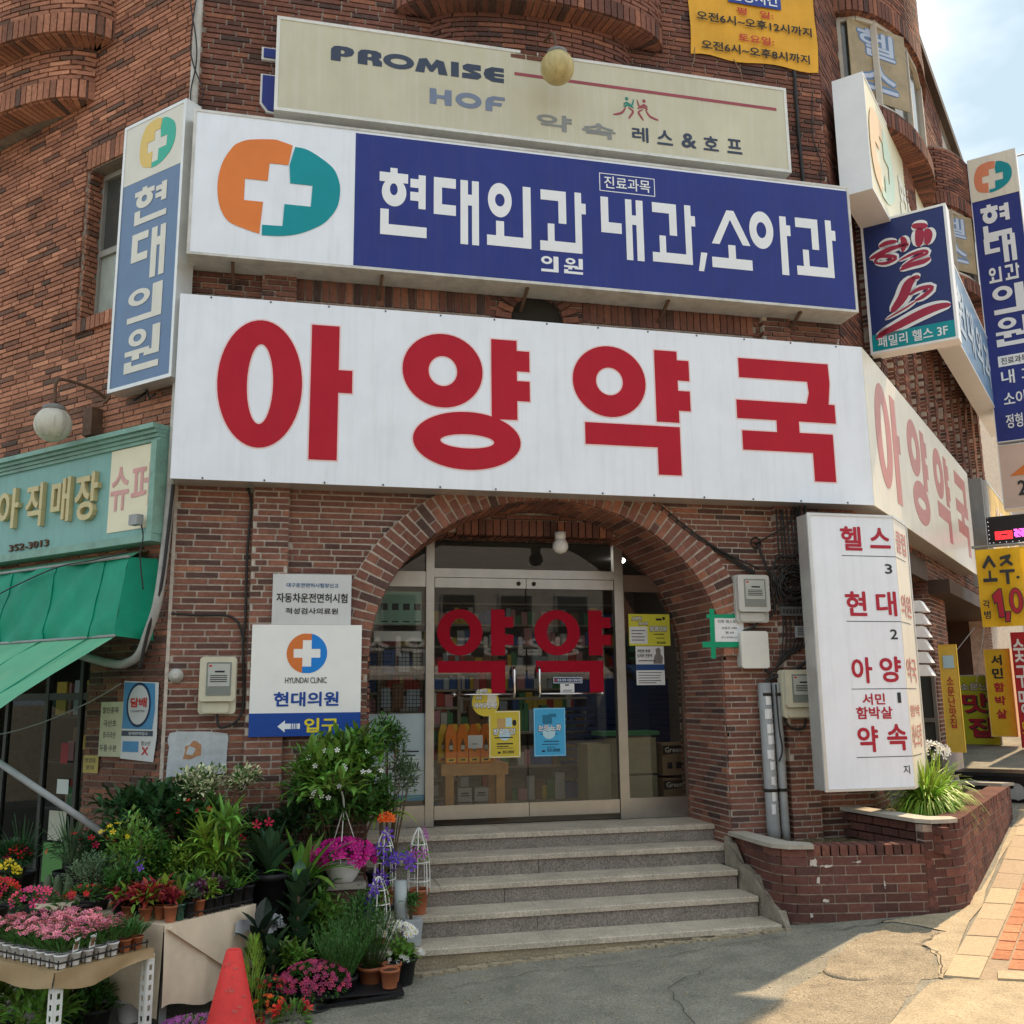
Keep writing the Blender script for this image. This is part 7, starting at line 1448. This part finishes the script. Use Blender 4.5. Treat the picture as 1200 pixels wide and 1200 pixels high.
for i in range(420):
    hh=r.random(); rad=.1*(1-hh)**.7*r.random()**.4+.01; a=r.uniform(0,6.283); mb.leaf((-.08+rad*math.cos(a),-1.4+rad*math.sin(a),-.12+hh*.42),V((math.cos(a)*.35,math.sin(a)*.35,1)),.06,.009,0,1,tone=r.uniform(.01,.99))
mb.build('foliage',LG['lime'],t,kind='stuff')
def simple(name,lab,x,y,z,pr,ph,pm_,rx,rz,n,ls,m,seed,asp=.45,**k):
    z=max(z,gh(x,y)); t=plant(name,lab,(x,y,z)); pot(t,x,y,z,pr,ph,pm_); bush(t,(x,y,z+ph+rz*.8),rx*1.05,rz*1.05,int(n*1.6),ls*1.1,m,seed,asp,base=(x,y,z+ph*.9),**k); return t
simple('leafy_plant','fresh green leafy plant between the two rubber plants',.16,-1.15,-.2,.08,.14,M_PBLK,.15,.15,200,.055,LG['light'],31)
simple('leafy_plant','bright green small-leaved plant in front of the brick pier',.38,-.82,-.17,.09,.15,M_PBLK,.19,.22,320,.05,LG['light'],32)
simple('leafy_plant','tall loose green plant leaning on the brick pier',.30,-.68,-.17,.09,.16,M_PBLK,.14,.36,200,.07,LG['mid'],33)
simple('leafy_plant','ferny green plant under the wire clematis cages',.62,-.8,-.15,.08,.15,M_TERRA,.16,.26,380,.035,LG['mid'],34)
simple('leafy_plant','dark bush filling the gap behind the draped table',-.55,-.45,.28,.12,.2,M_PBLK,.3,.24,300,.07,LG['dark'],35)
simple('leafy_plant','loose pale green plant with yellow flowers behind the coleus',*T(.12,.5),.08,.12,M_PBLK,.18,.28,330,.035,LG['light'],36)
simple('leafy_plant','fine yellow-green plant in the middle of the draped table',*T(.4,.4),.08,.12,M_PBLK,.16,.16,300,.03,LG['lime'],37)
simple('leafy_plant','dark fine-leaved plant with white specks behind the pink flower trays',*T(.08,.78),.1,.1,M_PBLK,.24,.15,700,.022,LG['grey'],38)
simple('leafy_plant','grassy olive plant at the lower centre of the wall gap',-.05,-.2,.5,.1,.14,M_PBLK,.2,.2,240,.05,LG['dark'],39)
simple('leafy_plant','dark leafy mass low behind the gardenia',.25,-.2,.5,.12,.2,M_PBLK,.24,.28,260,.08,LG['dark'],40)
def lilies(lab,x,y,z,m,seed,n=16,L=.2): t=plant('strap_plant',lab,(x,y,z)); pot(t,x,y,z,.055,.1,M_PBLK); blades(t,(x,y,z+.1),n,L,.028,m,seed,1.,.6); return t
lilies('young lily plant with arching leaves on the draped table',*T(.3,.2),LG['mid'],51,22,.22); lilies('pale strap-leaved seedling beside the lily plant',*T(.46,.18),LG['light'],52,20,.2)
simple('leafy_plant','full mid-green bush between the camellia and the dracaena',*T(.35,.55),.09,.12,M_PBLK,.2,.19,420,.06,LG['mid'],240)
simple('leafy_plant','light green lance-leaved bush left of the large olive leaves',*T(.6,.35),.08,.13,M_PBLK,.17,.19,300,.075,LG['light'],241,.3)
simple('leafy_plant','dark green bush low between the awning pole and the yellow flowers',-1.05,-.3,.2,.1,.2,M_PBLK,.26,.24,360,.07,LG['dark'],242)
simple('leafy_plant','soft mid-green bush between the clivia pot and the gardenia',.42,-.3,.3,.1,.16,M_PBLK,.18,.22,300,.06,LG['mid'],243)
for k_,(lab_,x_,y_,z_,rx_,rz_,n_,ls_,lg_) in enumerate((
 ('dark filler bush low in front of the large black pots',-.0,-.6,.0,.16,.2,300,.06,'dark'),
 ('bright leafed plant between the clivia and the brick pier',.34,-.72,.0,.13,.2,240,.055,'light'),
 ('mid-green spreading plant over the rear edge of the draped table',*T(.3,.75),.2,.13,300,.05,'mid'),
 ('yellow-green fine bush just left of the cane plant',*T(.55,.25),.12,.12,340,.035,'lime'),
 ('tall dark shrub closing the corner beside the left shop glass',-1.15,.05,.3,.28,.34,420,.08,'dark'),
 ('soft green plant beneath the yellow flowers',*T(.03,.42),.15,.12,260,.04,'mid'),
 ('dark broad bush under the gardenia to the left of the pier',.2,-.62,-.1,.16,.26,260,.075,'dark'),
 ('small bright plant at the foot of the brick pier',.52,-.95,-.16,.13,.12,240,.04,'light'))):
    simple('leafy_plant',lab_,x_,y_,z_,.08,.13,M_PBLK,rx_,rz_,n_,ls_,LG[lg_],400+k_)
# row of small pots along the front edge of the draped table
row=[(.06,M_TERRA,'red','coleus with crimson leaves in a terracotta pot at the left corner of the draped table'),(.13,mat('bottle_green',(.01,.07,.04),.2,.1,5,spec=.8),'light','broad pale green plant in a dark green glassy pot on the draped table'),(.215,M_PBLK,'grey','grey-green tuft in a black pot on the front edge of the draped table'),(.30,M_TERRA,'purple','purple-leaved plant in a terracotta pot on the front edge of the draped table'),(.385,M_PBLK,'lime','lime green tuft in the first black tray pot of the draped table'),(.46,M_PBLK,'purple','purple tuft in the second black tray pot of the draped table'),(.54,M_PBLK,'mid','mid green tuft in the third black tray pot of the draped table'),(.64,M_PBLK,'blade','strap-leaved plant in the larger black pot near the right end of the draped table'),(.75,M_PBLK,'dark','dark leafed plant in the last black pot at the right end of the draped table')]
for i,(s,pm_,lg,lab) in enumerate(row):
    s=.03+s*.88; q=A0+E1*s+E2*.05; big=s>.56; t=plant('small_potted_plant',lab,(q.x,q.y,.452)); pot(t,q.x,q.y,.452,.046 if big else .04,.12 if big else .095,pm_,14)
    if lg in ('blade','light'): blades(t,(q.x,q.y,.54),14,.17,.035,LG[lg],60+i,.9,.5)
    else: bush(t,(q.x,q.y,.452+(.18 if big else .135)),.075,.07,160,.038 if lg!='grey' else .028,LG[lg],60+i,.5,stems=0)
mb=MB(); 
for o in (.0,.12): 
    for z in (.48,): mb.bar(A0+E1*.19+E2*(.005+o)+V((0,0,z)),A0+E1*.70+E2*(.005+o)+V((0,0,z)),.004,.01)
for k in range(9): q=A0+E1*(.19+k*.063)+E2*.005; mb.bar(q+V((0,0,.453)),q+V((0,0,.49)),.006,.004,E1)
tag(mb.build('pot_tray',M_PBLK,None,loc=A0+V((0,0,.452))),'black plastic pot carrier tray on the edge of the draped table','tray')
# second row of coleus / reds
for k,(s,e,lg) in enumerate(((.02,.2,'red'),(.1,.17,'red'),(.0,.34,'red'),(.25,.2,'mid'),(.36,.18,'light'),(.48,.2,'mid'),(.6,.2,'dark'),(.12,.32,'dark'))):
    q=A0+E1*s+E2*e; t=plant('small_potted_plant',['crimson coleus just behind the left corner of the draped table','crimson and lime coleus, second from the left corner of the draped table','crimson coleus at the left edge of the draped table','green tuft behind the grey-green tuft','pale green tuft behind the purple-leaved plant','mid green tuft behind the black tray pots','dark green tuft behind the large black pot','dark green tuft behind the coleus plants'][k],(q.x,q.y,.452)); pot(t,q.x,q.y,.452,.04,.08,M_TERRA if lg=='red' else M_PBLK,14); bush(t,(q.x,q.y,.59),.10,.08,130,.07,LG[lg],80+k,.5,stems=0,extra=(.25,LG['lime']) if lg=='red' else None)
# ---- pink flowers in white cups on the slotted-leg table -----------
def cup(lab,loc,m,seed,flm):
    t=plant('pink_flower_cup' if m is M_PWH else 'seedling_pot',lab,loc); x,y,z=loc; pot(t,x,y,z,.036,.07,m,14)
    r=random.Random(seed); mb=MB()
    for i in range(70): q=rdir(r,-.1,1); mb.leaf(V((x,y,z+.07))+V((q.x*.03,q.y*.03,.01)),V((q.x,q.y,1.1)),r.uniform(.05,.12),.011,.3,2,tone=r.uniform(.01,.99))
    mb.build('foliage',LG['mid'],t,kind='stuff')
    if flm:
        fl=MB(); cn=MB()
        for i in range(17): a=r.uniform(0,6.28); rr=.052*math.sqrt(r.random()); flower(fl,(x+rr*math.cos(a),y+rr*math.sin(a),z+.155+r.uniform(-.015,.03)),V((.4*math.cos(a),.4*math.sin(a)-.45,1)),.0155,5,.15,cen=cn,tone=r.uniform(.01,.99))
        fl.build('blossoms',flm,t,kind='stuff'); cn.build('blossom_centres',FL_['crim'],t,kind='stuff')
    return t
protos=[]
n=0; WORDS=[]
ORD=['first','second','third','fourth','fifth','sixth','seventh','eighth','ninth','tenth']
def lab0(i,j): return 'white cup of pink flowers, %s to the left in the %s row'%(ORD[j],ORD[i])
for i in range(6):
    for j in range(9):
        q=B0+E1*(.07+i*.079)+E2*(.06+j*.08); x,y=q.x,q.y
        if i>=5 and j==0 or i==6: 
            continue
        if n<3:
            o=cup(lab0(i,j),(x,y,.353),M_PWH,200+n,FL_['pink']); o['group']='pink flowers in white cups'; protos.append(o)
        else:
            o=dup(protos[n%3],(x,y,.353),rnd.uniform(0,6.28),sc=rnd.uniform(.93,1.08)); o['label']=lab0(i,j); o['group']='pink flowers in white cups'
        n+=1
lab1='brown pot of green seedling, %s from the corner beside the pink cups'
p0=None
for k,(e1,e2) in enumerate(((.47,.06),(.55,.06),(.55,.14),(.55,.22),(.47,-.0))[:4]):
    q=B0+E1*e1+E2*e2
    lb=lab1%ORD[k]
    if p0 is None: p0=cup(lb,(q.x,q.y,.353),M_TERRA,301,None); p0['group']='brown seedling pots'
    else: dup(p0,(q.x,q.y,.353),k,label=lb)
mb=MB(); 
for k in range(12): q=B0+E1*.03+E2*(.02+k*.08); mb.bar(q+V((0,0,.353)),q+V((0,0,.40)),.005,.005,E1)
for k in range(8): q=B0+E1*(.03+k*.08)+E2*.02; mb.bar(q+V((0,0,.353)),q+V((0,0,.40)),.005,.005,E1)
for z in (.385,): mb.bar(B0+E1*.03+E2*.02+V((0,0,z)),B0+E1*.6+E2*.02+V((0,0,z)),.004,.008); mb.bar(B0+E1*.03+E2*.02+V((0,0,z)),B0+E1*.03+E2*.95+V((0,0,z)),.004,.008)
tag(mb.build('cup_tray',M_PBLK,None,loc=B0+V((0,0,.352))),'black wire-like carrier tray around the white cups','tray')
for k,(e1,e2) in enumerate(((.1,.02),(.2,.02))):
    t=thing('price_tag',['left','right'][k]+' small picture tag stuck in the front white cups','tag',B0+E1*e1+E2*e2+V((0,0,.42))); f=Fr(B0+E1*e1+E2*e2,E1,(E1.y,-E1.x,0)); flat(f,[[[(0,.43),(.035,.435),(.045,.5),(.01,.495)]]],.01,M_PW,t,'tag_card'); flat(f,[[[(.006,.44),(.031,.443),(.038,.485),(.012,.483)]]],.0135,MATS['goods_brown'],t,'picture',.001)
# brighter pink, red and yellow blossoms behind the cups
def clump(name,lab,c,rx,ry,rz,n,fr_,flm,seed,pet=5,leaves=160,lg='mid',ls=.04,cup_=.3,cen=False,potr=None):
    t=plant(name,lab,(c[0],c[1],c[2]-rz)); r=random.Random(seed); fl=MB(); cn=MB(); 
    if potr: pot(t,c[0],c[1],c[2]-rz-potr*1.5,potr,potr*1.5,M_PBLK,14)
    for i in range(n):
        q=rdir(r,-.15,1); p=V(c)+V((q.x*rx,q.y*ry,q.z*rz)); flower(fl,p,V((q.x,q.y-.5,q.z+.5)),fr_*r.uniform(.8,1.15),pet,cup_,cen=cn if cen else None,tone=r.uniform(.01,.99))
    fl.build('blossoms',flm,t,kind='stuff')
    if cen: cn.build('blossom_centres',FL_['yellow'],t,kind='stuff')
    if leaves: 
        mb=MB()
        for i in range(leaves): q=rdir(r,-.5,1); mb.leaf(V(c)+V((q.x*rx*.85,q.y*ry*.85,q.z*rz*.8-.01)),q+V((0,0,.2)),ls,ls*.4,.3,2,tone=r.uniform(.01,.99))
        mb.build('foliage',LG[lg],t,kind='stuff')
    return t
clump('flower_clump','bright hot pink flowers behind the left part of the white cups',(-1.36,-1.3,.6),.13,.1,.07,26,.025,mat('petal_hotpink',(.8,.06,.2),.5,.15,20,tone=.3,trans=.2),91,potr=.08)
clump('flower_clump','deep red ruffled flowers at the left edge above the white cups',(-1.62,-1.1,.62),.12,.1,.08,30,.026,FL_['red'],92,potr=.08)
clump('flower_clump','yellow flowers at the left edge above the red flowers',(-1.62,-.95,.72),.08,.07,.06,14,.03,FL_['yellow'],93,potr=.07)
clump('flower_clump','small crimson flowers between the pink flowers and the coleus',(-1.1,-1.2,.6),.12,.1,.05,24,.016,FL_['red'],94,potr=.07)
clump('flower_clump','scattered yellow flowers above the coleus',(-.97,-1.1,.92),.09,.07,.08,11,.018,FL_['yellow'],95,leaves=0)
clump('flower_clump','few small white and red flowers in the shade of the awning',(-1.25,-.5,.78),.22,.1,.1,9,.024,FL_['red'],96,leaves=120,lg='dark',potr=.1)
clump('flower_clump','red blossoms glowing in the dark at the far left edge',(-1.75,-.25,.72),.12,.1,.08,10,.03,FL_['red'],97,leaves=200,lg='dark',ls=.07,potr=.1)
clump('flower_clump','single purple iris-like blossoms above the small pots',(-.76,-1.22,.73),.06,.05,.06,4,.022,FL_['purple'],98,leaves=0,pet=4)
clump('flower_clump','scarlet blossoms on the camellia-like bush in the centre',(-.5,-.75,1.02),.15,.05,.08,6,.016,FL_['red'],99,leaves=0)
# ribbon grasses and darkness fillers at the left
for k,(x,y,z,n_,L,lg,lab) in enumerate(((-1.38,-.15,.62,60,.4,'grey','variegated ribbon grass under the shop cards'),(-1.75,.05,.6,50,.36,'dark','dark arching fern-like plant at the far left under the awning'),(-1.1,-.1,.55,40,.3,'dark','dark grass clump beside the ribbon grass'),(-1.95,-.4,.42,40,.3,'mid','arching green plant at the left picture edge'))):
    t=plant('ribbon_grass',lab,(x,y,z-.3)); pot(t,x,y,z-.25,.11,.22,M_PBLK); blades(t,(x,y,z-.02),n_,L,.016,LG[lg],110+k,.9,.7)
t=plant('cactus','small upright grey cactus in the shade at the left',(-1.35,-.55,.27)); mb=MB()
for dx in (0,.07,-.06): mb.lathe((-1.38+dx,-.55,.34),[(.03,0),(.035,.08),(.034,.2),(.02,.27),(.002,.29)],10)
mb.build('stems',LG['grey'],t); pot(t,-1.38,-.55,.27,.08,.08,M_PBLK)
# ---- magenta petunia bowl -----------------------------------------
t=plant('petunia_bowl','big dome of magenta petunias in a white hanging bowl on the brick pier',(.505,-.55,.485)); c=V((.505,-.56,0))
mb=MB(); mb.lathe((.505,-.56,.487),[(.075,0),(.085,.012),(.115,.06),(.14,.12),(.145,.125),(.135,.12)],26); mb.build('bowl',M_PWH,t)
r=random.Random(44); fl=MB(); cn=MB()
for i in range(170):
    q=rdir(r,-.35,1); p=V((.505,-.58,.66))+V((q.x*.23,q.y*.17,q.z*.105+(.01 if q.z>0 else 0))); flower(fl,p,V((q.x,q.y-.35,q.z+.2)),.032*r.uniform(.8,1.1),5,.35,tone=r.uniform(.01,.99),wid=1.15); cn.lathe(p,[(.006,.002),(.001,.006)],6,V((q.x,q.y-.35,q.z+.2)))
fl.build('blossoms',FL_['mag'],t,kind='stuff'); cn.build('blossom_throats',FL_['crim'],t,kind='stuff')
M_HW=mat('hanger_white',(.75,.75,.72),.4,.05,5); mb=MB(); tp=V((.505,-.56,1.0))
for a in (0.3,2.4,4.5): mb.tube(spl([V((.505+.13*math.cos(a),-.56+.13*math.sin(a),.61)),V((.505+.09*math.cos(a),-.56+.09*math.sin(a),.75)),tp]),.0035,5)
mb.tube(spl([tp,tp+V((-.008,0,.07)),tp+V((-.02,0,.11)),tp+V((0,0,.135)),tp+V((.02,0,.11)),tp+V((.012,0,.09))]),.007,6); mb.build('hanger',M_HW,t)
# ---- clematis cages ------------------------------------------------
def cage(lab,x,y,z,h,R_,pm_,seed,flm,nf,pr=.075,ph=.11,flr=.052):
    t=plant('clematis_cage',lab,(x,y,z)); pot(t,x,y,z,pr,ph,pm_); mb=MB(); nb=7
    def rad(s): return R_*math.sin(math.pi*(.5-.5*s))**.55*(1-.12*(1-s)) if s<1 else .004
    def rad(s): return max(.006,R_*(1-s**2.6)**.6)
    for k in range(nb): a=2*math.pi*k/nb; mb.tube([V((x+rad(s)*math.cos(a),y+rad(s)*math.sin(a),z+ph*.8+h*s)) for s in [i/9 for i in range(10)]],.0042,5)
    for s in (.2,.48,.75): mb.tube([V((x+rad(s)*math.cos(a),y+rad(s)*math.sin(a),z+ph*.8+h*s)) for a in [2*math.pi*i/20 for i in range(21)]],.0038,5)
    mb.build('wire_cage',M_HW,t); bush(t,(x,y,z+ph+h*.42),R_*1.0,h*.42,70,.05,LG['light'],seed,.6,stems=5,base=(x,y,z+ph))
    r=random.Random(seed); 
    for i in range(nf):
        a=r.uniform(3.3,6.1); s=r.uniform(.25,.95); fl=MB(); p=(x+(rad(min(s,.9))+.012)*math.cos(a),y+(rad(min(s,.9))+.012)*math.sin(a),z+ph+h*s*.95); flower(fl,p,V((math.cos(a),math.sin(a),.35)),flr*r.uniform(.85,1.1),6,.12,tone=r.uniform(.01,.99),wid=.75); fl.build('blossom',flm,t)
    return t
cage('front white wire cage with violet clematis in a terracotta pot',.735,-.80,.12,.34,.085,M_TERRA,71,FL_['purple'],7)
cage('rear white wire cage with violet clematis behind the petunia bowl',.80,-.58,.32,.42,.08,M_TERRA,72,FL_['purple'],6)
cage('right white wire cage with lilac clematis in a terracotta pot on the steps',1.06,-.47,.225,.46,.085,M_TERRA,73,FL_['lilac'],6,.075,.17,.045)
clump('flower_clump','ragged orange flower head on top of the rear wire cage',(.81,-.58,.9),.05,.05,.035,26,.024,FL_['orange'],74,leaves=4,cup_=.5)
clump('flower_clump','violet clematis blooms hanging between the wire cages',(.9,-.72,.58),.09,.05,.12,5,.055,FL_['purple'],75,pet=6,leaves=40,cup_=.1)
t=thing('square_planter','pale grey square plastic planter with a dark stem behind the white daisies','planter',(.99,-.72,.07)); mb=MB(); z=.075; mb.hexa([V((.94,-.80,z)),V((1.03,-.80,z)),V((1.03,-.70,z)),V((.94,-.70,z)),V((.925,-.815,z+.17)),V((1.045,-.815,z+.17)),V((1.045,-.685,z+.17)),V((.925,-.685,z+.17))]); mb.build('tub_body',mat('planter_grey',(.38,.4,.42),.5,.1,6),t); bush(t,(.97,-.75,.33),.08,.12,60,.05,LG['mid'],76,.5)
mb=MB(); mb.tube([(.90,-.72,.22),(.90,-.71,.5)],.045,12); tag(mb.build('clear_sleeve',mat('pale_plastic',(.42,.46,.46),.25,.1,6),None,loc=(.9,-.72,.22)),'pale translucent plastic sleeve standing beside the square planter','sleeve')
# ---- white daisies ------------------------------------------------
t=plant('white_daisies','pot of white daisies in a black pot on the asphalt beside the lowest step',(.865,-1.08,-.14)); pot(t,.865,-1.08,gh(.86,-1.08),.1,.17,M_PBLK)
bush(t,(.86,-1.06,.1),.14,.15,260,.045,LG['light'],77,.5,base=(.865,-1.08,0)); r=random.Random(8); fl=MB(); cn=MB()
for i in range(46): q=rdir(r,.1,1); p=V((.82,-1.03,.2))+V((q.x*.15,q.y*.1,q.z*.09)); flower(fl,p,V((q.x*.4,q.y*.4-.8,q.z+.2)),.023*r.uniform(.85,1.1),9,.08,cen=cn,wid=.9)
for i in range(14): q=rdir(r,-.3,.4); p=V((.87,-1.1,.09))+V((q.x*.14,-abs(q.y)*.08,q.z*.1)); flower(fl,p,V((q.x*.4,-.9,.3)),.014,7,.2)
fl.build('blossoms',FL_['white'],t,kind='stuff'); cn.build('blossom_centres',FL_['yellow'],t,kind='stuff')
# ---- rosemary and mixed foreground ---------------------------------
def herb(lab,x,y,R_,h,n,lg,seed,pm_=M_PBLK,pr=.085):
    t=plant('rosemary_bush',lab,(x,y,gh(x,y))); z=gh(x,y); pot(t,x,y,z,pr,.15,pm_); r=random.Random(seed); mb=MB()
    for i in range(n):
        a=r.uniform(0,6.283); rr=R_*math.sqrt(r.random()); b=V((x+rr*.35*math.cos(a),y+rr*.35*math.sin(a),z+.14)); d=V((math.cos(a)*rr/R_*.55,math.sin(a)*rr/R_*.55,1)).normalized(); L=h*r.uniform(.7,1.1); q=b.copy()
        steps=9
        for s in range(steps):
            q2=b+d*L*(s+1)/steps+V((0,0,-.02*(rr/R_)*(s/steps)**2))
            if s>1:
                for kk in range(3): aa=r.uniform(0,6.28); mb.leaf(q2,V((math.cos(aa)*.8,math.sin(aa)*.8,.9)),.026,.0045,0,1,tone=r.uniform(.01,.99))
            q=q2
        mb.tone=.3; mb.bar(b,b+d*L,.002,.002)
    mb.build('foliage',LG[lg],t,kind='stuff'); return t
herb('feathery green herb bush at the lower front beside the white daisies',.66,-1.13,.15,.34,85,'mid',1,M_TERRA); herb('large soft green rosemary bush at the bottom front',.46,-1.28,.19,.3,170,'mid',2,M_PBLK,.1); herb('second feathery herb bush behind the rosemary',.56,-1.02,.15,.4,70,'mid',3)
mb=MB(); mb.box(FF,.3,.84,1.05,1.4,gh(.5,-1.2)+.05,gh(.5,-1.2)+.06)
for y in (-1.4,-1.05): mb.bar((.3,y,-.1),(.84,y,-.06),.008,.02)
mb.bar((.84,-1.4,-.06),(.84,-1.05,-.06),.008,.02); tag(mb.build('pot_tray',M_PBLK,None,loc=(.55,-1.2,-.15)),'black pot carrier tray on the asphalt under the herb bushes','tray')
for k in range(2): x,y=(.76,-1.33) if k==0 else (.79,-1.2); t=plant('terracotta_pot',['front','rear'][k]+' empty-looking terracotta pot at the right end of the herb tray',(x,y,gh(x,y)),cat='pot'); pot(t,x,y,gh(x,y)+.06,.06,.11,M_TERRA)
clump('flower_clump','dense band of crimson-pink flowers left of the rosemary',(.29,-1.36,.03),.22,.14,.13,230,.017,FL_['crim'],121,leaves=300,lg='mid',ls=.035,potr=.1,cen=False)
clump('flower_clump','orange-red lantana flowers right of the traffic cone',(.02,-1.5,-.06),.1,.08,.08,44,.013,FL_['orange'],122,leaves=160,lg='light',ls=.03,potr=.07)
clump('flower_clump','small dark red and yellow flowers above the lantana',(.02,-1.42,.06),.08,.06,.05,26,.012,FL_['red'],123,leaves=80,lg='mid',ls=.03,potr=.06)
clump('flower_clump','large red and white trumpet flowers at the bottom edge',(.16,-1.6,-.08),.1,.06,.09,9,.034,FL_['red'],124,leaves=120,lg='light',ls=.045,cup_=.6,potr=.08)
clump('flower_clump','low spread of lilac-pink flowers under the draped table left of the cone',(-.4,-1.5,-.12),.2,.1,.06,130,.016,FL_['lilac'],125,leaves=260,lg='light',ls=.03,potr=.1)
clump('flower_clump','second patch of lilac-pink flowers at the bottom edge left of the cone',(-.52,-1.72,-.1),.18,.1,.05,100,.016,FL_['lilac'],126,leaves=160,lg='light',ls=.03,potr=.08)
# plants under the slotted-leg table
for k,(x,y,z,lg,ls,n_,R_) in enumerate(((-1.25,-1.55,.02,'light',.1,150,.22),(-.98,-1.3,-.02,'mid',.06,260,.17),(-1.5,-1.3,.05,'light',.08,160,.2),(-.8,-1.15,-.05,'light',.05,220,.14),(-1.15,-1.1,.0,'dark',.07,200,.2))):
    t=plant('shade_plant',['broad-leaved pale green plant under the left part of the slotted-leg table','small-leaved green plant between the two white slotted legs','pale green plant at the lower left picture corner','light green plant beside the right slotted leg','dark leafy plant deep under the slotted-leg table'][k],(x,y,gh(x,y))); pot(t,x,y,gh(x,y),.09,.14,M_PWH if k==3 else M_PBLK); bush(t,(x,y,z),R_,.16,n_,ls,LG[lg],140+k,.45,base=(x,y,z-.12))
t=thing('crumpled_bag','crumpled clear and white plastic bag behind the dark rubber plant','bag',(.03,-1.0,.2)); mb=MB(); r=random.Random(2); mb.smooth=False
for i in range(26): p=V((.03,-1.0,.3))+rdir(r,-.5,1)*.05; mb.quad(p,p+rdir(r)*.045,p+rdir(r)*.05,p+rdir(r)*.045)
mb.build('film',mat('plastic_film',(.4,.43,.45),.2,.1,9),t)
# ---- grass clump in the right planter -----------------------------
t=plant('grass_clump','yellow-green grass clump with white blossoms in the brick planter at the corner',(5.6,-.2,.76),cat='plant')
blades(t,(5.42,-.36,.77),600,.46,.017,LG['lime'],171,1.9,1.2); blades(t,(5.85,.06,.77),420,.46,.017,LG['lime'],172,1.9,1.2); blades(t,(5.5,-.2,.77),260,.38,.017,LG['blade'],173,1.1,1.0)
r=random.Random(6); fl=MB()
for i in range(42): q=rdir(r,0,1); flower(fl,V((6.0,.35,1.18))+V((q.x*.2,q.y*.16,q.z*.12)),V((q.x,q.y-.5,q.z)),.035,5,.3)
fl.build('white_flowers',FL_['white'],t,kind='stuff')
# weeds and litter in the bare bed
mb=MB(); r=random.Random(5)
for i in range(420): x=r.uniform(3.95,4.85); y=r.uniform(-.85,-.08); mb.leaf((x,y,.55),V((r.uniform(-1,1),r.uniform(-1,1),.5)),r.uniform(.01,.035),.008,.2,1,tone=r.uniform(.01,.99))
tag(mb.build('weeds',LG['grey'],None,loc=(4.4,-.4,.55),kind='stuff'),'tiny dry weeds scattered over the bare planter soil','weeds')
# pebbles and specks on the asphalt
mb=MB(); r=random.Random(15)
for i in range(260): x=r.uniform(.9,4.2); y=r.uniform(-4.2,-1.0); s=r.uniform(.003,.009); mb.tone=r.random(); mb.obox(V((x,y,gh(x,y)+s*.3)),V((s,0,0)),V((0,s*.8,0)),V((0,0,s*.4)))
tag(mb.build('grit',M_CONC,None,loc=(2,-2,0),kind='stuff'),'pale grit scattered on the asphalt','grit')
